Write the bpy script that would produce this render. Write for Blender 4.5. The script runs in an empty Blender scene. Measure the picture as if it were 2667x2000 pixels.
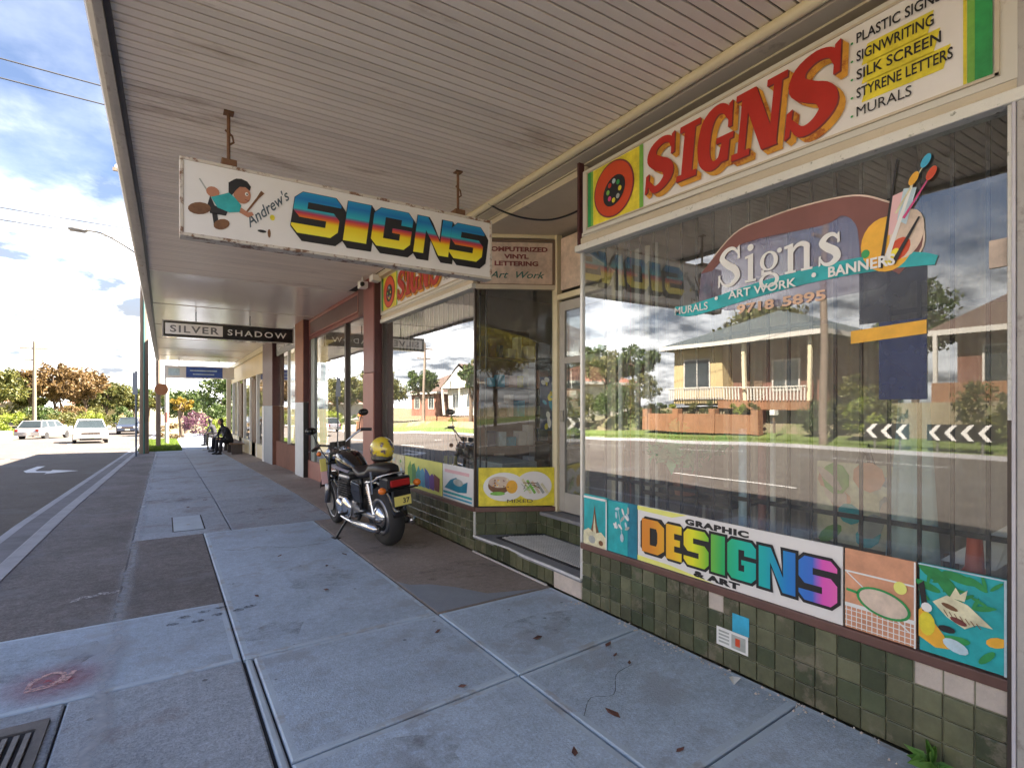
import bpy, bmesh, math, random
import numpy as np
from mathutils import Vector, Matrix
from mathutils.geometry import tessellate_polygon
R = math.radians
random.seed(7)
SC = bpy.context.scene
COL = SC.collection

# ------------------------------------------------------------------ camera, sky, sun
cam_d = bpy.data.cameras.new('camera')
cam = bpy.data.objects.new('camera', cam_d)
COL.objects.link(cam)
cam.location = (0, 0, 1.5)
cam.rotation_euler = (R(90), 0, R(-32.5))
cam_d.sensor_width = 36
cam_d.lens = 36 * 1180 / 2212
cam_d.shift_y = 50.5 / 2212
cam_d.clip_start = 0.05
cam_d.clip_end = 2000
SC.camera = cam

SUN = Vector((0.62, -0.20, 0.72)).normalized()
world = bpy.data.worlds.new('World')
SC.world = world
world.use_nodes = True
wn = world.node_tree
wn.nodes.clear()
def N(nt, t, **kw):
    n = nt.nodes.new(t)
    for k, v in kw.items():
        if k.startswith('i_'):
            n.inputs[k[2:].replace('_', ' ')].default_value = v
        else:
            setattr(n, k, v)
    return n
sky = N(wn, 'ShaderNodeTexSky', sky_type='NISHITA', sun_disc=False)
sky.sun_elevation = math.asin(SUN.z)
sky.sun_rotation = math.atan2(SUN.x, SUN.y)
sky.air_density = 1.0; sky.dust_density = 0.6; sky.ozone_density = 1.5
tc = N(wn, 'ShaderNodeTexCoord')
sep = N(wn, 'ShaderNodeSeparateXYZ')
wn.links.new(tc.outputs['Generated'], sep.inputs[0])
zc = N(wn, 'ShaderNodeMath', operation='MAXIMUM'); zc.inputs[1].default_value = 0.0
wn.links.new(sep.outputs['Z'], zc.inputs[0])
za = N(wn, 'ShaderNodeMath', operation='ADD'); za.inputs[1].default_value = 0.22
wn.links.new(zc.outputs[0], za.inputs[0])
dx = N(wn, 'ShaderNodeMath', operation='DIVIDE'); dy = N(wn, 'ShaderNodeMath', operation='DIVIDE')
wn.links.new(sep.outputs['X'], dx.inputs[0]); wn.links.new(za.outputs[0], dx.inputs[1])
wn.links.new(sep.outputs['Y'], dy.inputs[0]); wn.links.new(za.outputs[0], dy.inputs[1])
cmb = N(wn, 'ShaderNodeCombineXYZ')
wn.links.new(dx.outputs[0], cmb.inputs[0]); wn.links.new(dy.outputs[0], cmb.inputs[1])
n1 = N(wn, 'ShaderNodeTexNoise', i_Scale=1.35, i_Detail=9.0, i_Roughness=0.58, i_Distortion=0.25)
wn.links.new(cmb.outputs[0], n1.inputs['Vector'])
# more cloud low down
ev = N(wn, 'ShaderNodeMapRange'); ev.inputs[1].default_value = 0.02; ev.inputs[2].default_value = 0.46
ev.inputs[3].default_value = 0.34; ev.inputs[4].default_value = -0.17
wn.links.new(sep.outputs['Z'], ev.inputs[0])
ad = N(wn, 'ShaderNodeMath', operation='ADD')
wn.links.new(n1.outputs['Fac'], ad.inputs[0]); wn.links.new(ev.outputs[0], ad.inputs[1])
cr = N(wn, 'ShaderNodeMapRange', interpolation_type='SMOOTHSTEP')
cr.inputs[1].default_value = 0.42; cr.inputs[2].default_value = 0.78
cr.inputs[3].default_value = 0.06; cr.inputs[4].default_value = 0.92
wn.links.new(ad.outputs[0], cr.inputs[0])
n2 = N(wn, 'ShaderNodeTexNoise', i_Scale=3.2, i_Detail=6.0, i_Roughness=0.6)
wn.links.new(cmb.outputs[0], n2.inputs['Vector'])
cc = N(wn, 'ShaderNodeValToRGB')
cc.color_ramp.elements[0].position = 0.37; cc.color_ramp.elements[0].color = (0.56, 0.60, 0.68, 1)
cc.color_ramp.elements[1].position = 0.60; cc.color_ramp.elements[1].color = (4.9, 4.8, 4.6, 1)
wn.links.new(n2.outputs['Fac'], cc.inputs[0])
sk2 = N(wn, 'ShaderNodeMix', data_type='RGBA', blend_type='MULTIPLY')
sk2.inputs[0].default_value = 1.0
sk2.inputs[7].default_value = (0.20, 0.195, 0.21, 1)
wn.links.new(sky.outputs[0], sk2.inputs[6])
mx = N(wn, 'ShaderNodeMix', data_type='RGBA')
wn.links.new(cr.outputs[0], mx.inputs[0])
wn.links.new(sk2.outputs[2], mx.inputs[6]); wn.links.new(cc.outputs[0], mx.inputs[7])
bg = N(wn, 'ShaderNodeBackground'); bg.inputs[1].default_value = 0.082
wn.links.new(mx.outputs[2], bg.inputs[0])
wo = N(wn, 'ShaderNodeOutputWorld')
wn.links.new(bg.outputs[0], wo.inputs[0])

sun_d = bpy.data.lights.new('sun', 'SUN')
sun_d.energy = 3.2; sun_d.angle = R(0.5); sun_d.color = (1.0, 0.88, 0.72)
sun = bpy.data.objects.new('sun', sun_d)
COL.objects.link(sun)
sun.rotation_euler = SUN.to_track_quat('Z', 'Y').to_euler()

vs = SC.view_settings
SC.display_settings.display_device = 'sRGB'
vs.view_transform = 'Standard'; vs.look = 'None'; vs.exposure = 3.9; vs.gamma = 1.0
vs.use_curve_mapping = False
SC.cycles.max_bounces = 10; SC.cycles.diffuse_bounces = 5; SC.cycles.glossy_bounces = 5
SC.cycles.transparent_max_bounces = 16; SC.cycles.caustics_reflective = False
SC.cycles.caustics_refractive = False

# ------------------------------------------------------------------ materials
MATS = {}
def bsdf_mat(name):
    m = bpy.data.materials.new(name); m.use_nodes = True
    return m, m.node_tree, m.node_tree.nodes['Principled BSDF']
def mat(name, col, rough=0.6, metal=0.0, ns=6.0, amp=0.12, bump=0.0, bs=None, spots=None, rnd=0.0,
        stretch=None, dirt=None, spec=0.5, coat=0.0, wsp=False, fine=None):
    """procedural paint/stone/metal: two scales of noise, fine bump, optional spots or dirt"""
    if name in MATS: return MATS[name]
    m, nt, b = bsdf_mat(name)
    L = nt.links
    b.inputs['Roughness'].default_value = rough
    b.inputs['Metallic'].default_value = metal
    b.inputs['Specular IOR Level'].default_value = spec
    b.inputs['Coat Weight'].default_value = coat
    co = N(nt, 'ShaderNodeTexCoord')
    vec = co.outputs['Object']
    if wsp: vec = N(nt, 'ShaderNodeNewGeometry').outputs['Position']
    if stretch:
        mp = N(nt, 'ShaderNodeMapping'); mp.inputs['Scale'].default_value = stretch
        L.new(vec, mp.inputs[0]); vec = mp.outputs[0]
    nz = N(nt, 'ShaderNodeTexNoise', i_Scale=ns, i_Detail=8.0, i_Roughness=0.65)
    L.new(vec, nz.inputs['Vector'])
    nl = N(nt, 'ShaderNodeTexNoise', i_Scale=ns * 0.17, i_Detail=3.0)
    L.new(vec, nl.inputs['Vector'])
    mm = N(nt, 'ShaderNodeMath', operation='ADD')
    L.new(nz.outputs['Fac'], mm.inputs[0]); L.new(nl.outputs['Fac'], mm.inputs[1])
    mr = N(nt, 'ShaderNodeMapRange')
    mr.inputs[1].default_value = 0.65; mr.inputs[2].default_value = 1.35
    mr.inputs[3].default_value = 1 - amp; mr.inputs[4].default_value = 1 + amp
    L.new(mm.outputs[0], mr.inputs[0])
    hs = N(nt, 'ShaderNodeHueSaturation'); hs.inputs['Color'].default_value = (*col, 1)
    fac = mr.outputs[0]
    if fine:                       # (scale, amplitude) speckle
        for fs_, fa_ in (fine, (fine[0] * .28, fine[1] * .7)):
            fn = N(nt, 'ShaderNodeTexNoise', i_Scale=fs_, i_Detail=3.0, i_Roughness=.8); L.new(vec, fn.inputs['Vector'])
            fr_ = N(nt, 'ShaderNodeMapRange'); fr_.inputs[1].default_value = .32; fr_.inputs[2].default_value = .68; fr_.inputs[3].default_value = 1 - fa_; fr_.inputs[4].default_value = 1 + fa_
            L.new(fn.outputs['Fac'], fr_.inputs[0]); fm_ = N(nt, 'ShaderNodeMath', operation='MULTIPLY'); L.new(fac, fm_.inputs[0]); L.new(fr_.outputs[0], fm_.inputs[1]); fac = fm_.outputs[0]
    if rnd:
        oi = N(nt, 'ShaderNodeObjectInfo')
        r2 = N(nt, 'ShaderNodeMapRange'); r2.inputs[3].default_value = 1 - rnd; r2.inputs[4].default_value = 1 + rnd
        L.new(oi.outputs['Random'], r2.inputs[0])
        mu = N(nt, 'ShaderNodeMath', operation='MULTIPLY')
        L.new(fac, mu.inputs[0]); L.new(r2.outputs[0], mu.inputs[1]); fac = mu.outputs[0]
    L.new(fac, hs.inputs['Value'])
    out = hs.outputs[0]
    if dirt:                       # (colour, scale, threshold, strength)
        dn = N(nt, 'ShaderNodeTexNoise', i_Scale=dirt[1], i_Detail=7.0, i_Roughness=0.7)
        L.new(vec, dn.inputs['Vector'])
        dr = N(nt, 'ShaderNodeMapRange', interpolation_type='SMOOTHSTEP')
        dr.inputs[1].default_value = dirt[2]; dr.inputs[2].default_value = dirt[2] + 0.10
        dr.inputs[4].default_value = dirt[3]
        L.new(dn.outputs['Fac'], dr.inputs[0])
        mi = N(nt, 'ShaderNodeMix', data_type='RGBA')
        L.new(dr.outputs[0], mi.inputs[0]); L.new(out, mi.inputs[6]); mi.inputs[7].default_value = (*dirt[0], 1)
        out = mi.outputs[2]
    if spots:                      # (colour, scale, radius)
        vo = N(nt, 'ShaderNodeTexVoronoi', i_Scale=spots[1])
        L.new(vec, vo.inputs['Vector'])
        vr = N(nt, 'ShaderNodeMapRange', interpolation_type='SMOOTHSTEP')
        vr.inputs[1].default_value = spots[2]; vr.inputs[2].default_value = spots[2] * 0.6
        vr.inputs[3].default_value = 0; vr.inputs[4].default_value = 0.75
        L.new(vo.outputs['Distance'], vr.inputs[0])
        vc = N(nt, 'ShaderNodeSeparateColor'); L.new(vo.outputs['Color'], vc.inputs[0])
        vt = N(nt, 'ShaderNodeMath', operation='GREATER_THAN'); vt.inputs[1].default_value = 0.45
        L.new(vc.outputs[0], vt.inputs[0])
        vm = N(nt, 'ShaderNodeMath', operation='MULTIPLY'); L.new(vr.outputs[0], vm.inputs[0]); L.new(vt.outputs[0], vm.inputs[1])
        mi = N(nt, 'ShaderNodeMix', data_type='RGBA')
        L.new(vm.outputs[0], mi.inputs[0]); L.new(out, mi.inputs[6]); mi.inputs[7].default_value = (*spots[0], 1)
        out = mi.outputs[2]
    L.new(out, b.inputs['Base Color'])
    if bump:
        bn = N(nt, 'ShaderNodeTexNoise', i_Scale=bs or ns * 8, i_Detail=5.0, i_Roughness=0.7)
        L.new(vec, bn.inputs['Vector'])
        bp = N(nt, 'ShaderNodeBump'); bp.inputs['Strength'].default_value = bump; bp.inputs['Distance'].default_value = 0.01
        L.new(bn.outputs['Fac'], bp.inputs['Height']); L.new(bp.outputs[0], b.inputs['Normal'])
    MATS[name] = m
    return m
def ramp_mat(name, axis, lo, hi, stops, rough=0.4, const=False):
    """printed colour blend along one object axis"""
    m, nt, b = bsdf_mat(name)
    b.inputs['Roughness'].default_value = rough
    co = N(nt, 'ShaderNodeTexCoord'); sp = N(nt, 'ShaderNodeSeparateXYZ')
    nt.links.new(co.outputs['Object'], sp.inputs[0])
    mr = N(nt, 'ShaderNodeMapRange'); mr.inputs[1].default_value = lo; mr.inputs[2].default_value = hi
    nt.links.new(sp.outputs[axis], mr.inputs[0])
    rp = N(nt, 'ShaderNodeValToRGB')
    e = rp.color_ramp.elements
    if const: rp.color_ramp.interpolation = 'CONSTANT'
    while len(e) < len(stops): e.new(0.5)
    for k, (p, c) in enumerate(stops):
        e[k].position = p; e[k].color = (*c, 1)
    nt.links.new(mr.outputs[0], rp.inputs[0]); nt.links.new(rp.outputs[0], b.inputs['Base Color'])
    return m
def glass_mat(name, lo, hi, tint, rough=0.0):
    m = bpy.data.materials.new(name); m.use_nodes = True
    nt = m.node_tree; nt.nodes.clear()
    lw = N(nt, 'ShaderNodeLayerWeight'); lw.inputs[0].default_value = 0.35
    mr = N(nt, 'ShaderNodeMapRange'); mr.inputs[3].default_value = lo; mr.inputs[4].default_value = hi
    nt.links.new(lw.outputs['Facing'], mr.inputs[0])
    tr = N(nt, 'ShaderNodeBsdfTransparent'); tr.inputs[0].default_value = (*tint, 1)
    gl = N(nt, 'ShaderNodeBsdfGlossy'); gl.inputs['Roughness'].default_value = rough
    gl.inputs[0].default_value = (0.97, 0.98, 1, 1)
    co = N(nt, 'ShaderNodeTexCoord')
    nz = N(nt, 'ShaderNodeTexNoise', i_Scale=0.9, i_Detail=1.0)
    nt.links.new(co.outputs['Object'], nz.inputs['Vector'])
    bp = N(nt, 'ShaderNodeBump'); bp.inputs['Strength'].default_value = 0.22; bp.inputs['Distance'].default_value = 0.014
    nt.links.new(nz.outputs['Fac'], bp.inputs['Height']); nt.links.new(bp.outputs[0], gl.inputs['Normal'])
    mi = N(nt, 'ShaderNodeMixShader')
    nt.links.new(mr.outputs[0], mi.inputs[0]); nt.links.new(tr.outputs[0], mi.inputs[1]); nt.links.new(gl.outputs[0], mi.inputs[2])
    df = N(nt, 'ShaderNodeBsdfDiffuse'); df.inputs[0].default_value = (.55, .54, .50, 1)
    n3 = N(nt, 'ShaderNodeTexNoise', i_Scale=3.5, i_Detail=9.0, i_Roughness=.75); n3.inputs['Distortion'].default_value = 1.0
    nt.links.new(co.outputs['Object'], n3.inputs['Vector'])
    m3 = N(nt, 'ShaderNodeMapRange'); m3.inputs[1].default_value = .40; m3.inputs[2].default_value = .75; m3.inputs[3].default_value = .02; m3.inputs[4].default_value = .17
    nt.links.new(n3.outputs['Fac'], m3.inputs[0])
    mi2 = N(nt, 'ShaderNodeMixShader'); nt.links.new(m3.outputs[0], mi2.inputs[0]); nt.links.new(mi.outputs[0], mi2.inputs[1]); nt.links.new(df.outputs[0], mi2.inputs[2]); mi = mi2
    o = N(nt, 'ShaderNodeOutputMaterial'); nt.links.new(mi.outputs[0], o.inputs[0])
    return m
def leaf_mat(name, a, b_, ns=1.2):
    m, nt, b = bsdf_mat(name)
    oi = N(nt, 'ShaderNodeNewGeometry')
    rp = N(nt, 'ShaderNodeValToRGB')
    rp.color_ramp.elements[0].color = (*a, 1); rp.color_ramp.elements[1].color = (*b_, 1)
    nt.links.new(oi.outputs['Random Per Island'], rp.inputs[0])
    nt.links.new(rp.outputs[0], b.inputs['Base Color'])
    b.inputs['Roughness'].default_value = 0.55
    tl = N(nt, 'ShaderNodeBsdfTranslucent'); nt.links.new(rp.outputs[0], tl.inputs[0])
    mi = N(nt, 'ShaderNodeMixShader'); mi.inputs[0].default_value = 0.3
    o = nt.nodes['Material Output']
    nt.links.new(b.outputs[0], mi.inputs[1]); nt.links.new(tl.outputs[0], mi.inputs[2]); nt.links.new(mi.outputs[0], o.inputs[0])
    return m

W_OFF = mat('off_white_paint', (0.66, 0.64, 0.58), 0.5, ns=3, amp=0.08, dirt=((0.35, 0.31, 0.26), 5, 0.62, 0.5))
W_SIGN = mat('sign_white', (0.80, 0.78, 0.77), 0.35, ns=2, amp=0.05)
CREAM = mat('cream_paint', (0.74, 0.66, 0.46), 0.45, ns=4, amp=0.10, bump=0.1, dirt=((0.38, 0.30, 0.2), 6, 0.62, 0.5))
CREAM_D = mat('dull_cream_paint', (0.56, 0.49, 0.38), 0.6, ns=4, amp=0.12, dirt=((0.25, 0.2, 0.15), 4, 0.60, 0.5))
SOFFIT = mat('soffit_paint', (0.82, 0.74, 0.66), 0.42, ns=2.0, amp=0.10, stretch=(0.4, 1.5, 1), dirt=((0.42, 0.32, 0.25), 1.3, 0.56, 0.55), rnd=0.07, wsp=True)
SOFFIT2 = mat('soffit_sheet_paint', (0.82, 0.75, 0.68), 0.22, ns=1.0, amp=0.08, dirt=((0.45, 0.40, 0.33), 1.1, 0.60, 0.4))
DARK = mat('dark_void', (0.03, 0.028, 0.025), 0.9)
FASCIA = mat('fascia_grey', (0.40, 0.38, 0.36), 0.5, ns=5, amp=0.2, dirt=((0.16, 0.13, 0.11), 5, 0.55, 0.6))
PEEL = mat('peeling_white_paint', (0.72, 0.71, 0.66), 0.6, ns=5, amp=0.1, bump=0.6, bs=30, dirt=((0.22, 0.23, 0.18), 26, 0.58, 0.9))
BROWN_SILL = mat('red_brown_sill', (0.13, 0.065, 0.055), 0.45, ns=9, amp=0.25, dirt=((0.35, 0.25, 0.22), 14, 0.66, 0.6))
FRAME_DK = mat('dark_frame', (0.06, 0.045, 0.04), 0.4, ns=8, amp=0.2)
FRAME_AL = mat('pale_trim', (0.68, 0.68, 0.66), 0.35, 0.3, ns=9, amp=0.1)
TILE = mat('green_glazed_tile', (0.115, 0.118, 0.070), 0.25, ns=14, amp=0.35, rnd=0.24, dirt=((0.22, 0.19, 0.14), 5, 0.54, 0.6), bump=0.35, bs=25, wsp=True)
TILE_D = mat('deep_green_glazed_tile', (0.070, 0.082, 0.046), 0.22, ns=14, amp=0.3, rnd=0.3, dirt=((0.20, 0.17, 0.13), 5, 0.55, 0.6), bump=0.35, bs=25, wsp=True)
GROUT = mat('tile_grout', (0.24, 0.24, 0.17), 0.9, ns=30, amp=0.3, bump=0.4)
CHIP = mat('bare_render', (0.56, 0.49, 0.44), 0.85, ns=20, amp=0.2, bump=0.5)
SLAB = mat('concrete_slab', (0.42, 0.515, 0.635), 0.78, ns=3.0, amp=0.20, fine=(75, .20), bump=0.55, bs=85, rnd=0.09, spots=((0.09, 0.09, 0.11), 5.0, 0.075), dirt=((0.33, 0.365, 0.43), 1.6, 0.52, 0.7))
SLAB_B = mat('worn_concrete_slab', (0.34, 0.385, 0.45), 0.82, ns=3.0, amp=0.24, fine=(70, .28), bump=0.7, bs=70, rnd=0.10, spots=((0.07, 0.07, 0.08), 4.5, 0.08), dirt=((0.21, 0.185, 0.19), 1.5, 0.52, 0.6))
SLAB_BR = mat('brown_concrete_slab', (0.30, 0.25, 0.22), 0.85, ns=2.5, amp=0.25, fine=(70, .22), bump=0.6, bs=70, spots=((0.06, 0.05, 0.05), 7.0, 0.03), dirt=((0.30, 0.27, 0.26), 1.6, 0.58, 0.6))
BITU = mat('footpath_bitumen', (0.18, 0.165, 0.17), 0.85, ns=6.0, amp=0.35, fine=(60, .35), bump=1.0, bs=120, dirt=((0.23, 0.23, 0.25), 1.4, 0.56, 0.6), spots=((0.36, 0.36, 0.38), 9, 0.03))
EDGE_L = mat('joint_edge_concrete', (0.46, 0.54, 0.62), 0.7, ns=8, amp=0.15, bump=0.3)
KERB = mat('kerb_concrete', (0.36, 0.36, 0.385), 0.8, ns=5, amp=0.25, bump=0.6, bs=60)
ASPH = mat('road_asphalt', (0.105, 0.09, 0.081), 0.85, ns=9, amp=0.22, fine=(50, .25), bump=1.0, bs=160, dirt=((0.14, 0.14, 0.15), 0.35, 0.55, 0.6))
ROADW = mat('road_paint', (0.66, 0.66, 0.66), 0.7, ns=14, amp=0.12)
SLAB_M = mat('slab_margin', (0.48, 0.58, 0.69), 0.65, ns=5, amp=0.14, bump=0.3, bs=60, dirt=((0.36, 0.37, 0.40), 2.5, 0.5, 0.8))
JOINT = mat('joint_dark', (0.035, 0.035, 0.04), 0.95)
GRASS = leaf_mat('grass_blades', (0.07, 0.13, 0.014), (0.20, 0.27, 0.035))
TURF = mat('turf', (0.12, 0.17, 0.04), 0.9, ns=3, amp=0.3, bump=0.8, bs=60, dirt=((0.22, 0.18, 0.09), 0.6, 0.55, 0.6))
EARTH = mat('earth', (0.20, 0.17, 0.11), 0.95, ns=0.8, amp=0.25, dirt=((0.10, 0.13, 0.04), 0.25, 0.48, 0.9))
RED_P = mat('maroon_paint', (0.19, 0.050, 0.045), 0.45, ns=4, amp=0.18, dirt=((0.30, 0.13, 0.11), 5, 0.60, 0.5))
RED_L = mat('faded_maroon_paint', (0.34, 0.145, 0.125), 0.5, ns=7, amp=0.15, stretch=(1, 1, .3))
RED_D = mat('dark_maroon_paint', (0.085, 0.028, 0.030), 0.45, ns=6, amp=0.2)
BRK = mat('orange_brown_paint', (0.30, 0.115, 0.06), 0.6, ns=6, amp=0.2)
GREYB = mat('blue_grey_paint', (0.27, 0.31, 0.37), 0.5, ns=6, amp=0.1)
BLACK = mat('black_paint', (0.012, 0.012, 0.014), 0.3, amp=0.1)
BLACK_G = mat('black_gloss', (0.008, 0.008, 0.010), 0.12, amp=0.05, coat=0.6)
RUBBER = mat('tyre_rubber', (0.022, 0.022, 0.024), 0.75, amp=0.2, ns=20, bump=0.3)
CHROME = mat('chrome', (0.55, 0.55, 0.58), 0.22, 1.0, amp=0.05)
ALLOY = mat('cast_alloy', (0.34, 0.34, 0.36), 0.38, 1.0, amp=0.15, ns=12)
STEEL = mat('dull_steel', (0.30, 0.29, 0.28), 0.45, 0.7, amp=0.2)
RUST = mat('rusty_steel', (0.17, 0.085, 0.045), 0.8, ns=12, amp=0.35, bump=0.5)
RUSTW = mat('rusty_white_frame', (0.60, 0.55, 0.49), 0.6, ns=9, amp=0.1, dirt=((0.17, 0.075, 0.035), 11, 0.50, 0.95), bump=0.3)
SEAT = mat('seat_vinyl', (0.02, 0.016, 0.018), 0.45, ns=10, amp=0.1)
ORANGE = mat('orange_lens', (0.75, 0.18, 0.02), 0.2, amp=0.05)
REDL = mat('red_lens', (0.40, 0.02, 0.02), 0.18, amp=0.05)
YEL = mat('plate_yellow', (0.80, 0.70, 0.20), 0.4, amp=0.05)
PINK = mat('pink_print', (0.80, 0.50, 0.52), 0.5, amp=0.05)
WHITE = mat('white_paint', (0.80, 0.80, 0.79), 0.4, amp=0.04)
P_RED = mat('letter_red', (0.46, 0.025, 0.015), 0.4, ns=14, amp=0.12)
P_GOLD = ramp_mat('letter_gold', 1, 0, 8, [(0, (0.75, 0.42, 0.06)), (1, (0.75, 0.42, 0.06))])
P_GOLD = mat('letter_gold_paint', (0.72, 0.36, 0.05), 0.45, ns=18, amp=0.30, dirt=((0.42, 0.08, 0.02), 12, 0.52, 0.8))
P_GRN = mat('print_green', (0.03, 0.32, 0.09), 0.45, amp=0.06)
P_GRN2 = mat('print_light_green', (0.20, 0.48, 0.08), 0.45, amp=0.06)
P_YEL = mat('print_yellow', (0.82, 0.70, 0.05), 0.45, amp=0.05)
P_BLK = mat('print_black', (0.014, 0.014, 0.018), 0.5, amp=0.1)
P_TEAL = mat('print_teal', (0.02, 0.42, 0.46), 0.45, amp=0.10, ns=5)
P_TEALD = mat('print_deep_teal', (0.01, 0.22, 0.34), 0.45, amp=0.10, ns=5)
P_ORNG = mat('print_terracotta', (0.66, 0.32, 0.19), 0.5, amp=0.12, ns=4)
P_CREAM = mat('print_cream', (0.74, 0.70, 0.48), 0.5, amp=0.2, ns=24)
P_BRN = mat('print_brown', (0.20, 0.09, 0.04), 0.5, amp=0.25, ns=30)
P_PEACH = mat('print_peach', (0.70, 0.56, 0.46), 0.5, amp=0.06)
P_MAR = mat('print_dark_red', (0.22, 0.05, 0.05), 0.5, amp=0.1)
P_NAVY = mat('print_navy', (0.02, 0.045, 0.14), 0.45, amp=0.15)
P_NUM = mat('print_salmon', (0.85, 0.55, 0.38), 0.5, amp=0.05)
P_PAL = mat('palette_brown', (0.22, 0.085, 0.075), 0.5, amp=0.2, ns=4)
P_GREYP = mat('print_grey', (0.42, 0.44, 0.42), 0.5, amp=0.15, ns=14)
P_BLUE = mat('print_blue', (0.05, 0.12, 0.50), 0.45, amp=0.08)
P_SKY = mat('print_sky_blue', (0.05, 0.42, 0.66), 0.4, amp=0.1)
P_LBLUE = mat('print_pale_blue', (0.55, 0.72, 0.82), 0.4, amp=0.05)
INT_W = mat('interior_wall', (0.52, 0.47, 0.41), 0.9, ns=2, amp=0.3)
INT_F = mat('interior_floor', (0.34, 0.30, 0.26), 0.8, ns=2, amp=0.3)
TIMB = mat('timber', (0.16, 0.10, 0.06), 0.65, ns=7, amp=0.3, stretch=(4, 4, .5))
TIMB_G = mat('weathered_pole_timber', (0.20, 0.155, 0.125), 0.85, ns=7, amp=0.3, stretch=(4, 4, .3), bump=0.5)
BRICK = mat('red_brown_brick', (0.19, 0.085, 0.06), 0.85, ns=5, amp=0.25, bump=0.4)
BRICK_O = mat('orange_brick', (0.27, 0.135, 0.07), 0.85, ns=5, amp=0.25, bump=0.4)
WALLC = mat('cream_wall', (0.50, 0.40, 0.21), 0.7, ns=2, amp=0.1)
WALLW = mat('white_wall', (0.60, 0.585, 0.55), 0.7, ns=2, amp=0.08)
ROOFB = mat('slate_blue_roof', (0.085, 0.105, 0.115), 0.6, ns=3, amp=0.18, stretch=(1, 1, 5))
ROOFD = mat('dark_brown_roof', (0.11, 0.075, 0.062), 0.8, ns=3, amp=0.2, stretch=(1, 1, 5))
ROOFR = mat('terracotta_roof', (0.28, 0.125, 0.085), 0.8, ns=3, amp=0.2, stretch=(1, 1, 5))
WIND = mat('window_dark_glass', (0.03, 0.04, 0.045), 0.06, amp=0.2, spec=0.8)
BARK = mat('bark', (0.13, 0.095, 0.07), 0.95, ns=9, amp=0.3, bump=0.6)
CARW = mat('car_white', (0.72, 0.73, 0.74), 0.22, amp=0.03, coat=0.5)
CARS = mat('car_silver', (0.52, 0.52, 0.55), 0.28, 0.5, amp=0.04, coat=0.4)
CARD = mat('car_dark', (0.03, 0.04, 0.07), 0.25, amp=0.04, coat=0.4)
LF_D = leaf_mat('leaf_dark', (0.025, 0.055, 0.012), (0.09, 0.13, 0.03))
LF_B = leaf_mat('leaf_autumn', (0.085, 0.050, 0.018), (0.20, 0.125, 0.045))
LF_O = leaf_mat('leaf_olive', (0.045, 0.065, 0.014), (0.16, 0.15, 0.035))
LF_Y = leaf_mat('leaf_bright', (0.13, 0.19, 0.02), (0.30, 0.34, 0.05))
LF_P = leaf_mat('petal_purple', (0.07, 0.025, 0.04), (0.17, 0.07, 0.12))
for m_ in list(MATS.values()):
    if m_.name.startswith('print_') and m_.name not in ('print_black',):
        for nd in m_.node_tree.nodes:
            if nd.type == 'MAP_RANGE' and abs(nd.inputs[1].default_value - .65) < .01:
                nd.inputs[3].default_value = min(nd.inputs[3].default_value, .62); nd.inputs[4].default_value = max(nd.inputs[4].default_value, 1.25)
            if nd.type == 'TEX_NOISE': pass
for m_ in list(MATS.values()):
    if m_.name.startswith(('print_', 'sign_white')) and m_.name != 'print_black':
        for nd in m_.node_tree.nodes:
            if nd.type == 'TEX_NOISE' and nd.inputs['Scale'].default_value < 12: nd.inputs['Scale'].default_value *= 2.6
GLASS = glass_mat('shop_glass', 0.07, 0.98, (0.80, 0.85, 0.84))
GLASS2 = glass_mat('return_glass', 0.04, 0.6, (0.82, 0.86, 0.85))

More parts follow.
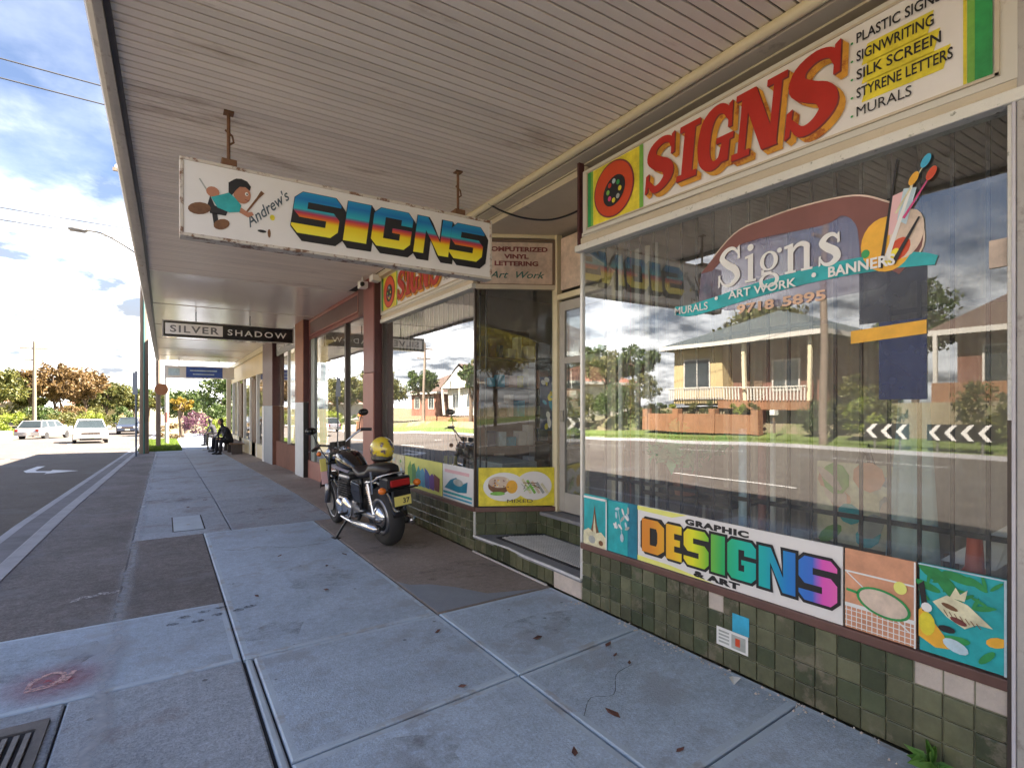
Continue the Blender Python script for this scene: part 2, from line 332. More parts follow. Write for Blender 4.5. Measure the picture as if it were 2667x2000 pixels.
# ------------------------------------------------------------------ mesh helpers
class MB:
    def __init__(s): s.v = []; s.f = []; s.m = []; s.mats = []
    def mi(s, m):
        if m not in s.mats: s.mats.append(m)
        return s.mats.index(m)
    def add(s, vs_, fs, m=None):
        o = len(s.v); s.v += [tuple(v) for v in vs_]
        k = s.mi(m) if m else 0
        for f in fs: s.f.append([i + o for i in f]); s.m.append(k)
        return s
    def box(s, x0, x1, y0, y1, z0, z1, m=None):
        return s.add([(x0, y0, z0), (x1, y0, z0), (x1, y1, z0), (x0, y1, z0), (x0, y0, z1), (x1, y0, z1), (x1, y1, z1), (x0, y1, z1)],
                     [(0, 3, 2, 1), (4, 5, 6, 7), (0, 1, 5, 4), (1, 2, 6, 5), (2, 3, 7, 6), (3, 0, 4, 7)], m)
    def tube(s, pts, r, n=8, m=None, caps=True):
        pts = [Vector(p) for p in pts]
        rs = r if isinstance(r, (list, tuple)) else [r] * len(pts)
        rings = []; up = None
        for i, p in enumerate(pts):
            d = (pts[min(i + 1, len(pts) - 1)] - pts[max(i - 1, 0)]).normalized()
            if up is None:
                up = Vector((0, 0, 1)) if abs(d.z) < 0.9 else Vector((1, 0, 0))
            a = d.cross(up).normalized(); up = a.cross(d).normalized()
            rings.append([p + (a * math.cos(t) + up * math.sin(t)) * rs[i] for t in [2 * math.pi * k / n for k in range(n)]])
        vv = [v for rg in rings for v in rg]
        ff = []
        for i in range(len(pts) - 1):
            for k in range(n):
                a = i * n + k; b = i * n + (k + 1) % n
                ff.append((a, b, b + n, a + n))
        if caps:
            ff.append(tuple(range(n))[::-1]); ff.append(tuple(range((len(pts) - 1) * n, len(pts) * n)))
        return s.add(vv, ff, m)
    def lathe(s, prof, c, axis='Z', n=20, m=None):
        """prof = [(radius, height)] turned round an axis through c"""
        vv = []; ff = []
        for r_, h in prof:
            for k in range(n):
                t = 2 * math.pi * k / n
                a, b = r_ * math.cos(t), r_ * math.sin(t)
                if axis == 'Z': p = (a, b, h)
                elif axis == 'Y': p = (b, h, a)
                else: p = (h, a, b)
                vv.append((c[0] + p[0], c[1] + p[1], c[2] + p[2]))
        for i in range(len(prof) - 1):
            for k in range(n):
                a = i * n + k; b = i * n + (k + 1) % n
                ff.append((a, b, b + n, a + n))
        if prof[0][0] > 1e-6: ff.append(tuple(range(n))[::-1])
        if prof[-1][0] > 1e-6: ff.append(tuple(range((len(prof) - 1) * n, len(prof) * n)))
        return s.add(vv, ff, m)
    def ell(s, c, r, n=14, k=9, m=None):
        prof = [(max(math.sin(math.pi * i / k), 1e-4), -math.cos(math.pi * i / k)) for i in range(k + 1)]
        o = len(s.v); s.lathe(prof, (0, 0, 0), 'Z', n, m)
        for i in range(o, len(s.v)):
            v = s.v[i]; s.v[i] = (c[0] + v[0] * r[0], c[1] + v[1] * r[1], c[2] + v[2] * r[2])
        return s
    def prism(s, poly, F, d0, d1, m=None):
        """2D polygon in frame F, from depth d0 to d1 towards the viewer"""
        n = len(poly)
        tri = tessellate_polygon([[Vector((a, b, 0)) for a, b in poly]])
        vv = [F(a, b, d1) for a, b in poly] + [F(a, b, d0) for a, b in poly]
        ff = [t for t in tri] + [tuple(i + n for i in reversed(t)) for t in tri]
        ff += [(i, (i + 1) % n, (i + 1) % n + n, i + n) for i in range(n)]
        return s.add(vv, ff, m)
    def flat(s, loops, F, d, m=None):
        if loops and isinstance(loops[0][0], (int, float)): loops = [loops]
        tri = tessellate_polygon([[Vector((a, b, 0)) for a, b in lp] for lp in loops])
        return s.add([F(a, b, d) for lp in loops for a, b in lp], tri, m)
    def build(s, name, m=None, parent=None, bevel=0, smooth=False, **props):
        me = bpy.data.meshes.new(name)
        me.from_pydata(s.v, [], s.f)
        for q in (s.mats or ([m] if m else [])): me.materials.append(q)
        if len(s.mats) > 1: me.polygons.foreach_set('material_index', s.m)
        bm = bmesh.new(); bm.from_mesh(me); bmesh.ops.recalc_face_normals(bm, faces=bm.faces)
        bm.to_mesh(me); bm.free()
        if smooth: me.polygons.foreach_set('use_smooth', [True] * len(me.polygons))
        me.update()
        return link(me, name, parent, bevel, **props)
def link(me, name, parent=None, bevel=0, **props):
    o = bpy.data.objects.new(name, me); COL.objects.link(o)
    if parent: o.parent = parent
    if bevel:
        b = o.modifiers.new('bevel', 'BEVEL'); b.width = bevel; b.segments = 2; b.limit_method = 'ANGLE'; b.angle_limit = R(35)
        b.harden_normals = False
    for k, v in props.items(): o[k] = v
    return o
def thing(name, label, cat, group=None, loc=(0, 0, 0), rz=0):
    o = bpy.data.objects.new(name, None); COL.objects.link(o)
    o.empty_display_size = 0.2
    o.location = loc; o.rotation_euler = (0, 0, rz)
    return tag(o, label, cat, group)
def tag(o, label, cat, group=None):
    o['label'] = label; o['category'] = cat
    if group: o['group'] = group
    return o
def inst(o, parent=None, loc=None, rot=None, scale=None):
    c = o.copy(); COL.objects.link(c)
    if parent: c.parent = parent
    if loc is not None: c.location = loc
    if rot is not None: c.rotation_euler = rot
    if scale is not None: c.scale = scale
    return c
def kids(o): return [x for x in bpy.data.objects if x.parent == o]
def copy_tree(o, loc, rot=None, label=None, group=None):
    c = inst(o, None, loc, rot)
    if label: c['label'] = label
    if group: c['group'] = group
    for ch in kids(o):
        d = inst(ch, c)
        for g in kids(ch): inst(g, d)
    return c
def B(name, x0, x1, y0, y1, z0, z1, m, parent=None, bevel=0, **p):
    return MB().box(x0, x1, y0, y1, z0, z1).build(name, m, parent, bevel, **p)

# frames: (a right, b up, d towards the viewer)
def F_wall(x, y0, z0, slope=0.0):     # facade facing the street (-X); right is -Y
    return lambda a, b, d=0: (x - d, y0 - a, z0 + b - slope * a)
def F_cross(y, x0, z0):               # plane facing -Y; right is +X
    return lambda a, b, d=0: (x0 + a, y - d, z0 + b)
def F_opp(x, y0, z0):                 # plane facing +X; right is +Y
    return lambda a, b, d=0: (x + d, y0 + a, z0 + b)
def F_gen(o, r, n):                   # any vertical plane
    r = Vector(r).normalized(); n = Vector(n).normalized(); o = Vector(o)
    return lambda a, b, d=0: tuple(o + r * a + Vector((0, 0, b)) + n * d)
def F_ground(x0, y0, z):
    return lambda a, b, d=0: (x0 + a, y0 + b, z + d)

# lettering -----------------------------------------------------------
def text_loops(s, size, bold=0.0, shear=0.0, wide=1.0, align='LEFT', space=1.0):
    cu = bpy.data.curves.new('t', 'FONT'); cu.body = s; cu.size = size; cu.offset = bold
    cu.shear = shear; cu.align_x = align; cu.resolution_u = 3; cu.space_character = space; cu.fill_mode = 'FRONT'
    o = bpy.data.objects.new('t', cu); COL.objects.link(o)
    dg = bpy.context.evaluated_depsgraph_get()
    me = bpy.data.meshes.new_from_object(o.evaluated_get(dg))
    vs_ = [(v.co.x * wide, v.co.y) for v in me.vertices]; fs = [tuple(p.vertices) for p in me.polygons]
    bpy.data.objects.remove(o); bpy.data.curves.remove(cu); bpy.data.meshes.remove(me)
    return vs_, fs
def put_text(mb, F, s, a, b, size, m, d, bold=0.0, shear=0.0, wide=1.0, align='LEFT', fit=None, rot=0.0, space=1.0):
    vs_, fs = text_loops(s, size, bold, shear, 1.0, align, space)
    if fit:
        w = max(v[0] for v in vs_) - min(v[0] for v in vs_); wide = fit / w
        if align == 'LEFT': x0 = min(v[0] for v in vs_); vs_ = [(v[0] - x0, v[1]) for v in vs_]
    c, s_ = math.cos(rot), math.sin(rot)
    vv = [F(a + x * wide * c - y * s_, b + x * wide * s_ + y * c, d) for x, y in vs_]
    return mb.add(vv, fs, m)
def arc_path(pts, r, seg=5):
    """round the corners of a polyline"""
    out = [Vector(pts[0]).to_2d()]
    for i in range(1, len(pts) - 1):
        p, a, b = Vector(pts[i]), Vector(pts[i - 1]), Vector(pts[i + 1])
        da = (a - p); db = (b - p)
        rr = min(r, da.length * 0.5, db.length * 0.5)
        p0 = p + da.normalized() * rr; p1 = p + db.normalized() * rr
        for k in range(seg + 1):
            t = k / seg
            out.append((p0 * (1 - t) ** 2 + p * 2 * t * (1 - t) + p1 * t * t))
    out.append(Vector(pts[-1]))
    return out
def stroke(pts, w, r=0.0, ext=0.0):
    """outline of a thick polyline; w = width or list of widths"""
    P = arc_path(pts, r) if r else [Vector(p) for p in pts]
    if ext:
        P[0] = P[0] + (P[0] - P[1]).normalized() * ext; P[-1] = P[-1] + (P[-1] - P[-2]).normalized() * ext
    n = len(P)
    ws = w if isinstance(w, (list, tuple)) else None
    Lf, Rt = [], []
    for i in range(n):
        if i == 0: d = P[1] - P[0]
        elif i == n - 1: d = P[-1] - P[-2]
        else: d = (P[i + 1] - P[i]).normalized() + (P[i] - P[i - 1]).normalized()
        d = d.normalized(); nn = Vector((-d.y, d.x))
        k = 1.0
        if 0 < i < n - 1:
            e = (P[i] - P[i - 1]).normalized(); k = 1 / max(0.5, abs(e.dot(d)))
        if ws:
            t = i / (n - 1) * (len(ws) - 1); j = min(int(t), len(ws) - 2); ww = ws[j] + (ws[j + 1] - ws[j]) * (t - j)
        else: ww = w
        Lf.append(P[i] + nn * ww * 0.5 * k); Rt.append(P[i] - nn * ww * 0.5 * k)
    return [tuple(v) for v in Lf + Rt[::-1]]
def crom(pts, seg=5):
    P = [Vector(p) for p in pts]; P = [P[0] * 2 - P[1]] + P + [P[-1] * 2 - P[-2]]
    out = []
    for i in range(1, len(P) - 2):
        for k in range(seg):
            t = k / seg
            a, b, c, d = P[i - 1:i + 3]
            out.append(0.5 * ((2 * b) + (c - a) * t + (2 * a - 5 * b + 4 * c - d) * t * t + (3 * b - a - 3 * c + d) * t ** 3))
    out.append(P[-2]); return [tuple(v) for v in out]
def grow(poly, e):
    """offset a simple polygon outwards"""
    if not e: return poly
    A = sum(poly[i][0] * poly[(i + 1) % len(poly)][1] - poly[(i + 1) % len(poly)][0] * poly[i][1] for i in range(len(poly)))
    s = 1 if A < 0 else -1
    out = []
    n = len(poly)
    for i in range(n):
        a, b, c = Vector(poly[i - 1]), Vector(poly[i]), Vector(poly[(i + 1) % n])
        d1 = (b - a); d2 = (c - b)
        if d1.length < 1e-6 or d2.length < 1e-6: out.append(tuple(b)); continue
        d1.normalize(); d2.normalize()
        n1 = Vector((-d1.y, d1.x)) * s; n2 = Vector((-d2.y, d2.x)) * s
        bis = n1 + n2
        if bis.length < 0.1: bis = n1
        bis.normalize(); k = min(1.6, 1 / max(0.3, bis.dot(n1)))
        out.append(tuple(b + bis * e * k))
    return out
def ellipse(cx, cy, rx, ry, n=28, rot=0):
    c, s = math.cos(rot), math.sin(rot)
    return [(cx + rx * math.cos(t) * c - ry * math.sin(t) * s, cy + rx * math.cos(t) * s + ry * math.sin(t) * c)
            for t in [2 * math.pi * k / n for k in range(n)]]
def rect(a0, b0, a1, b1): return [(a0, b0), (a1, b0), (a1, b1), (a0, b1)]
def block_letter(ch, w, h, t, e=0.0):
    """heavy rounded block capitals; returns list of loop-lists"""
    T_ = t + 2 * e; hw = t / 2
    r = t * 0.75
    c = min(w, h) * .16; v = t * .72 if h > 2.9 * t * .86 else h * .285
    full = grow([(c, 0), (w - c, 0), (w, c), (w, h - c), (w - c, h), (c, h), (0, h - c), (0, c)], e)
    if ch in 'SGDE' and e: return [full]
    if ch == 'S':
        s = (h - 3 * v) / 2
        return [[(0, c), (c, 0), (w - c, 0), (w, c), (w, 2 * v + s - c), (w - c, 2 * v + s), (t, 2 * v + s), (t, 2 * v + 2 * s), (w, 2 * v + 2 * s), (w, h - c), (w - c, h), (c, h), (0, h - c),
                 (0, v + s + c), (c, v + s), (w - t, v + s), (w - t, v), (0, v)]]
    if ch == 'G':
        g = h * .52
        return [[(c, 0), (w - c, 0), (w, c), (w, g), (w * .5, g), (w * .5, g - v * .55), (w - t, g - v * .55), (w - t, v), (t, v), (t, h - v), (w - t, h - v), (w - t, h * .63), (w, h * .63), (w, h - c), (w - c, h), (c, h), (0, h - c), (0, c)]]
    if ch == 'I': return [grow(rect(0, 0, w, h), e)]
    if ch == 'N':
        s = t * 0.92
        return [grow([(0, 0), (0, h), (s * 1.05, h), (w - s, h * .36), (w - s, h), (w, h), (w, 0), (w - s * 1.05, 0), (s, h * .64), (s, 0)], e)]
    if ch == 'E':
        return [grow([(0, 0), (0, h), (w, h), (w, h - t * .8), (t, h - t * .8), (t, h * .5 + t * .32), (w * .9, h * .5 + t * .32),
                      (w * .9, h * .5 - t * .32), (t, h * .5 - t * .32), (t, t * .8), (w, t * .8), (w, 0)], e)]
    if ch == 'D':
        return [grow([(0, 0), (0, h), (w * .72, h), (w, h * .84), (w, h * .16), (w * .72, 0)], e),
                [(t, t * .75), (t, h - t * .75), (w - t * .95, h - t * .75), (w - t * .8, h - t * 1.1), (w - t * .8, t * 1.1), (w - t * .95, t * .75)] if not e else None]
    return []

# ------------------------------------------------------------------ ground, road, footpath
def gz(y):
    return 0.0 if y < 10 else (-0.02 * (y - 10) if y < 60 else -1.0)
def kx(y): return -1.44 + 0.0157 * y            # kerb line on the shop side
def fk(y):                                      # far kerb: the road narrows beyond the bend
    return -16.5 if y < 34 else (-16.5 + (y - 34) * 0.22 if y < 60 else -10.8 + (y - 60) * 0.055)
YS = [-200, -60, -30, -15, -8, -3, 0, 3, 6, 10, 14, 18, 22, 26, 30, 34, 40, 46, 52, 60, 75, 100, 140, 200, 400, 900]
def sheet(name, m, cols, ys=YS, **p):
    """cols = functions y -> (x, z) swept along the street"""
    mb = MB()
    for y in ys:
        for c in cols:
            x, z = c(y); mb.v.append((x, y, z))
    n = len(cols)
    for i in range(len(ys) - 1):
        for k in range(n - 1):
            a = i * n + k; mb.f.append([a, a + 1, a + n + 1, a + n]); mb.m.append(0)
    return mb.build(name, m, None, **p)
def bank(y):                                    # the far side stands on a bank
    return 1.75 if -12 < y < 30 else (0.9 if y < 60 else 0.4)
sheet('ground', EARTH, [lambda y: (-600, gz(y) + 2), lambda y: (-60, gz(y) + bank(y)), lambda y: (fk(y) - 4.0, gz(y) + bank(y)),
      lambda y: (fk(y) - 3.4, gz(y) + 0.35), lambda y: (fk(y) - 0.1, gz(y) - 0.02), lambda y: (fk(y) + 0.05, gz(y) - 0.25),
      lambda y: (kx(y) + 0.05, gz(y) - 0.25), lambda y: (kx(y) + 0.1, gz(y) - 0.06), lambda y: (2.70, gz(y) - 0.06),
      lambda y: (30, gz(y) - 0.05), lambda y: (600, gz(y))], kind='structure')
sheet('road', ASPH, [lambda y: (fk(y) + 0.02, gz(y) - 0.13), lambda y: (-8.5, gz(y) - 0.05), lambda y: (kx(y) - 0.44, gz(y) - 0.125)], kind='structure')
sheet('verge', TURF, [lambda y: (fk(y) - 3.1, gz(y) + 0.34), lambda y: (fk(y) - 0.2, gz(y) + 0.004)], [-60, -30, -8, 0, 10, 14, 18, 22, 26, 30, 34, 40, 46, 52, 60, 75, 100, 140, 200], kind='structure')
sheet('gutter', KERB, [lambda y: (kx(y) - 0.44, gz(y) - 0.118), lambda y: (kx(y) - 0.34, gz(y) - 0.120)], [-30, 0, 10, 20, 30, 45, 60, 100], kind='structure')
sheet('gutter_channel', mat('gutter_dark', (0.17, 0.165, 0.175), .85, ns=6, amp=.3, bump=.6, bs=60), [lambda y: (kx(y) - 0.34, gz(y) - 0.1201), lambda y: (kx(y) - 0.02, gz(y) - 0.135)], [-30, 0, 10, 20, 30, 45, 60, 100], kind='structure')
kb = MB()
ky = [-30] + [round(-6 + 1.2 * i, 2) for i in range(50)]
for i in range(len(ky) - 1):
    y0, y1 = ky[i] + 0.004, ky[i + 1] - 0.004
    v = []
    for y in (y0, y1):
        v += [(kx(y) - 0.03, y, gz(y) - 0.2), (kx(y) - 0.015, y, gz(y) - 0.02), (kx(y) + 0.015, y, gz(y) + 0.006), (kx(y) + 0.15, y, gz(y) + 0.006), (kx(y) + 0.15, y, gz(y) - 0.2)]
    kb.add(v, [(0, 1, 6, 5), (1, 2, 7, 6), (2, 3, 8, 7), (3, 4, 9, 8), (0, 4, 3, 2, 1), (5, 6, 7, 8, 9)])
kb.build('kerb', KERB, None, kind='structure')
kf = MB()
fy = [-60, -30, 0, 10, 20, 30, 34, 46, 60, 100, 200]
for i in range(len(fy) - 1):
    y0, y1 = fy[i], fy[i + 1]; v = []
    for y in (y0, y1): v += [(fk(y) - 0.2, y, gz(y) - 0.2), (fk(y) - 0.2, y, gz(y) + 0.012), (fk(y), y, gz(y) + 0.012), (fk(y) + 0.03, y, gz(y) - 0.2)]
    kf.add(v, [(0, 1, 5, 4), (1, 2, 6, 5), (2, 3, 7, 6)])
kf.build('far_kerb', KERB, None, kind='structure')

# painted arrow and lane lines
def ground_z(x, y): return gz(y) - 0.05 - 0.075 * min(1, abs(x + 8.5) / 7.0)
def road_poly(name, poly, m=ROADW, x0=0, y0=0):
    mb = MB(); tri = tessellate_polygon([[Vector((a, b, 0)) for a, b in poly]])
    mb.add([(x0 + a, y0 + b, ground_z(x0 + a, y0 + b) + 0.006) for a, b in poly], tri)
    return mb.build(name, m, None, kind='structure')
arrow = [(-.10, -1.9), (.10, -1.9), (.12, .1), (-.05, .75), (-.55, 1.0), (-.55, 1.5), (-1.25, .75), (-.55, .0), (-.55, .45), (-.22, .30), (-.12, -.1)]
ar = [(a * 0.95, b * 0.95) for a, b in arrow]
road_poly('road_marking_arrow', [(-a * 1.0, -b * 1.0) for a, b in ar], ROADW, -3.25, 20.6)
for k, (xx, ya, yb) in enumerate([(-8.2, -40, 30), (-8.45, -40, 30)]):
    road_poly('lane_line', rect(xx, ya, xx + 0.1, yb))
for k in range(9):
    road_poly('lane_line', rect(-4.9, -12 + 9 * k, -4.8, -9 + 9 * k))
for k in range(8):
    road_poly('lane_line', rect(-12.1, -12 + 6 * k, -12.0, -9 + 6 * k))

# footpath: bedding sheet, then every slab its own piece
fp = thing('footpath', 'grey concrete footpath along the shops', 'footpath')
del fp['category']; fp['kind'] = 'structure'; fp['label'] = 'grey concrete footpath of large jointed slabs under the awning'
def T_(y0, s): return lambda x: y0 + s * (x - 0.4)
def slab(xa, xb, Ta, Tb, m, top=0.0, gap=0.006, name='paving_slab', z=0.0):
    q = [(xa + gap, Ta(xa) + gap), (xb - gap, Ta(xb) + gap), (xb - gap, Tb(xb) - gap), (xa + gap, Tb(xa) - gap)]
    v = []; b = 0.009
    cx = sum(p[0] for p in q) / 4; cy = sum(p[1] for p in q) / 4
    for (x, y) in q: v.append((x, y, gz(y) - 0.05))
    for (x, y) in q: v.append((x, y, gz(y) + top - b * 0.7))
    for (x, y) in q: v.append((x + math.copysign(b, cx - x), y + math.copysign(b, cy - y), gz(y) + top))
    f = []
    for i in range(4):
        j = (i + 1) % 4
        f += [(i, j, j + 4, i + 4), (i + 4, j + 4, j + 8, i + 8)]
    if m is SLAB and name == 'paving_slab':
        w_ = .030
        for (x, y) in q: v.append((x + math.copysign(b + w_, cx - x), y + math.copysign(b + w_, cy - y), gz(y) + top - .0005))
        mb = MB().add(v, [], m); mb.v = v; mb.f = []; mb.m = []; mb.mats = [m, SLAB_M]
        for t_ in f: mb.f.append(list(t_)); mb.m.append(1)
        for i_ in range(4):
            j_ = (i_ + 1) % 4; mb.f.append([i_ + 8, j_ + 8, j_ + 12, i_ + 12]); mb.m.append(1)
        mb.f.append([12, 13, 14, 15]); mb.m.append(0)
        return mb.build(name, None, fp)
    f.append((8, 9, 10, 11))
    return MB().add(v, f).build(name, m, fp)
sheet('joint_bed', JOINT, [lambda y: (kx(y) + 0.15, gz(y) - 0.022), lambda y: (2.74, gz(y) - 0.022)], [-8, 10, 34], kind='structure').parent = fp
KX = lambda y: kx(y) + 0.155
t0, t1, t2, t3, t35, t4 = T_(-0.2, .08), T_(1.38, .075), T_(2.44, .10), T_(3.60, .035), T_(4.76, .03), T_(7.48, .04)
tm = T_(-2.8, .05); tmm = T_(-6, 0)
for (a, b_) in ((tmm, tm), (tm, t0)):
    slab(-1.25, .395, a, b_, SLAB_B); slab(.425, 1.68, a, b_, SLAB); slab(1.68, 2.735, a, b_, SLAB)
slab(-1.26, -.42, t0, t3, SLAB_B); slab(-.42, .395, t0, T_(1.6, .03), SLAB_B); slab(-.42, .395, T_(1.6, .03), t3, SLAB_B)
for (xa, xb) in ((.45, 1.68), (1.68, 2.735)):
    for a, b_ in ((t0, t1), (t1, t2), (t2, t3)): slab(xa, xb, a, b_, SLAB)
for (a, b_) in ((tm, t0), (t0, T_(1.9, 0)), (T_(1.9, 0), t3)):
    slab(.405, .447, a, b_, EDGE_L, top=-0.002, gap=0.003, name='joint_strip')
slab(-1.26, .395, t3, t35, SLAB)
slab(.395, 1.68, t3, t4, SLAB)
slab(1.68, 2.735, t3, t4, SLAB_BR)
bt = lambda y: (lambda x: y)
slab(-1.24, -.295, t35, bt(10), BITU, top=-0.002, gap=0.003); slab(-1.24, -.295, bt(10), bt(12), BITU, top=-0.002, gap=0.003); slab(-.295, .395, t35, t4, BITU, top=-0.001, gap=0.003)
slab(-.295, .70, t4, bt(10), SLAB_B); slab(.70, 1.95, t4, bt(10), SLAB_B); slab(1.95, 2.735, t4, bt(10), SLAB_BR)
yy = [(10, 12.4, 15, 18, 21.5, 25, 29), (10, 13.2, 16, 19, 22.5, 26, 30), (10, 14.0, 18, 22.5, 26, 30)]
for (xa, xb), L_, mm_ in zip(((-.295, .70), (.70, 1.95), (1.95, 2.735)), yy, (SLAB_B, SLAB_B, SLAB_BR)):
    for i in range(len(L_) - 1): slab(xa, xb, bt(L_[i]), bt(L_[i + 1]), mm_)
for i, (a, b_) in enumerate(((12, 16), (16, 20), (20, 25), (25, 29))): slab(-1.2 + .06 * i, -.295, bt(a), bt(b_), BITU, top=-0.002, gap=0.003)
# pale crust along the drip line of the awning
def ribbon(name, pts, w0, m, z=0.004, seed=1, parent=fp):
    rr = random.Random(seed); P = crom(pts, 6); mb = MB(); v = []
    for i, (x, y) in enumerate(P):
        w = w0 * rr.uniform(0.35, 1.2)
        v += [(x - w, y, gz(y) + z), (x + w, y, gz(y) + z)]
    mb.add(v, [(2 * i, 2 * i + 1, 2 * i + 3, 2 * i + 2) for i in range(len(P) - 1)])
    return mb.build(name, m, parent)
def drip_mat():
    m, nt, b = bsdf_mat('lime_crust')
    co = N(nt, 'ShaderNodeTexCoord'); sp_ = N(nt, 'ShaderNodeSeparateXYZ'); nt.links.new(co.outputs['Object'], sp_.inputs[0])
    nl = N(nt, 'ShaderNodeTexNoise', i_Scale=1.3, i_Detail=5.0); nt.links.new(co.outputs['Object'], nl.inputs['Vector'])
    a1 = N(nt, 'ShaderNodeMath', operation='MULTIPLY_ADD'); a1.inputs[1].default_value = .16; a1.inputs[2].default_value = -.08; nt.links.new(nl.outputs['Fac'], a1.inputs[0])
    a2 = N(nt, 'ShaderNodeMath', operation='ADD'); nt.links.new(sp_.outputs['X'], a2.inputs[0]); nt.links.new(a1.outputs[0], a2.inputs[1])
    ab = N(nt, 'ShaderNodeMath', operation='ABSOLUTE'); nt.links.new(a2.outputs[0], ab.inputs[0])
    mr = N(nt, 'ShaderNodeMapRange', interpolation_type='SMOOTHSTEP'); mr.inputs[1].default_value = 0; mr.inputs[2].default_value = .085; mr.inputs[3].default_value = .85; mr.inputs[4].default_value = 0
    nt.links.new(ab.outputs[0], mr.inputs[0])
    nz = N(nt, 'ShaderNodeTexNoise', i_Scale=14.0, i_Detail=8.0); nt.links.new(co.outputs['Object'], nz.inputs['Vector'])
    mm = N(nt, 'ShaderNodeMath', operation='MULTIPLY'); nt.links.new(mr.outputs[0], mm.inputs[0]); nt.links.new(nz.outputs['Fac'], mm.inputs[1])
    nt.links.new(mm.outputs[0], b.inputs['Alpha']); b.inputs['Base Color'].default_value = (.52, .55, .60, 1); b.inputs['Roughness'].default_value = .85
    return m
mb = MB()
dys = [1.5 + .9 * i for i in range(30)]
for yv in dys: mb.v += [(-.17, yv, gz(yv) + .004), (.17, yv, gz(yv) + .004)]
for i in range(len(dys) - 1): mb.f.append([2 * i, 2 * i + 1, 2 * i + 3, 2 * i + 2]); mb.m.append(0)
o = mb.build('lime_streak', drip_mat(), fp); o.location = (-.27, 0, 0)
def blob(name, x, y, r, m, z=0.004, seed=0, sx=1, sy=1, parent=None, n=14, thick=0):
    rr = random.Random(seed); P = [(x + r * sx * math.cos(t) * rr.uniform(.65, 1.15), y + r * sy * math.sin(t) * rr.uniform(.65, 1.15)) for t in [2 * math.pi * k / n for k in range(n)]]
    mb = MB(); mb.add([(a, b, gz(b) + z) for a, b in P], [tuple(range(n))]); return mb.build(name, m, parent)
# light concrete spilling in a curved edge over the brown strip
mb = MB(); P = [(1.69, 3.66), (2.62, 3.69), (2.45, 3.74), (2.2, 3.82), (2.05, 4.1), (1.9, 4.28), (1.75, 4.36), (1.69, 4.5)]
mb.add([(a, b, 0.003) for a, b in P], [tuple(range(len(P)))]); mb.build('concrete_patch', mat('smeared_concrete', (0.25, 0.28, 0.33), 0.8, ns=4, amp=0.2, bump=.5, bs=80), fp)
PAINTR = mat('sprayed_red_paint', (0.42, 0.12, 0.13), 0.8, ns=18, amp=0.4)
def worn_mat(name, col, sc, t0, t1, al=1.0):
    m, nt, b = bsdf_mat(name); b.inputs['Base Color'].default_value = (*col, 1); b.inputs['Roughness'].default_value = .85
    nz = N(nt, 'ShaderNodeTexNoise', i_Scale=sc, i_Detail=6.0, i_Roughness=.7); nt.links.new(N(nt, 'ShaderNodeNewGeometry').outputs['Position'], nz.inputs['Vector'])
    mr = N(nt, 'ShaderNodeMapRange', interpolation_type='SMOOTHSTEP'); mr.inputs[1].default_value = t0; mr.inputs[2].default_value = t1; mr.inputs[4].default_value = al
    nt.links.new(nz.outputs['Fac'], mr.inputs[0]); nt.links.new(mr.outputs[0], b.inputs['Alpha']); return m
PAINTW = worn_mat('sprayed_pink_paint', (0.70, 0.48, 0.46), 38, .36, .56, .9)
PAINTG = worn_mat('worn_white_paint', (0.62, 0.60, 0.62), 45, .42, .60, .8)
def gstroke(name, pts, w, m, z, parent=fp):
    o = stroke(pts, w); mb = MB(); tri = tessellate_polygon([[Vector((a, b, 0)) for a, b in o]])
    mb.add([(a, b, z) for a, b in o], tri); return mb.build(name, m, parent)
# red utility mark and white scribble
def soft_mat(name, col, r, s=0.7):
    m, nt, b = bsdf_mat(name)
    co = N(nt, 'ShaderNodeTexCoord'); ln = N(nt, 'ShaderNodeVectorMath', operation='LENGTH')
    nt.links.new(co.outputs['Object'], ln.inputs[0])
    nz = N(nt, 'ShaderNodeTexNoise', i_Scale=22.0, i_Detail=6.0); nt.links.new(co.outputs['Object'], nz.inputs['Vector'])
    mr = N(nt, 'ShaderNodeMapRange'); mr.inputs[1].default_value = 0; mr.inputs[2].default_value = r; mr.inputs[3].default_value = s; mr.inputs[4].default_value = 0
    nt.links.new(ln.outputs['Value'], mr.inputs[0])
    mu = N(nt, 'ShaderNodeMath', operation='MULTIPLY'); nt.links.new(mr.outputs[0], mu.inputs[0]); nt.links.new(nz.outputs['Fac'], mu.inputs[1])
    mv = N(nt, 'ShaderNodeMath', operation='MULTIPLY'); mv.inputs[1].default_value = 1.6; nt.links.new(mu.outputs[0], mv.inputs[0])
    nt.links.new(mv.outputs[0], b.inputs['Alpha']); b.inputs['Base Color'].default_value = (*col, 1); b.inputs['Roughness'].default_value = .85
    return m
sp = MB().add([(-.3, -.3, 0), (.3, -.3, 0), (.3, .3, 0), (-.3, .3, 0)], [(0, 1, 2, 3)]).build('overspray', soft_mat('red_overspray', (0.42, 0.08, 0.10), 0.29, 0.75), fp)
sp.location = (-.50, 3.87, 0.003)
gstroke('painted_mark', crom([(-.61, 3.80), (-.60, 3.92), (-.52, 3.98), (-.47, 3.93), (-.50, 3.84), (-.60, 3.80), (-.585, 3.79), (-.47, 3.83), (-.43, 3.96)]), 0.026, PAINTW, 0.006)
gstroke('painted_scribble', crom([(-.60, 5.34), (-.54, 5.44), (-.49, 5.42), (-.43, 5.47), (-.36, 5.45), (-.31, 5.50)]), [.03, .06, .035, .07, .05, .03], PAINTG, 0.006)
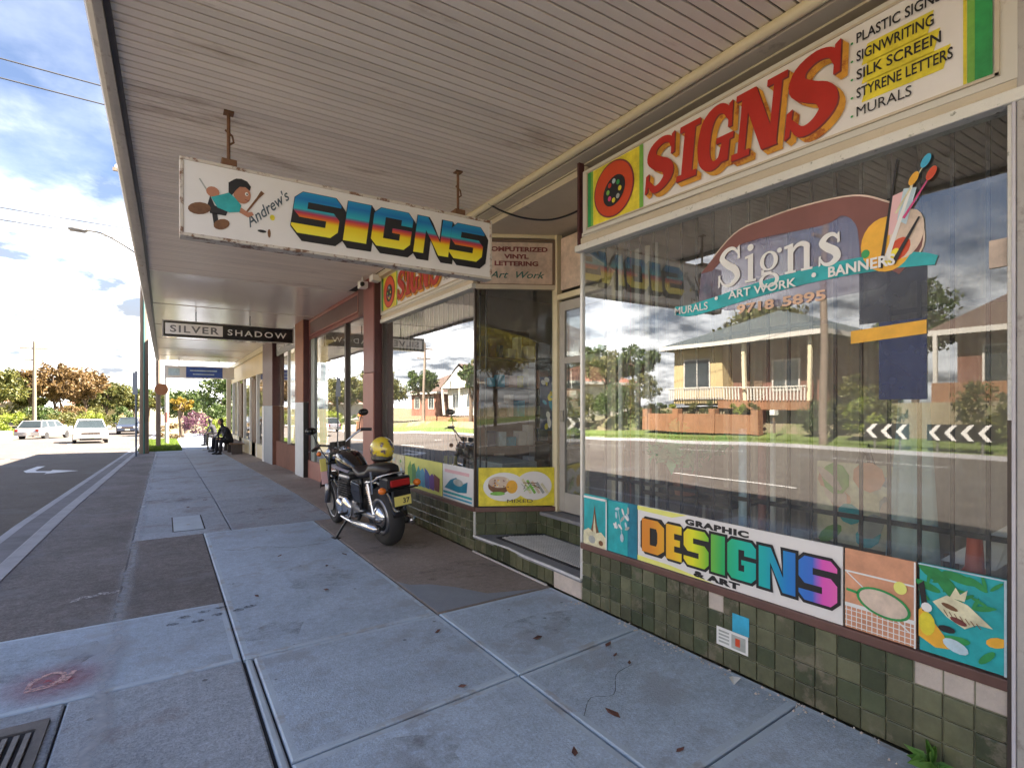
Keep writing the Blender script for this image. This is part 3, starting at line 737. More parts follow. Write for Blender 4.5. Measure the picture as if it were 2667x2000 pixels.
# damp paw-like stains
DAMP = worn_mat('damp_stain', (0.10, 0.12, 0.16), 28, .36, .60, .75)
for k, (x, y) in enumerate([(.12, 4.55), (.20, 4.42), (.25, 4.60), (.33, 4.48), (.36, 4.62), (.47, 4.50), (.55, 4.53), (.05, 4.44)]):
    blob('damp_spot', x, y, 0.045, DAMP, 0.004, 40 + k, 1.0, .7, fp)
CRACK = worn_mat('crack_dark', (0.05, 0.05, 0.06), 30, .30, .50, .85)
False and gstroke('crack', crom([(.47, 2.95), (.62, 2.88), (.78, 2.93), (.95, 2.80), (1.08, 2.83), (1.2, 2.70)], 4), .004, CRACK, .0035)
gstroke('crack', crom([(1.72, 2.05), (1.86, 2.16), (1.98, 2.12), (2.14, 2.27), (2.3, 2.31)], 4), .0035, CRACK, .0035)
False and gstroke('crack', crom([(-.35, 4.2), (-.2, 4.32), (-.05, 4.28), (.1, 4.45), (.22, 4.74)], 4), .005, CRACK, .0035)
gstroke('crack', crom([(.5, 6.5), (.7, 6.35), (.9, 6.4), (1.15, 6.2), (1.5, 6.22)], 4), .006, CRACK, .0035)
STN = worn_mat('brown_stain', (0.20, 0.175, 0.17), 6, .40, .78, .50)
for k, (x, yv, r_) in enumerate(((.62, 3.95, .20), (1.2, 4.9, .3), (2.3, 4.5, .35), (2.1, 5.6, .35), (.9, 2.2, .22), (2.2, 3.1, .25), (-.6, 4.2, .3), (1.3, 8.6, .4), (.2, 10.5, .4))): blob('stain', x, yv, r_, STN, .0032, 90 + k, 1.2, .8, fp)
# access lids and drain
ld = thing('access_lid', 'pale concrete service lid set in the footpath beside the dark strip', 'access cover')
MB().box(.10, .42, 7.75, 8.75, -.02, .006).build('lid', EDGE_L, ld, .004); MB().box(.085, .435, 7.73, 8.77, -.02, .002).build('frame', JOINT, ld)
MB().lathe([(.02, .006), (.02, .009)], (.26, 8.1, 0), n=10).build('lifting_ring', STEEL, ld)
dr = thing('drain_grate', 'dark iron drain grate with slots at the lower left corner of the footpath', 'drain grate')
MB().box(-.98, -.46, 2.35, 3.40, .0, .004).build('pit', JOINT, dr)
fr = MB().box(-.98, -.46, 3.32, 3.40, .004, .014).box(-.50, -.46, 2.35, 3.32, .004, .014).box(-.98, -.945, 2.35, 3.32, .004, .014); fr.build('frame', mat('iron_frame', (.15, .14, .14), .75, ns=14, amp=.35, bump=.5), dr)
bar_me = None
for k in range(11):
    if bar_me is None:
        o = B('bar', -.010, .010, -.42, .42, 0, .012, mat('iron_bar', (0.20, 0.195, 0.20), 0.7, ns=20, amp=0.4, bump=.5), dr); bar_me = o
    else: o = inst(bar_me, dr)
    o.location = (-.92 + .04 * k, 2.86, .008)
# leaves and litter lying about
LEAF = mat('dry_leaf', (0.13, 0.055, 0.045), 0.7, ns=60, amp=0.4)
lm = MB().add([(-.035, 0, .004), (-.01, .016, .012), (.025, .012, .008), (.05, 0, .016), (.022, -.014, .006), (-.012, -.018, .010)], [(0, 1, 2, 3, 4, 5)]).build('fallen_leaf', LEAF)
lpos = [(2.15, 3.42), (2.36, 2.58), (2.30, 2.45), (2.30, 2.33), (1.55, 3.35), (1.35, 2.62), (1.85, 1.98), (1.30, 5.3), (.98, 5.9), (1.55, 5.6), (1.12, 4.6), (2.05, 2.9), (1.9, 1.62), (1.50, 1.85), (.62, 4.75), (1.05, 7.2), (.30, 9.5), (.55, 10.1)]
for k, (x, y) in enumerate(lpos):
    o = lm if k == 0 else inst(lm)
    o.location = (x, y, 0.001); o.rotation_euler = (R(random.uniform(-12, 12)), R(random.uniform(-12, 12)), random.uniform(0, 6.3)); s = random.uniform(.5, 1.15); o.scale = (s, s, s)
    tag(o, 'small brown dry leaf lying on the grey footpath slabs', 'leaf', 'dry leaves on the footpath')
lt = MB().add([(-.03, -.02, 0), (.04, -.015, .02), (.03, .03, .012), (-.02, .02, .025)], [(0, 1, 2), (0, 2, 3)]).build('paper_scrap', WHITE)
lt.location = (2.62, 1.86, .005); tag(lt, 'scrap of white paper at the foot of the green tiled wall', 'litter')
# crumbs of rendering along the wall foot
cr_ = MB(); rr = random.Random(5)
for k in range(160):
    x = 2.72 - abs(rr.gauss(0, .05)); y = rr.uniform(.8, 3.3); s = rr.uniform(.003, .012)
    cr_.add([(x, y, 0), (x + s, y, 0), (x, y + s, 0), (x + s * .4, y + s * .4, s)], [(0, 1, 3), (1, 2, 3), (2, 0, 3)])
cr_.build('grit', CHIP, None, kind='stuff'); tag(bpy.data.objects['grit'], 'pale grit and mortar crumbs along the foot of the green tiles', 'grit')

# ------------------------------------------------------------------ awning
SZ = 3.455
def ex(y): return -0.235 - max(0, (7.0 - y)) * 0.011      # outer edge of the awning
aw = thing('awning', 'long street awning with ribbed beige lining over the footpath', 'awning')
b0 = MB().box(0, 2.86, -.0295, .0295, -.014, .0).build('soffit_board', SOFFIT, aw, .003)
b0.location = (ex(-3.0) + .04, -3.0, SZ)
y = -3.0; nb = 1
while y < 9.2:
    y += 0.0705
    o = inst(b0, aw); o.location = (ex(y) + .05, y, SZ + random.uniform(-.001, .001)); o.scale = ((2.60 - ex(y) - .05) / 2.86, 1, 1); nb += 1
MB().box(-.24, 2.75, -8, 9.23, SZ + .004, SZ + .03).build('backing_board', DARK, aw)
for k, (ya, yb) in enumerate(((9.24, 12.2), (12.2, 15.2), (15.2, 18.2), (18.2, 21.2), (21.2, 24.0), (24.0, 26.6))):
    B('soffit_panel', ex(ya) + .03, 2.74, ya + .006, yb - .006, SZ - .008, SZ + .02, SOFFIT2, aw)
    if k: B('cover_strip', ex(ya) + .03, 2.74, ya - .03, ya + .03, SZ - .016, SZ - .009, SOFFIT2, aw)
MB().box(-.3, 2.75, 9.24, 26.6, SZ + .021, SZ + .26).build('roof_deck', FASCIA, aw)
MB().box(-.3, 2.75, -8, 9.23, SZ + .031, SZ + .26).build('roof_deck', FASCIA, aw)
fm = MB(); ysf = [-8, -3, 2, 7, 12, 20, 26.6]
v = []
for yv in ysf: v += [(ex(yv) + .03, yv, SZ - .05), (ex(yv) - .005, yv, SZ - .05), (ex(yv) - .005, yv, SZ + .30), (ex(yv) + .03, yv, SZ + .30)]
fm.add(v, [(4 * i + k, 4 * i + (k + 1) % 4, 4 * i + 4 + (k + 1) % 4, 4 * i + 4 + k) for i in range(len(ysf) - 1) for k in range(4)] + [(0, 1, 2, 3)])
fm.build('fascia_board', FASCIA, aw)
fm = MB(); v = []
for yv in ysf: v += [(ex(yv) + .06, yv, SZ - .03), (ex(yv) + .031, yv, SZ - .03), (ex(yv) + .031, yv, SZ - .001), (ex(yv) + .06, yv, SZ - .001)]
fm.add(v, [(4 * i + k, 4 * i + (k + 1) % 4, 4 * i + 4 + (k + 1) % 4, 4 * i + 4 + k) for i in range(len(ysf) - 1) for k in range(4)])
fm.build('edge_bead', FRAME_DK, aw)
# small end gutter with rust, seen as the dark patches on the outer edge
MB().tube([(ex(2) - .05, -8, SZ + .27), (ex(26) - .05, 26.6, SZ + .27)], .05, 8, FASCIA).build('gutter', None, aw)
# electrical conduit and cornice along the facade
MB().tube([(2.585, -3, SZ - .045), (2.585, 5.25, SZ - .045)], .032, 10, CREAM).build('conduit', None, aw, smooth=True)
MB().tube([(2.585, 5.22, SZ - .045), (2.585, 5.30, SZ - .045)], .040, 10, CREAM).build('conduit_collar', None, aw)
B('wall_batten', 2.62, 2.74, -3, 8.3, SZ - .075, SZ - .004, CREAM_D, aw, .006)

# ------------------------------------------------------------------ the sign writer's shop (nearest building)
shop = thing('shop_building', 'sign painter shop with two big windows, splayed entry and green tiled base', 'shop')
def tiled(parent, F, w, h, nx, ny, m=TILE, wallmat=GROUT, skip=(), chip=(), thick=.012, holder_name='stall_riser', d_off=0.0):
    """a bed of grout with single tiles standing proud of it"""
    bed = MB(); bed.prism(rect(0, 0, w, h), F, -.05, d_off); bed = bed.build(holder_name, wallmat, parent)
    tw, th = w / nx, h / ny; proto = {}
    o0 = Vector(F(0, 0, 0)); ax = Vector(F(1, 0, 0)) - o0; az = Vector(F(0, 1, 0)) - o0; an = Vector(F(0, 0, 1)) - o0
    M = Matrix((ax, az, an)).transposed()
    g = .0032
    a, b_, t, bv = tw - 2 * g, th - 2 * g, thick, .004
    vv = [M @ Vector(p) for p in [(g, g, 0), (g + a, g, 0), (g + a, g + b_, 0), (g, g + b_, 0),
          (g, g, t - bv * .6), (g + a, g, t - bv * .6), (g + a, g + b_, t - bv * .6), (g, g + b_, t - bv * .6),
          (g + bv, g + bv, t), (g + a - bv, g + bv, t), (g + a - bv, g + b_ - bv, t), (g + bv, g + b_ - bv, t)]]
    ff = []
    for i in range(4):
        j = (i + 1) % 4; ff += [(i, j, j + 4, i + 4), (i + 4, j + 4, j + 8, i + 8)]
    ff.append((8, 9, 10, 11))
    def pro(mm):
        if mm.name not in proto:
            me = bpy.data.meshes.new('tile'); me.from_pydata([tuple(q) for q in vv], [], ff); me.materials.append(mm); proto[mm.name] = me
        return proto[mm.name]
    for j in range(ny):
        for i in range(nx):
            if (i, j) in skip: continue
            mm = TILE_D if random.random() < .22 else m
            if (i, j) in chip: mm = CHIP
            o = link(pro(mm), 'tile', bed)
            o.location = F(i * tw, j * th, d_off - (.006 if (i, j) in chip else 0) + random.uniform(-.0015, .001))
    return bed
WY0, WY1 = 3.29, 0.745           # front window, far and near side
tiled(shop, F_wall(2.75, WY0, 0.0), WY0 - WY1, .405, 24, 4, chip={(11, 3), (21, 3), (23, 3), (22, 3)})
tiled(shop, F_wall(2.75, 7.86, 0.0), 7.86 - 5.03, .405, 27, 4)
SPL = lambda x: 5.03 - .54 * (x - 2.74)
nrm = Vector((-.475, -.88, 0)); rt = Vector((.88, -.475, 0))
Fs = F_gen((2.75, 5.025, .165), rt, nrm)
tiled(shop, Fs, .86, .245, 8, 2, m=TILE_D)
nrm2 = Vector((-.475, .88, 0)); rt2 = Vector((-.88, -.475, 0))
Fs2 = F_gen((3.50, 3.70, 0.165), rt2, nrm2)
tiled(shop, Fs2, .86, .245, 8, 2, m=TILE_D)
# entry steps
tiled(shop, F_wall(2.755, 5.02, 0.012), 1.34, .145, 12, 1, holder_name='step_riser')
B('patched_render', 2.742, 2.80, 3.30, 3.66, .0, .162, CHIP, shop, .01)
sb = MB(); ws = [(2.72, 5.03), (2.735, 4.7), (2.755, 4.4), (2.73, 4.1), (2.735, 3.7), (2.725, 3.29)]
sb.add([(x, y, .135) for x, y in ws] + [(3.6, 3.29, .135), (3.6, 5.03, .135)] + [(x + .01, y, .168) for x, y in ws] + [(3.6, 3.29, .168), (3.6, 5.03, .168)],
       [tuple(range(8)), tuple(range(8, 16))] + [(i, (i + 1) % 8, (i + 1) % 8 + 8, i + 8) for i in range(8)])
sb.build('step_slab', mat('step_stone', (0.22, 0.225, 0.25), .7, ns=8, amp=.2, bump=.4, dirt=((.34, .35, .37), 4, .58, .5)), shop, .008)
nz = MB(); wsn = [(x - .003, y) for x, y in ws]
for i in range(len(wsn) - 1): nz.tube([(wsn[i][0] + .012, wsn[i][1], .160), (wsn[i + 1][0] + .012, wsn[i + 1][1], .160)], .011, 6)
nz.build('worn_nosing', mat('worn_edge', (.62, .63, .65), .7, ns=20, amp=.25), shop)
B('base_strip', 2.708, 2.722, 3.72, 5.02, 0.0, .014, FRAME_AL, shop)
MB().box(2.86, 3.34, 3.40, 4.80, .1681, .174).build('mat_bed', JOINT, shop)
fmz = MB(); rr = random.Random(3)
for i in range(15):
    for j in range(46):
        x = 2.90 + i * .029; yv = 3.46 + j * .028 + (i % 2) * .014
        if yv > SPL(x) - .14: continue
        fmz.box(x, x + .021, yv, yv + .017, .1741, .180)
fmz.build('mosaic_tiles', mat('mosaic_white', (.68, .67, .66), .5, ns=40, amp=.2), shop, kind='stuff')
tiled(shop, F_wall(3.36, 4.72, .176), 1.1, .19, 9, 2, m=TILE_D, holder_name='step_riser')
B('upper_step_slab', 3.335, 3.75, 3.55, 4.72, .367, .405, mat('step_stone', (0.22,) * 3), shop, .008)
# sills, frames
SILL = BROWN_SILL
B('sill', 2.722, 2.80, WY1 - .02, WY0, .409, .456, SILL, shop, .006)
B('sill', 2.722, 2.80, 5.03, 7.86, .409, .456, SILL, shop, .006)
MB().prism(rect(0, 0, .86, .045), F_gen((2.745, 5.02, .412), rt, nrm), -.05, .025).build('sill', SILL, shop)
def pane(name, F, w, h, m=GLASS, parent=shop):
    o = MB(); o.prism(rect(0, 0, w, h), F, -.006, 0); return o.build(name, m, parent)
front = MB().add([(2.75, WY0, .45), (2.75, WY1, .45), (2.75, WY1, 2.70), (2.75, WY0, 2.74)], [(0, 1, 2, 3)]).build('window_pane', GLASS, shop)
pane2 = MB().add([(2.75, 7.84, .45), (2.75, 5.04, .45), (2.75, 5.04, 2.76), (2.75, 7.84, 2.76)], [(0, 1, 2, 3)]).build('window_pane', GLASS, shop)
MB().add([Fs(0, .29, 0), Fs(.85, .29, 0), Fs(.85, 2.56, 0), Fs(0, 2.56, 0)], [(0, 1, 2, 3)]).build('window_pane', GLASS2, shop)
MB().add([Fs2(0, .29, 0), Fs2(.85, .29, 0), Fs2(.85, 2.56, 0), Fs2(0, 2.56, 0)], [(0, 1, 2, 3)]).build('window_pane', GLASS2, shop)
B('corner_trim', 2.733, 2.758, WY0 - .012, WY0 + .014, .17, 2.73, FRAME_AL, shop, .003)
B('corner_trim', 2.733, 2.760, 5.015, 5.040, .46, 2.76, FRAME_DK, shop, .003)
B('corner_trim', 2.730, 2.757, 5.016, 5.040, .16, .41, FRAME_AL, shop, .003)
B('window_stile', 2.72, 2.80, WY1 - .018, WY1, .0, 2.70, FRAME_DK, shop, .002)
B('peeling_trim', 2.712, 2.719, WY1 - .018, WY1 - .003, 1.45, 2.69, PEEL, shop, .002)
B('window_stile', 2.715, 2.80, 7.80, 7.86, .456, 2.76, FRAME_DK, shop, .004)
B('pier', 2.70, 3.0, .30, WY1 - .032, 0, 3.3, FASCIA, shop, .006)
B('edge_trim', 2.695, 2.75, WY1 - .031, WY1 - .019, 0, 2.66, mat('pale_lilac_pipe', (.55, .53, .58), .4), shop, .004)
# transom lips and cornice under the signs (they fall slightly to the right)
def slanted(name, y0, y1, za, zb, drop, x0, x1, m, bevel=.004, parent=shop):
    v = []
    for yv in (y0, y1):
        dz = -drop * (y0 - yv)
        v += [(x0, yv, za + dz), (x1, yv, za + dz), (x1, yv, zb + dz), (x0, yv, zb + dz)]
    return MB().add(v, [(0, 1, 2, 3), (4, 7, 6, 5), (0, 4, 5, 1), (1, 5, 6, 2), (2, 6, 7, 3), (3, 7, 4, 0)]).build(name, m, parent, bevel)
def header(y0, y1, zt, drop, tag_label):
    slanted('transom_lip', y0, y1, zt - .02, zt + .03, drop, 2.690, 2.80, PEEL, .006)
    slanted('transom_mould', y0, y1, zt + .031, zt + .085, drop, 2.705, 2.80, CREAM_D, .012)
    slanted('transom_band', y0, y1, zt + .086, zt + .125, drop, 2.715, 2.80, W_OFF, .01)
header(3.32, .60, 2.72, .02, 0)
header(7.86, 5.0, 2.76, .0, 0)

def painters_sign(y0, w, z0, drop, label, group, g0=.817, g1=.054):
    """projecting sign box over a window: palette, big slab letters, list of services, green end"""
    s = thing('shop_sign', label, 'sign', group)
    F = lambda a, b, d=0: (2.70 - d, y0 - a, z0 - drop * a + b * (g0 + g1 * a))
    bx = MB(); bx.prism(rect(0, -.045, w, .545), F, -.08, 0); bx.build('sign_box', W_OFF, s, .006)
    k = w / 2.53
    A = lambda a: a * k
    MB().flat(rect(A(.07), 0, A(2.42), .50), F, .003).build('sign_face', W_SIGN, s)
    fr = MB()
    for r_ in (rect(A(.055), -.012, A(2.475), .0), rect(A(.055), .50, A(2.475), .512), rect(A(.052), -.012, A(.066), .512), rect(A(2.462), -.012, A(2.476), .512)): fr.prism(r_, F, .001, .012)
    fr.build('frame', CREAM_D, s)
    for r_ in ((.075, .13), (2.375, 2.40)): MB().flat(rect(A(r_[0]), .004, A(r_[1]), .496), F, .005).build('light_green_stripe', P_GRN2, s)
    for r_ in ((.072, .105), (2.40, 2.455)): MB().flat(rect(A(r_[0]), .004, A(r_[1]), .496), F, .007).build('green_stripe', P_GRN, s)
    for r_ in ((.131, .62), (2.362, 2.374)): MB().flat(rect(A(r_[0]), .004, A(r_[1]), .496), F, .005).build('yellow_stripe', P_YEL, s)
    MB().flat(rect(A(.60), .004, A(.635), .496), F, .007).build('green_stripe', P_GRN2, s)
    rd = MB(); rd.flat(ellipse(A(.35), .25, A(.205), .238, 36), F, .009, P_MAR); rd.flat(ellipse(A(.35), .25, A(.192), .225, 36), F, .011, P_RED2); rd.build('palette_disc', None, s)
    pal = MB(); pal.flat(ellipse(A(.36), .23, A(.105), .13, 24, -.5), F, .013, P_BLK)
    rr = random.Random(2)
    for kk, cm in enumerate((P_YEL, P_GRN, P_LBLUE, P_RED, P_GRN2, P_PINKD, P_YEL, P_GREYP)):
        t = kk * .78; pal.flat(ellipse(A(.36) + .06 * math.cos(t), .23 + .08 * math.sin(t), .018, .022, 8), F, .0145, cm)
    pal.build('paint_palette', None, s)
    # slab serif capitals with a gold drop shade
    def letters():
        L = []
        x = A(.66)
        spec = [('S', .66, .235, .075, .375), ('I', .925, .15, .075, .375), ('G', 1.08, .235, .07, .385), ('N', 1.315, .295, .065, .39), ('S', 1.62, .26, .058, .405)]
        for ch, xx, w_, b_, h in spec: L.append((ch, A(xx), b_, w_ * k, h))
        return L
    def serif_cap(ch, w_, h):
        t = w_ * .30; out = []
        sh = .10
        def sk(poly): return [(a + b * sh, b) for a, b in poly]
        if ch == 'S':
            pts = crom([(w_ * .90, h * .74), (w_ * .78, h * .90), (w_ * .50, h * .95), (w_ * .22, h * .86), (w_ * .18, h * .68), (w_ * .42, h * .54), (w_ * .72, h * .42), (w_ * .82, h * .24), (w_ * .62, h * .08), (w_ * .34, h * .05), (w_ * .10, h * .24)], 4)
            out.append(stroke(pts, [t * .35, t * .6, t * .8, t * 1.0, t * 1.25, t * 1.3, t * 1.2, t * .9, t * .7, t * .35]))
            out.append([(w_ * .86, h * .60), (w_ * .98, h * .62), (w_ * .94, h * 1.02), (w_ * .84, h * .98)])
            out.append([(w_ * .02, h * .00), (w_ * .12, h * .04), (w_ * .14, h * .40), (w_ * .02, h * .36)])
        if ch == 'I':
            out.append(rect(w_ * .24, .0, w_ * .76, h)); out.append(rect(0, 0, w_, h * .11)); out.append(rect(0, h * .89, w_, h))
        if ch == 'G':
            pts = crom([(w_ * .86, h * .72), (w_ * .70, h * .90), (w_ * .46, h * .95), (w_ * .22, h * .82), (w_ * .14, h * .5), (w_ * .22, h * .18), (w_ * .46, h * .05), (w_ * .68, h * .12), (w_ * .78, h * .30)], 4)
            out.append(stroke(pts, [t * .4, t * .7, t * 1.0, t * 1.25, t * 1.25, t * 1.1, t * .8, t * .6, t * .8]))
            out.append([(w_ * .82, h * .58), (w_ * .93, h * .58), (w_ * .90, h), (w_ * .80, h * .96)])
            out.append(rect(w_ * .52, h * .38, w_ * 1.0, h * .48)); out.append(rect(w_ * .68, 0.02, w_ * .90, h * .42))
        if ch == 'N':
            out.append(rect(w_ * .12, 0, w_ * .27, h)); out.append(rect(w_ * .75, 0, w_ * .90, h))
            out.append([(w_ * .10, h), (w_ * .40, h), (w_ * .92, 0), (w_ * .62, 0)])
            out.append(rect(0, 0, w_ * .38, h * .10)); out.append(rect(w_ * .62, h * .90, w_ * 1.0, h)); out.append(rect(0, h * .90, w_ * .38, h))
        return [sk(p) for p in out]
    red = MB(); gold = MB(); dk = MB()
    for ch, x, b_, w_, h in letters():
        for q, poly in enumerate(serif_cap(ch, w_, h)):
            red.flat([(a + x, b + b_) for a, b in poly], F, .0240 + q * .0006)
            for st in range(9):
                (gold if st > 1 else dk).flat([(a + x + .0032 * (st + 1), b + b_ - .0042 * (st + 1)) for a, b in poly], F, .0225 - st * .0013 + q * .0002)
    gold.build('lettering_shade', P_GOLD, s); dk.build('lettering_edge', P_MAR, s); red.build('lettering', P_RED, s)
    rows = ['PLASTIC SIGNS', 'SIGNWRITING', 'SILK SCREEN', 'STYRENE LETTERS', 'MURALS']
    for r_, t in enumerate(rows):
        bb = .412 - r_ * .0915; wd = [.325, .30, .325, .365, .22][r_] * k; bo = 0 if t[0] == 'M' else .0010
        tx = MB(); put_text(tx, F, t, A(1.965), bb, .070, P_BLK, .009, bold=bo, fit=wd)
        tx.build('service_line', P_BLK, s)
        MB().flat(ellipse(A(1.945), bb + .01, .006, .006, 8), F, .009).build('bullet_dot', P_GRN, s)
        if 1 <= r_ <= 3: MB().flat([(A(1.985), bb - .03), (A(1.99) + wd * .84, bb - .03), (A(2.00) + wd * .88, bb + .065), (A(2.01), bb + .065)], F, .006).build('yellow_highlight', P_YEL, s)
    return s
P_RED2 = mat('print_orange_red', (0.62, 0.07, 0.02), 0.45, amp=0.12, ns=12)
P_PINKD = mat('print_magenta', (0.60, 0.06, 0.22), 0.45, amp=0.05)
painters_sign(3.235, 2.53, 2.852, .029, 'large sign box over the nearest window, red slab letters and palette disc', 'red lettered sign boxes')
painters_sign(7.86, 2.84, 2.90, .0, 'farther sign box half hidden behind the hanging sign, red letters and palette disc', 'red lettered sign boxes', .95, 0)
# walls around
B('fascia_wall', 2.74, 2.95, -3.0, 5.02, 3.37, 3.50, CREAM_D, shop)
B('side_board', 2.69, 2.76, 3.262, 3.285, 2.75, 3.42, RED_D, shop)
B('fascia_wall', 2.745, 2.95, 5.02, 8.4, 3.40, 3.50, CREAM_D, shop)
B('entry_ceiling', 2.74, 3.9, 3.25, 5.2, 3.31, 3.36, CREAM_D, shop)
# upper wall and mass of the building
B('upper_wall', 2.76, 9.0, -8.0, 8.4, 3.75, 5.3, WALLC, shop)
B('floor', 3.56, 9.0, -3.0, 8.35, .30, .40, INT_F, shop); B('floor', 2.80, 3.555, -3.0, 3.27, .30, .40, INT_F, shop); B('floor', 2.80, 3.555, 5.06, 8.35, .30, .40, INT_F, shop)
B('ceiling', 2.9, 9.0, -3.0, 8.35, 3.38, 3.42, INT_W, shop)
B('back_wall', 7.2, 7.4, -3.0, 8.35, .4, 3.38, INT_W, shop)
B('party_wall', 2.8, 9.0, 8.0, 8.35, 0, 3.75, INT_W, shop)
B('party_wall', 2.8, 9.0, -.4, .0, 0, 3.75, INT_W, shop)
B('outer_wall', 2.78, 9.0, -8.0, -.45, 0, 3.75, WALLC, shop)
# entry: post, top lights, door
B('entry_post', 3.47, 3.545, 4.575, 4.66, .405, 3.31, CREAM, shop, .006)
B('entry_post', 3.47, 3.545, 3.66, 3.75, .405, 3.31, CREAM, shop, .006)
B('entry_transom', 3.475, 3.54, 3.751, 4.574, 2.62, 2.68, CREAM, shop, .005)
MB().prism(rect(0, 0, .84, .05), F_gen((2.75, 5.02, 2.735), rt, nrm), -.03, .03).build('transom', CREAM_D, shop, .005)
MB().prism(rect(0, 0, .84, .04), F_gen((2.75, 5.02, 3.27), rt, nrm), -.03, .03).build('transom', CREAM, shop, .005)
MB().prism(rect(0, 0, .84, .53), F_gen((2.75, 5.02, 2.76), rt, nrm), -.04, -.012).build('top_light', mat('sign_surround', (.30, .24, .19), .6), shop)
MB().prism(rect(0, 0, .84, .60), F_gen((3.49, 3.70, 2.735), rt2, nrm2), -.03, .0).build('top_light', CREAM_D, shop)
B('top_light', 3.50, 3.515, 3.80, 4.54, 2.72, 3.26, P_PEACH, shop)
dfr = MB(); dfr.box(3.50, 3.54, 4.48, 4.57, .42, 2.60).box(3.50, 3.54, 3.76, 3.85, .42, 2.60).box(3.50, 3.54, 3.85, 4.48, .42, .62).box(3.50, 3.54, 3.85, 4.48, 2.5, 2.60).box(3.50, 3.54, 3.85, 4.48, 1.95, 2.02)
dd = dfr.build('door', mat('door_grey', (.42, .40, .37), .5, amp=.15), shop, .004)
B('door_glass', 3.515, 3.522, 3.85, 4.48, .62, 2.5, GLASS2, dd)
B('lock', 3.485, 3.50, 4.49, 4.54, 1.35, 1.47, STEEL, dd)
# sign in the splayed top light
cv = thing('fascia_sign', 'cream board in the splayed entry advertising computerized vinyl lettering', 'sign')
Fc = F_gen((2.79, 5.0, 2.79), rt, nrm)
MB().prism(rect(0, 0, .76, .44), Fc, -.005, .012, ).build('panel', P_PEACH, cv)
fr = MB()
for r_ in (rect(-.03, -.03, .79, .0), rect(-.03, .44, .79, .47), rect(-.03, 0, .0, .44), rect(.76, 0, .79, .44)): fr.prism(r_, Fc, -.005, .03)
fr.build('frame', mat('sign_frame_brown', (.16, .11, .08), .6), cv)
tx = MB()
put_text(tx, Fc, 'COMPUTERIZED', .38, .345, .065, None, .014, bold=.003, align='CENTER', fit=.66)
put_text(tx, Fc, 'VINYL', .38, .27, .062, None, .014, bold=.003, align='CENTER', fit=.26)
put_text(tx, Fc, 'LETTERING', .38, .195, .065, None, .014, bold=.003, align='CENTER', fit=.46)
tx.build('lettering', P_MAR, cv)
tx = MB(); put_text(tx, Fc, 'Art  Work', .38, .065, .10, None, .014, bold=.001, align='CENTER', fit=.58, shear=.35); tx.build('script_lettering', mat('print_dark_green', (.02, .12, .10), .5), cv)

# loose cable under the awning
cb = MB(); cb.tube(crom([(2.56, 4.42, 3.40), (2.66, 4.35, 3.33), (2.85, 4.25, 3.27), (3.05, 4.1, 3.25), (3.2, 3.9, 3.30), (3.15, 3.6, 3.33), (2.95, 3.45, 3.29), (2.78, 3.31, 3.30)], 6), .009, 6, BLACK)
cb = cb.build('loose_cable'); tag(cb, 'black cable sagging below the awning over the entry', 'cable')

# ------------------------------------------------------------------ hanging sign over the footpath
hs_ = thing('hanging_sign', 'white hanging sign in a rusty frame with big blue, red and yellow block letters', 'sign')
HX0, HX1, HZ0, HZ1, HY = .082, 2.345, 2.578, 3.078, 4.0
B('panel', HX0 + .02, HX1 - .02, HY, HY + .10, HZ0 + .02, HZ1 - .02, W_SIGN, hs_)
for r_ in ((HX0, HX1, HZ1 - .022, HZ1), (HX0, HX1, HZ0, HZ0 + .022), (HX0, HX0 + .022, HZ0 + .022, HZ1 - .022), (HX1 - .022, HX1, HZ0 + .022, HZ1 - .022)):
    B('frame', r_[0], r_[1], HY - .006, HY + .106, r_[2], r_[3], RUSTW, hs_, .004)
for x in (.36, 2.05):
    MB().tube([(x, HY + .05, HZ1 + .012), (x, HY + .05, SZ - .012)], .011, 8, RUST).build('hanger_rod', None, hs_)
    MB().box(x - .045, x + .045, HY + .0, HY + .10, HZ1 + .001, HZ1 + .045).build('clamp', RUST, hs_, .005)
    MB().tube([(x - .02, HY + .05, SZ - .13), (x + .022, HY + .05, SZ - .16), (x + .03, HY + .05, SZ - .20), (x, HY + .05, SZ - .225)], .007, 6, RUST).build('hook', None, hs_)
    MB().box(x - .03, x + .03, HY + .02, HY + .08, SZ - .02, SZ - .003).build('ceiling_plate', RUST, hs_)
Fh = F_cross(HY, HX0, HZ0)
# blended block capitals with a black drop block
m_, nt_, b_ = bsdf_mat('chrome_blend_print')
P_BLEND = ramp_mat('sunset_blend_print', 2, HZ0 + .115, HZ0 + .435,
    [(0, (.93, .88, .08)), (.34, (.88, .66, .02)), (.42, (.75, .16, .03)), (.50, (.48, .03, .10)), (.545, (.10, .20, .30)), (.58, (.03, .45, .55)), (.80, (.01, .18, .50)), (1, (.02, .34, .60))], .35)
lt_ = [('S', .675, .345), ('I', 1.035, .185), ('G', 1.235, .335), ('N', 1.575, .325), ('S', 1.875, .33)]
fa = MB(); bl = MB(); wl = MB(); hb, hh = .130, .290
for i, (ch, x, w) in enumerate(lt_):
    sh = .14; x -= HX0 - .055; b0_ = hb
    def tr(poly, dx=0, dy=0): return [(x + a + b * sh + dx, b0_ + b + dy) for a, b in poly]
    for lp in block_letter(ch, w * .92, hh, .098 if ch != 'I' else .1, .004):
        if lp: wl.flat(tr(lp), Fh, .0105 + i * .0004)
    for lp in block_letter(ch, w * .92, hh, .090 if ch != 'I' else .1, 0):
        if lp: fa.flat(tr(lp), Fh, .013 + i * .0001)
    for st in range(9):
        for lp in block_letter(ch, w * .92, hh, .098, .006):
            if lp: bl.flat(tr(lp, .0042 * (st + .5), -.0052 * (st + .5)), Fh, .0098 - st * .0008 + i * .00008)
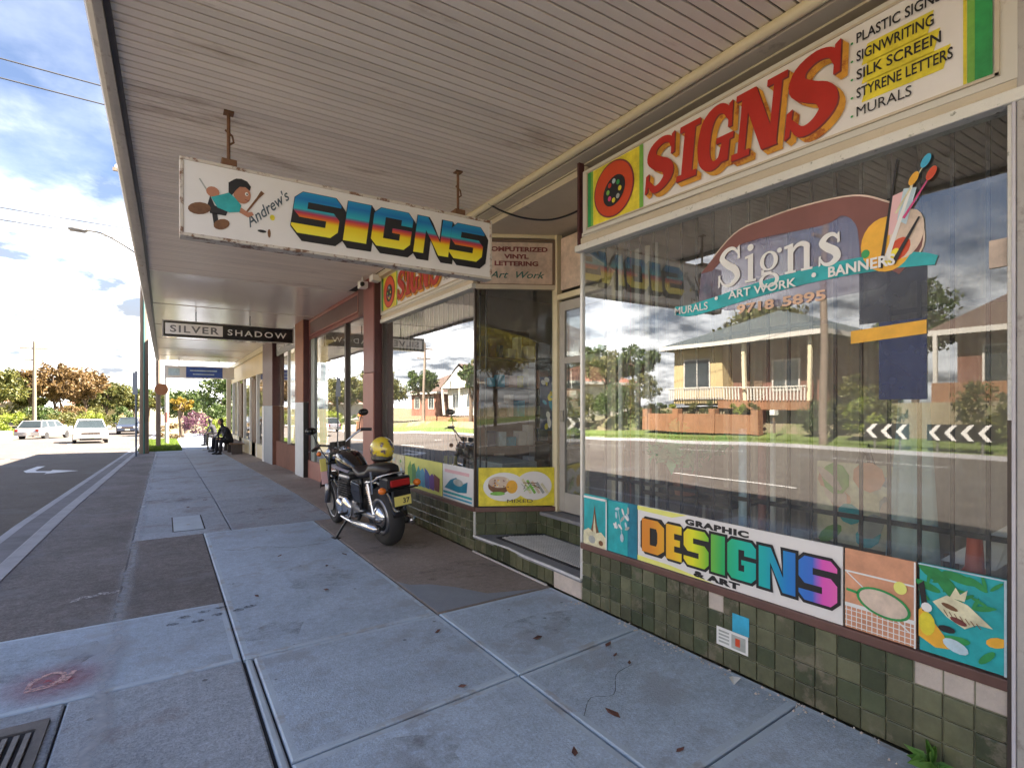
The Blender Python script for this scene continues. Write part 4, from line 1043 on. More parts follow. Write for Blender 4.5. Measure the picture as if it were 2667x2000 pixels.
bl.build('lettering_shade', P_BLK, hs_); wl.build('lettering_edge', P_BLK, hs_); fa.build('lettering', P_BLEND, hs_)
tx = MB(); put_text(tx, Fh, "Andrew's", .40, .115, .098, None, .003, bold=.0008, shear=.5, rot=R(44) , wide=.92)
tx.build('script_lettering', mat('print_slate', (.06, .09, .12), .5), hs_)
# a plain painted figure flying with brushes
def pp(x, z): return (x - HX0, z - HZ0)
SKIN = mat('print_skin', (.46, .20, .12), .5, amp=.1)
MB().flat(ellipse(*pp(.435, 2.905), .052, .062, 18), Fh, .003).build('painted_face', SKIN, hs_)
MB().flat(stroke([pp(.42, 2.80), pp(.47, 2.775), pp(.50, 2.79)], [.035, .03, .022]), Fh, .0034).build('painted_arm', SKIN, hs_)
MB().flat(ellipse(*pp(.265, 2.885), .038, .034, 14), Fh, .0032).build('painted_arm', SKIN, hs_)
MB().flat(ellipse(*pp(.462, 2.91), .010, .013, 10), Fh, .0042).build('painted_eye', WHITE, hs_)
MB().flat(ellipse(*pp(.464, 2.909), .005, .007, 8), Fh, .0048).build('painted_pupil', P_BLK, hs_)
MB().flat(stroke([pp(.452, 2.873), pp(.47, 2.868), pp(.48, 2.875)], .004), Fh, .0042).build('painted_mouth', P_MAR, hs_)
MB().flat([pp(.355, 2.90), pp(.355, 2.965), pp(.385, 2.99), pp(.40, 3.0), pp(.43, 3.005), pp(.465, 2.995), pp(.488, 2.965), pp(.48, 2.935), pp(.455, 2.955), pp(.42, 2.95), pp(.395, 2.92), pp(.375, 2.885)], Fh, .004).build('painted_hair', P_BLK, hs_)
MB().flat([pp(.255, 2.85), pp(.36, 2.90), pp(.395, 2.87), pp(.43, 2.83), pp(.42, 2.785), pp(.36, 2.77), pp(.29, 2.79)], Fh, .0038).build('painted_shirt', mat('print_turquoise', (.03, .40, .42), .5, amp=.3, ns=12), hs_)
for nm_, pl_, d_, m_ in (('painted_leg', [pp(.25, 2.86), pp(.275, 2.80), pp(.35, 2.775), pp(.34, 2.745), pp(.25, 2.745), pp(.235, 2.80)], .0030, P_BLK), ('painted_shoe', ellipse(*pp(.19, 2.765), .065, .038, 14, .25), .0034, P_BRN),
        ('painted_shoe', ellipse(*pp(.315, 2.685), .05, .032, 14, .5), .0034, P_BRN), ('painted_leg', stroke([pp(.275, 2.75), pp(.285, 2.68), pp(.31, 2.66)], .03), .003, P_BLK),
        ('painted_stick', stroke([pp(.19, 2.955), pp(.25, 2.86)], .009), .003, P_GREYP), ('painted_brush', stroke([pp(.46, 2.79), pp(.53, 2.90), pp(.56, 2.945)], [.010, .014, .026]), .0032, P_BRN)):
    MB().flat(pl_, Fh, d_).build(nm_, m_, hs_)
MB().flat(ellipse(*pp(.62, 2.785), .016, .020, 10), Fh, .003).build('painted_drop', P_YEL, hs_); MB().flat(ellipse(*pp(.60, 2.675), .010, .030, 10), Fh, .003).build('painted_brush', P_BRN, hs_); MB().flat(ellipse(*pp(.555, 2.682), .028, .010, 10), Fh, .0028).build('painted_pot', P_BLK, hs_)

# ------------------------------------------------------------------ pictures on the glass below the windows
def board(label, ya, yb, z0, z1, m=W_SIGN, group=None, fr=True, F=None, w=None):
    t = thing('window_board', label, 'sign board', group)
    w = w or (ya - yb); F = F or F_wall(2.742, ya, z0)
    mb = MB(); mb.prism(rect(.002, 0, w - .002, z1 - z0), F, -.004, .004); mb.build('panel', m, t)
    return t, F, w, z1 - z0
BZ0, BZ1 = .463, .835
t, F, w, h = board('small teal picture board with a gold tower, left end under the near window', 3.262, 2.995, BZ0 - .01, BZ1, P_TEAL)
MB().flat([(.06, .05), (.10, .17), (.125, .31), (.15, .17), (.20, .05)], F, .006, P_BRN).flat([(.10, .05), (.125, .25), (.15, .05)], F, .0075, P_CREAM).build('painted_tower', None, t)
MB().flat([(.0, .0), (.0, .10), (.06, .13), (.13, .10), (.20, .12), (.262, .08), (.262, 0)], F, .009, P_CREAM).flat(ellipse(.1, .05, .04, .03, 10), F, .0105, P_GREYP).flat(ellipse(.2, .04, .025, .02, 10), F, .0105, P_BRN).build('painted_rocks', None, t)
MB().flat(rect(0, .355, .262, .372), F, .0105).flat(rect(.252, 0, .264, .372), F, .0105).build('edge_strip', WHITE, t)
t, F, w, h = board('teal picture board with pale flowers under the near window', 2.99, 2.70, BZ0 - .005, BZ1 - .005, P_TEALD)
MB().flat(rect(.0, .0, .20, .365), F, .0055).build('painted_ground', P_TEAL, t)
mb = MB(); rr = random.Random(4)
for k in range(16):
    a0, b0_ = rr.uniform(.05, .22), rr.uniform(.18, .35); an = rr.uniform(0, 6)
    mb.flat(ellipse(a0, b0_, .026, .010, 8, an), F, .0065 + k * .0003, (P_LBLUE, WHITE, P_GREYP)[k % 3])
mb.flat(stroke([(.10, .33), (.13, .22), (.15, .10)], .006), F, .0062, P_LBLUE).flat(ellipse(.15, .12, .018, .03, 10), F, .0118, P_LBLUE)
mb.build('painted_flowers', None, t)
t, F, w, h = board('long white board with rainbow block letters and black outline under the near window', 2.695, 1.352, BZ0 - .005, BZ1 - .003, W_SIGN)
MB().flat([(0, h - .002), (.42, h - .002), (.30, h - .035), (0, h - .03)], F, .006, P_YELL := mat('print_lemon', (.85, .85, .22), .5)).flat([(0, .002), (.62, .002), (.30, .03), (0, .035)], F, .006, P_YELL).build('yellow_swash', None, t)
P_RAIN = ramp_mat('rainbow_print', 1, 1.38, 2.66, [(0, (.80, .14, .48)), (.05, (.74, .10, .50)), (.09, (.05, .16, .62)), (.19, (.02, .22, .62)), (.29, (.01, .42, .45)), (.40, (.01, .50, .36)), (.50, (.03, .45, .12)), (.58, (.22, .55, .04)), (.66, (.80, .80, .03)), (.78, (.88, .50, .03)), (.93, (.72, .26, .03))], .4)
LW = [('D', .195), ('E', .125), ('S', .185), ('I', .095), ('G', .180), ('N', .205), ('S', .190)]
x = .045; fa = MB(); bl = MB()
for i, (ch, wl_) in enumerate(LW):
    th_ = {'I': .085, 'E': .066}.get(ch, .072)
    hhh = .222
    ls = [l for l in block_letter(ch, wl_, hhh, th_, 0) if l]
    fa.flat([[(x + a, .072 + b) for a, b in l] for l in ls], F, .010)
    for l in [l for l in block_letter(ch, wl_, hhh, th_, .016) if l]: bl.flat([(x + a, .072 + b) for a, b in l], F, .0066 + i * .0004)
    x += wl_ + .0165
bl.build('lettering_outline', P_BLK, t); fa.build('lettering', P_RAIN, t)
tx = MB(); put_text(tx, F, 'GRAPHIC', .405, .318, .046, None, .006, bold=.003, fit=.44, space=1.15); put_text(tx, F, '& ART', .47, .014, .046, None, .0065, bold=.003, fit=.32, space=1.1); tx.build('small_lettering', P_BLK, t)
t, F, w, h = board('terracotta picture board with tennis racket, ball and net under the near window', 1.345, 1.05, BZ0 - .003, BZ1 - .003, P_ORNG)
mb = MB(); mb.flat(rect(.003, .262, .292, .270), F, .006); mb.flat(stroke([(.01, .262), (.27, .06)], .006), F, .0066); mb.flat(rect(.003, .10, .292, .118), F, .0062); mb.build('painted_lines', WHITE, t)
mb = MB(); mb.flat([ellipse(.165, .155, .112, .062, 28, -.18), ellipse(.165, .155, .100, .052, 28, -.18)], F, .0085); mb.flat(stroke([(.06, .175), (.01, .18)], .012), F, .0085); mb.build('painted_racket', P_GRN, t)
MB().flat(ellipse(.165, .155, .1, .052, 24, -.18), F, .0072).build('racket_strings', P_PEACH, t)
MB().flat(ellipse(.235, .245, .026, .028, 18), F, .0092).build('painted_ball', P_YELL, t)
mb = MB()
for k in range(13): mb.flat(rect(.008 + k * .022, .005, .012 + k * .022, .10), F, .0064)
for k in range(4): mb.flat(rect(.004, .010 + k * .024, .291, .014 + k * .024), F, .0070)
mb.build('painted_net', WHITE, t, kind='stuff')
MB().flat(rect(.288, 0, .295, .372), F, .011).build('edge_strip', WHITE, t)
t, F, w, h = board('teal picture board with green leaves, seafood and fruit, right end under the near window', 1.04, .748, BZ0 - .0, BZ1 - .0, P_TEAL)
mb = MB()
for k, (a, b, l, an) in enumerate([(.06, .33, .07, -.5), (.10, .30, .08, -.9), (.03, .28, .05, -.3), (.14, .34, .06, -.2), (.20, .33, .04, -.6), (.17, .19, .04, .8), (.22, .24, .035, .3), (.12, .08, .06, .2), (.23, .05, .04, .9)]):
    mb.flat(ellipse(a, b, l, l * .32, 12, an), F, .0058 + k * .0003)
for k in range(14):
    a_ = (k * .37) % 1; mb.flat(ellipse(.02 + a_ * .25, .24 + .11 * ((k * .61) % 1), .030, .007, 8, -.8 + k * .2), F, .0088 + k * .00004)
mb.build('painted_leaves', P_GRN, t)
mb = MB(); mb.flat([(.05, .22), (.10, .26), (.17, .24), (.25, .17), (.20, .17), (.16, .14), (.10, .17)], F, .0095, P_CREAM)
mb.flat([(.11, .255), (.13, .30), (.145, .275), (.17, .30), (.16, .25)], F, .0102, P_CREAM); mb.flat(ellipse(.11, .215, .03, .010, 10, -.3), F, .011, P_BRN); mb.flat(ellipse(.14, .165, .03, .012, 10, -.3), F, .0112, P_MAR); mb.flat(ellipse(.10, .12, .03, .015, 10), F, .0114, P_BLK)
for k in range(7): mb.flat(stroke([(.09 + k * .018, .20 - k * .004), (.105 + k * .018, .175 - k * .003)], .003), F, .0118 + k * .0001, P_BRN)
mb.build('painted_seafood', None, t)
mb = MB(); mb.flat([(.0, .06), (.0, .17), (.02, .20), (.05, .14), (.09, .09), (.11, .04), (.06, .03)], F, .0092, P_ORY := mat('print_orange', (.80, .42, .04), .5, amp=.2, ns=20)); mb.flat(ellipse(.03, .12, .03, .05, 12), F, .0100, P_YEL); mb.flat(ellipse(.13, .06, .045, .025, 12, -.3), F, .0120, P_LBLUE); mb.flat([(.0, .28), (.02, .30), (.035, .18), (.015, .17)], F, .0108, P_BLK); mb.flat(ellipse(.26, .12, .035, .02, 10, .4), F, .0090, P_ORY); mb.flat(ellipse(.03, .19, .02, .02, 10), F, .0126, WHITE)
mb.build('painted_fruit', None, t)
MB().flat(rect(.284, 0, .292, h), F, .0135).flat(rect(0, h - .006, .283, h), F, .0135).build('edge_strip', P_LBLUE, t)
# yellow food board in the splayed entry
Ff = F_gen((2.745, 5.02, .47), rt, nrm)
t, F, w, h = board('yellow picture board of food on white plates in the splayed entry', 0, 0, 0, .40, P_YEL, F=lambda a, b, d=0: Ff(a + .03, b, d + .012), w=.80)
mb = MB(); mb.flat(ellipse(.27, .20, .22, .15, 28), F, .006, WHITE); mb.flat(ellipse(.58, .21, .19, .15, 28), F, .0068, W_SIGN)
mb.build('painted_plates', None, t)
mb = MB(); mb.flat(ellipse(.22, .215, .12, .085, 18), F, .0085, P_BRN); mb.flat(ellipse(.22, .25, .115, .06, 18), F, .0095, P_PEACH); mb.flat(ellipse(.35, .20, .06, .07, 14), F, .0100, P_ORY); mb.flat(ellipse(.2, .13, .08, .02, 12), F, .0105, P_GRN2)
for k in range(5): mb.flat(stroke([(.46 + k * .05, .28 - k * .012), (.55 + k * .045, .13)], .026), F, .0092 + k * .0005, (P_CREAM, P_GRN2, P_PEACH, P_GREYP, P_CREAM)[k])
rr = random.Random(31)
for k in range(16): mb.flat(ellipse(.14 + rr.uniform(0, .17), .19 + rr.uniform(0, .085), rr.uniform(.005, .016), rr.uniform(.004, .010), 7, rr.uniform(0, 3)), F, .0108 + k * .0001, (P_BRN, P_ORY, P_CREAM, P_MAR)[k % 4])
for k in range(12): mb.flat(stroke([(.44 + rr.uniform(0, .2), .17 + rr.uniform(0, .1)), (.47 + rr.uniform(0, .2), .14 + rr.uniform(0, .1))], .008), F, .0118 + k * .00005, (P_BRN, P_GREYP, P_GRN2)[k % 3])
mb.build('painted_food', None, t)
tx = MB(); put_text(tx, F, 'MIXED', .30, .035, .05, None, .0125, bold=0, fit=.27); tx.build('lettering', P_BLK, t)
# boards under the far window
t, F, w, h = board('pale picture board with orange and cream fruit, behind the motorcycle', 7.78, 7.0, .47, .85, P_CREAM)
mb = MB(); rr = random.Random(9)
for k in range(22): mb.flat(ellipse(rr.uniform(.06, .72), rr.uniform(.05, .33), rr.uniform(.02, .07), rr.uniform(.02, .06), 10, rr.uniform(0, 3)), F, .0055 + k * .0004, (P_ORY, P_LBLUE, P_GRN2, P_YEL, P_PEACH)[k % 5])
mb.build('painted_fruit', None, t)
t, F, w, h = board('board with a green to violet colour fan in the middle below the farther window', 6.98, 5.82, .46, .85, P_YELL)
mb = MB(); cols = (P_GRN2, P_GRN, P_TEAL, P_SKY, P_BLUE, mat('print_violet', (.16, .05, .32), .5), P_MAR)
for k in range(7): mb.flat([(.12 + k * .14, .05), (.10 + k * .14, .24 + .06 * math.sin(k * 2.1)), (.19 + k * .14, .34 - .02 * k), (.27 + k * .14, .2), (.25 + k * .14, .04)], F, .0055 + k * .0006, cols[k])
mb.build('painted_fan', None, t)
t, F, w, h = board('white board with a teal fish and stripes near the entry corner, below the farther window', 5.80, 5.05, .46, .85, W_SIGN)
mb = MB(); mb.flat([(.05, .12), (.2, .22), (.35, .26), (.5, .20), (.62, .24), (.60, .12), (.4, .10)], F, .006, P_TEALD); mb.flat(ellipse(.4, .21, .12, .04, 14), F, .008, P_GREYP); mb.flat(rect(.02, .06, .72, .085), F, .0066, P_TEAL); mb.flat(rect(.02, .02, .72, .04), F, .0066, P_SKY); mb.flat(rect(.06, .30, .66, .335), F, .0066, PINK)
mb.build('painted_fish', None, t)
# stickers on the tiles
st = MB().prism(rect(0, 0, .105, .105), F_wall(2.735, 1.952, .225), 0, .002).build('sticker', P_SKY); tag(st, 'square sky blue sticker on the green tiles', 'sticker')
st = thing('sticker', 'white printed notice stuck on the green tiles below the blue sticker', 'sticker')
F = F_wall(2.735, 2.058, .118); MB().prism(rect(0, 0, .205, .105), F, 0, .0012).build('paper', WHITE, st)
mb = MB(); rr = random.Random(8)
for k in range(4):
    mb.flat(rect(.015, .018 + k * .020, .085, .029 + k * .020), F, .0016, P_GREYP)
mb.flat(rect(.10, .012, .19, .09), F, .0018, P_GREYP); mb.flat(rect(.125, .03, .155, .075), F, .0022, P_RED2)
mb.build('print', None, st)
wn_ = MB().prism(rect(0, 0, .06, .11), F_wall(2.747, .806, 2.045), 0, .006).build('notice_plate', P_PEACH, None, .002); tag(wn_, 'small cream notice plate at the right end of the window glass', 'plate')

# ------------------------------------------------------------------ mural painted on the inside of the near window
mu = thing('window_mural', 'painted palette mural on the window glass with white serif word and teal ribbon', 'mural')
F = F_wall(2.7475, 3.29, 0)
g = lambda y, z: (3.29 - y, z)
pal = crom([g(2.18, 2.31), g(1.953, 2.488), g(1.75, 2.52), g(1.543, 2.525), g(1.311, 2.50), g(1.173, 2.43), g(1.05, 2.33), g(1.03, 2.19), g(1.12, 2.09)], 5)
inner = crom([g(1.17, 2.13), g(1.27, 2.19), g(1.284, 2.262), g(1.30, 2.36), g(1.36, 2.42), g(1.46, 2.40), g(1.9, 2.42), g(2.10, 2.31)], 4)
MB().flat(pal + inner, F, .0).build('palette_shape', P_PAL, mu)
def film_mat(name, col, al):
    m, nt, b = bsdf_mat(name); b.inputs['Base Color'].default_value = (*col, 1); b.inputs['Roughness'].default_value = .3
    co = N(nt, 'ShaderNodeTexCoord'); nz = N(nt, 'ShaderNodeTexNoise', i_Scale=4.0, i_Detail=6.0); nt.links.new(co.outputs['Object'], nz.inputs['Vector'])
    mr = N(nt, 'ShaderNodeMapRange'); mr.inputs[1].default_value = .3; mr.inputs[2].default_value = .7; mr.inputs[3].default_value = al * .6; mr.inputs[4].default_value = min(1, al * 1.35)
    nt.links.new(nz.outputs['Fac'], mr.inputs[0]); nt.links.new(mr.outputs[0], b.inputs['Alpha']); return m
MB().flat(pal + [g(1.2, 2.04), g(1.6, 2.03), g(2.0, 2.06), g(2.2, 2.12)], F, -.0018).build('mural_ground', film_mat('mauve_film', (.30, .27, .42), .42), mu)
MB().flat([g(1.285, 2.135), g(1.285, 1.886), g(1.014, 1.886), g(1.014, 2.12)], F, -.0012).build('painted_dark_reflection', film_mat('dark_reflection_film', (.03, .035, .06), .75), mu)  # dark reflected shape painted on the glass as a tinted film
MB().flat(stroke(pal[2:-4], .008), F, .002).build('palette_rim', P_PEACH, mu)
rb = crom([g(2.379, 2.115), g(2.221, 2.10), g(1.8, 2.145), g(1.472, 2.165), g(1.2, 2.16), g(1.05, 2.14), g(.98, 2.12)], 4)
MB().flat(stroke(rb, [.05, .075, .078, .076, .075, .06, .04]), F, .003).build('teal_ribbon', P_TEAL, mu)
# serif word
ser = MB(); yb = 0
def sw(pts, w, dx, d): ser.flat([(a + dx, b) for a, b in stroke(pts, w)], F, d)
Z0 = 2.195; hX = .145; hC = .225
def P_(x, y): return (3.29 - 2.06 + x, Z0 + y)
def S_glyph(x, w, h):
    q = crom([P_(x + w * .88, h * .76), P_(x + w * .66, h * .94), P_(x + w * .38, h * .92), P_(x + w * .20, h * .74), P_(x + w * .42, h * .56), P_(x + w * .72, h * .40), P_(x + w * .80, h * .20), P_(x + w * .56, h * .04), P_(x + w * .28, h * .06), P_(x + w * .10, h * .24)], 4)
    ser.flat(stroke(q, [.010, .018, .026, .034, .040, .040, .034, .022, .014, .010]), F, .0050)
    ser.flat([P_(x + w * .82, h * .64), P_(x + w * .92, h * .66), P_(x + w * .90, h), P_(x + w * .82, h * .94)], F, .0054)
    ser.flat([P_(x + w * .04, 0), P_(x + w * .12, h * .04), P_(x + w * .14, h * .34), P_(x + w * .05, h * .32)], F, .0054)
S_glyph(0, .165, hC)
ser.flat([P_(.20, .012), P_(.20, hX), P_(.232, hX + .01), P_(.232, .012)], F, .005); ser.flat([P_(.182, 0), P_(.25, 0), P_(.25, .013), P_(.182, .013)], F, .0055); ser.flat([P_(.182, hX - .012), P_(.21, hX - .012), P_(.232, hX + .01), P_(.182, hX)], F, .006); ser.flat([(a, b) for a, b in ellipse(*P_(.216, hX + .045), .019, .019, 12)], F, .005)
oo = lambda cx, cy, rx, ry, tx_, ty_: [ellipse(*P_(cx, cy), rx, ry, 20), ellipse(*P_(cx, cy), rx - tx_, ry - ty_, 20)]
ser.flat(oo(.325, .092, .052, .052, .024, .010), F, .005); ser.flat(oo(.325, -.012, .058, .040, .022, .011), F, .0053); ser.flat(stroke([P_(.29, .05), P_(.29, .028), P_(.34, .026)], .016), F, .0056); ser.flat(ellipse(*P_(.385, .135), .014, .014, 10), F, .005)
for sx in (.43, .515): ser.flat([P_(sx, .012), P_(sx, hX - .012), P_(sx + .030, hX - .012), P_(sx + .030, .012)], F, .005); ser.flat([P_(sx - .014, 0), P_(sx + .044, 0), P_(sx + .044, .012), P_(sx - .014, .012)], F, .0055)
ser.flat([P_(.412, hX - .014), P_(.43, hX - .014), P_(.46, hX - .014), P_(.46, hX + .008), P_(.412, hX)], F, .006); ser.flat(stroke(crom([P_(.45, .10), P_(.475, .132), P_(.505, .140), P_(.53, .125), P_(.531, .10)], 4), [.012, .018, .024, .030, .030]), F, .0064)
S_glyph(.585, .115, hX + .01)
ser.build('serif_lettering', WHITE, mu)
F0_ = F; F = lambda a, b, d=0: F0_(a, b, d + .008)
for w_args in (('MURALS', 3.29 - 2.37, 2.085, .065, .0005, .25), ('ART WORK', 3.29 - 1.98, 2.122, .062, .0012, .40), ('BANNERS', 3.29 - 1.42, 2.135, .068, .002, .29)):
    tx = MB(); put_text(tx, F, w_args[0], w_args[1], w_args[2], w_args[3], None, .0055, bold=w_args[4], fit=w_args[5]); tx.build('ribbon_word', WHITE, mu)
for q_ in ((2.06, 2.14), (1.49, 2.16)): MB().flat(ellipse(*g(*q_), .012, .012, 10), F, .0055).build('ribbon_dot', WHITE, mu)
F = F0_
if False:
    tx = MB(); put_text(tx, F, 'MURALS', 3.29 - 2.37, 2.085, .065, None, .0055, bold=.0015, fit=.25); put_text(tx, F, 'ART WORK', 3.29 - 1.98, 2.122, .062, None, .0055, bold=.0012, fit=.40); put_text(tx, F, 'BANNERS', 3.29 - 1.42, 2.135, .068, None, .0055, bold=.002, fit=.29)
tx = MB(); put_text(tx, F, '9718', 3.29 - 1.93, 2.030, .070, None, .0055, bold=.002, fit=.225); tx.build('phone_number', P_NUM, mu); tx = MB(); put_text(tx, F, '5895', 3.29 - 1.66, 2.030, .070, None, .0055, bold=.002, fit=.225); tx.build('phone_number', P_NUM, mu)
mb = MB(); mb.flat(ellipse(*g(1.17, 2.235), .105, .125, 24, .2), F, .0035, P_ORY); mb.flat(ellipse(*g(1.09, 2.26), .065, .105, 20, -.2), F, .0042, P_PEACH); mb.flat(ellipse(*g(1.12, 2.20), .055, .04, 14, .9), F, .0048, P_RED2); mb.flat(ellipse(*g(1.15, 2.17), .045, .02, 12, .9), F, .0054, P_YEL); mb.flat(ellipse(*g(1.255, 2.21), .018, .020, 12), F, .0058, P_GRN)
mb.build('paint_blobs', None, mu)
mb = MB()
for k, (a, b, c_, d_, mm_, wd) in enumerate([((1.19, 2.13), (1.125, 2.60), P_TEALD, P_BLK, P_BLK, .016), ((1.17, 2.16), (1.06, 2.49), WHITE, P_ORY, WHITE, .022), ((1.13, 2.36), (1.015, 2.55), P_CREAM, P_SKY, P_CREAM, .010), ((1.10, 2.33), (.995, 2.49), P_NAVY, P_RED2, P_PINKD, .012), ((1.14, 2.14), (1.04, 2.32), P_BLK, P_TEALD, P_BLK, .020)]):
    mb.flat(stroke([g(*a), g(*b)], [wd, wd * .8, wd * .4]), F, .007 + k * .0006, mm_)
    if k in (1, 2, 3): mb.flat(ellipse(*g(*b), .016, .030, 12, -.5), F, .0105 + k * .0005, d_)
mb.flat([g(1.15, 2.44), g(1.10, 2.45), g(1.12, 2.28), g(1.16, 2.27)], F, .0065, PINK); mb.flat([g(1.10, 2.46), g(1.05, 2.45), g(1.09, 2.30), g(1.125, 2.33)], F, .0068, P_LBLUE)
mb.build('painted_brushes', None, mu)

# ------------------------------------------------------------------ inside the shop
gr = thing('security_grille', 'row of upright black steel bars behind the near window', 'security bars')
gb = MB().box(-.007, .007, -.007, .007, .42, 3.2).build('bar', BLACK, gr); 
for k in range(20):
    o = gb if k == 0 else inst(gb, gr); o.location = (2.92, .86 + .124 * k, 0)
for z in (.95, 1.95, 2.9): B('rail', 2.930, 2.940, .74, 3.25, z - .012, z + .012, BLACK, gr)
for k, (yv, w_, c_) in enumerate(((3.17, .05, WHITE), (3.07, .04, P_MAR), (2.98, .05, P_GREYP), (2.88, .04, W_OFF), (2.80, .05, P_GREYP))):
    o = B('curtain_strip', 3.02, 3.035, yv - w_ / 2, yv + w_ / 2, .45, 2.7, c_, None, .004); tag(o, ('white hanging strip nearest the entry behind the near window', 'dark red hanging strip next to the white one behind the near window', 'grey hanging strip beside the dark red one behind the near window', 'cream hanging strip behind the near window left of the last grey one', 'last grey hanging strip of the row behind the near window')[k], 'curtain')
cu = MB(); n_ = 60; v = []
for k in range(n_ + 1):
    yv = 3.2 - 2.35 * k / n_; x_ = 4.35 + .05 * math.sin(k * 1.9) + .02 * math.sin(k * .7)
    v += [(x_, yv, .42), (x_, yv, 2.9)]
cu.add(v, [(2 * k, 2 * k + 2, 2 * k + 3, 2 * k + 1) for k in range(n_)]); cu = cu.build('display_curtain', mat('curtain_cloth', (.55, .50, .43), .9, ns=1.5, amp=.35), None, smooth=True)
tag(cu, 'brown grey pleated curtain closing the display space behind the near window', 'curtain')
gr2 = thing('security_grille', 'row of upright pale steel bars behind the farther window', 'security bars')
for k in range(20):
    o = inst(gb, gr2); o.location = (2.95, 5.15 + .135 * k, 0)
B('rail', 2.96, 2.97, 5.1, 7.8, 1.9, 1.92, BLACK, gr2)
poster = thing('hanging_banner', 'navy blue printed banner with a yellow band stuck on the near window', 'banner')
F = F_wall(2.7455, 1.30, 0)
MB().prism(rect(.10, 1.535, .285, 1.885), F, -.002, 0).build('cloth', film_mat('navy_film', (.02, .04, .13), .80), poster); MB().flat([(-.02, 1.80), (.285, 1.815), (.285, 1.875), (-.02, 1.86)], F, .002).build('yellow_band', P_ORY, poster)
# easel frame in the window
ea = thing('easel', 'black metal easel standing behind the near window', 'easel')
for (a, b) in (((3.12, 1.75, .4), (3.2, 1.46, 1.30)), ((3.12, 1.17, .4), (3.2, 1.46, 1.30)), ((3.55, 1.46, .4), (3.2, 1.46, 1.30))): MB().tube([a, b], .014, 8, BLACK).build('leg', None, ea)
B('shelf', 3.08, 3.16, 1.22, 1.72, .72, .75, BLACK, ea)
def cvs(label, y0, y1, z0, z1, x, cs, seed):
    t = thing('painting', label, 'painting'); B('canvas', x, x + .02, y1, y0, z0, z1, cs[0], t)
    rr = random.Random(seed); mb = MB(); F = F_wall(x, y0, z0)
    for k in range(14): mb.flat(ellipse(rr.uniform(.05, y0 - y1 - .05), rr.uniform(.04, z1 - z0 - .04), rr.uniform(.02, .09), rr.uniform(.02, .08), 9, rr.uniform(0, 3)), F, .001 + k * .0004, cs[1 + k % (len(cs) - 1)])
    mb.build('picture', None, t)
cvs('painting with orange and pale green shapes resting on the black easel', 1.68, 1.26, .76, 1.20, 3.12, (P_CREAM, P_ORNG, P_GRN2, P_GREYP, P_PEACH, P_TEAL), 3)
cvs('brown painting leaning low behind the easel', 1.95, 1.40, .42, .76, 3.24, (P_GREYP, P_ORNG, P_TEALD, P_BRN, P_CREAM), 5)
def lathe_thing(name, prof, loc, m, label, cat, n=16):
    o = MB().lathe(prof, (0, 0, 0), n=n).build(name, m, None, smooth=True); o.location = loc; return tag(o, label, cat)
lathe_thing('vinyl_roll', [(.035, 0), (.035, .95)], (2.99, 2.05, .42), P_LBLUE, 'tall pale blue roll of vinyl standing behind the near window', 'roll')
lathe_thing('vinyl_roll', [(.022, 0), (.022, .80)], (2.97, 1.86, .62), WHITE, 'thin white roll of vinyl hanging beside the pale blue roll', 'roll')
lathe_thing('vinyl_roll', [(.028, 0), (.028, 1.15)], (3.02, 1.95, .42), RED_L, 'dark red roll standing between two pale rolls in the window', 'roll')
lathe_thing('bottle', [(.10, 0), (.11, .1), (.10, .28), (.035, .38), (.028, .5), (.03, .52)], (3.0, .93, .42), P_RED2, 'red bottle shaped vase behind the glass at the right end', 'vase')
lathe_thing('bottle', [(.08, 0), (.09, .08), (.07, .2), (.03, .28), (.03, .36)], (3.25, 1.10, .42), P_BRN, 'small brown vase behind the glass next to the red one', 'vase')
dp_ = MB()
for k in range(10):
    a = k * .03; dp_.v += [(2.98 + .02 * math.sin(k * 1.7), 1.30 - a, .42), (2.98 + .03 * math.sin(k * 1.3 + 1), 1.22 - a * .45, 1.65)]
dp_.f = [[2 * k, 2 * k + 2, 2 * k + 3, 2 * k + 1] for k in range(9)]; dp_.m = [0] * 9
o = dp_.build('drape', mat('pale_teal_cloth', (.50, .64, .64), .8, amp=.2, ns=3), None, smooth=True); so = o.modifiers.new('s', 'SOLIDIFY'); so.thickness = .004
tag(o, 'pale teal cloth draped full height behind the near window', 'cloth')
wb = MB().add([(3.0, 1.06, .80), (3.0, .80, 1.02), (3.02, .74, .93), (3.02, .74, 1.10), (3.0, .86, .80)], [(0, 4, 2, 3, 1)]).build('paper_sheet', WHITE)
so = wb.modifiers.new('s', 'SOLIDIFY'); so.thickness = .004
tag(wb, 'bright white slanting sheet at the lower right corner of the near window', 'sheet')
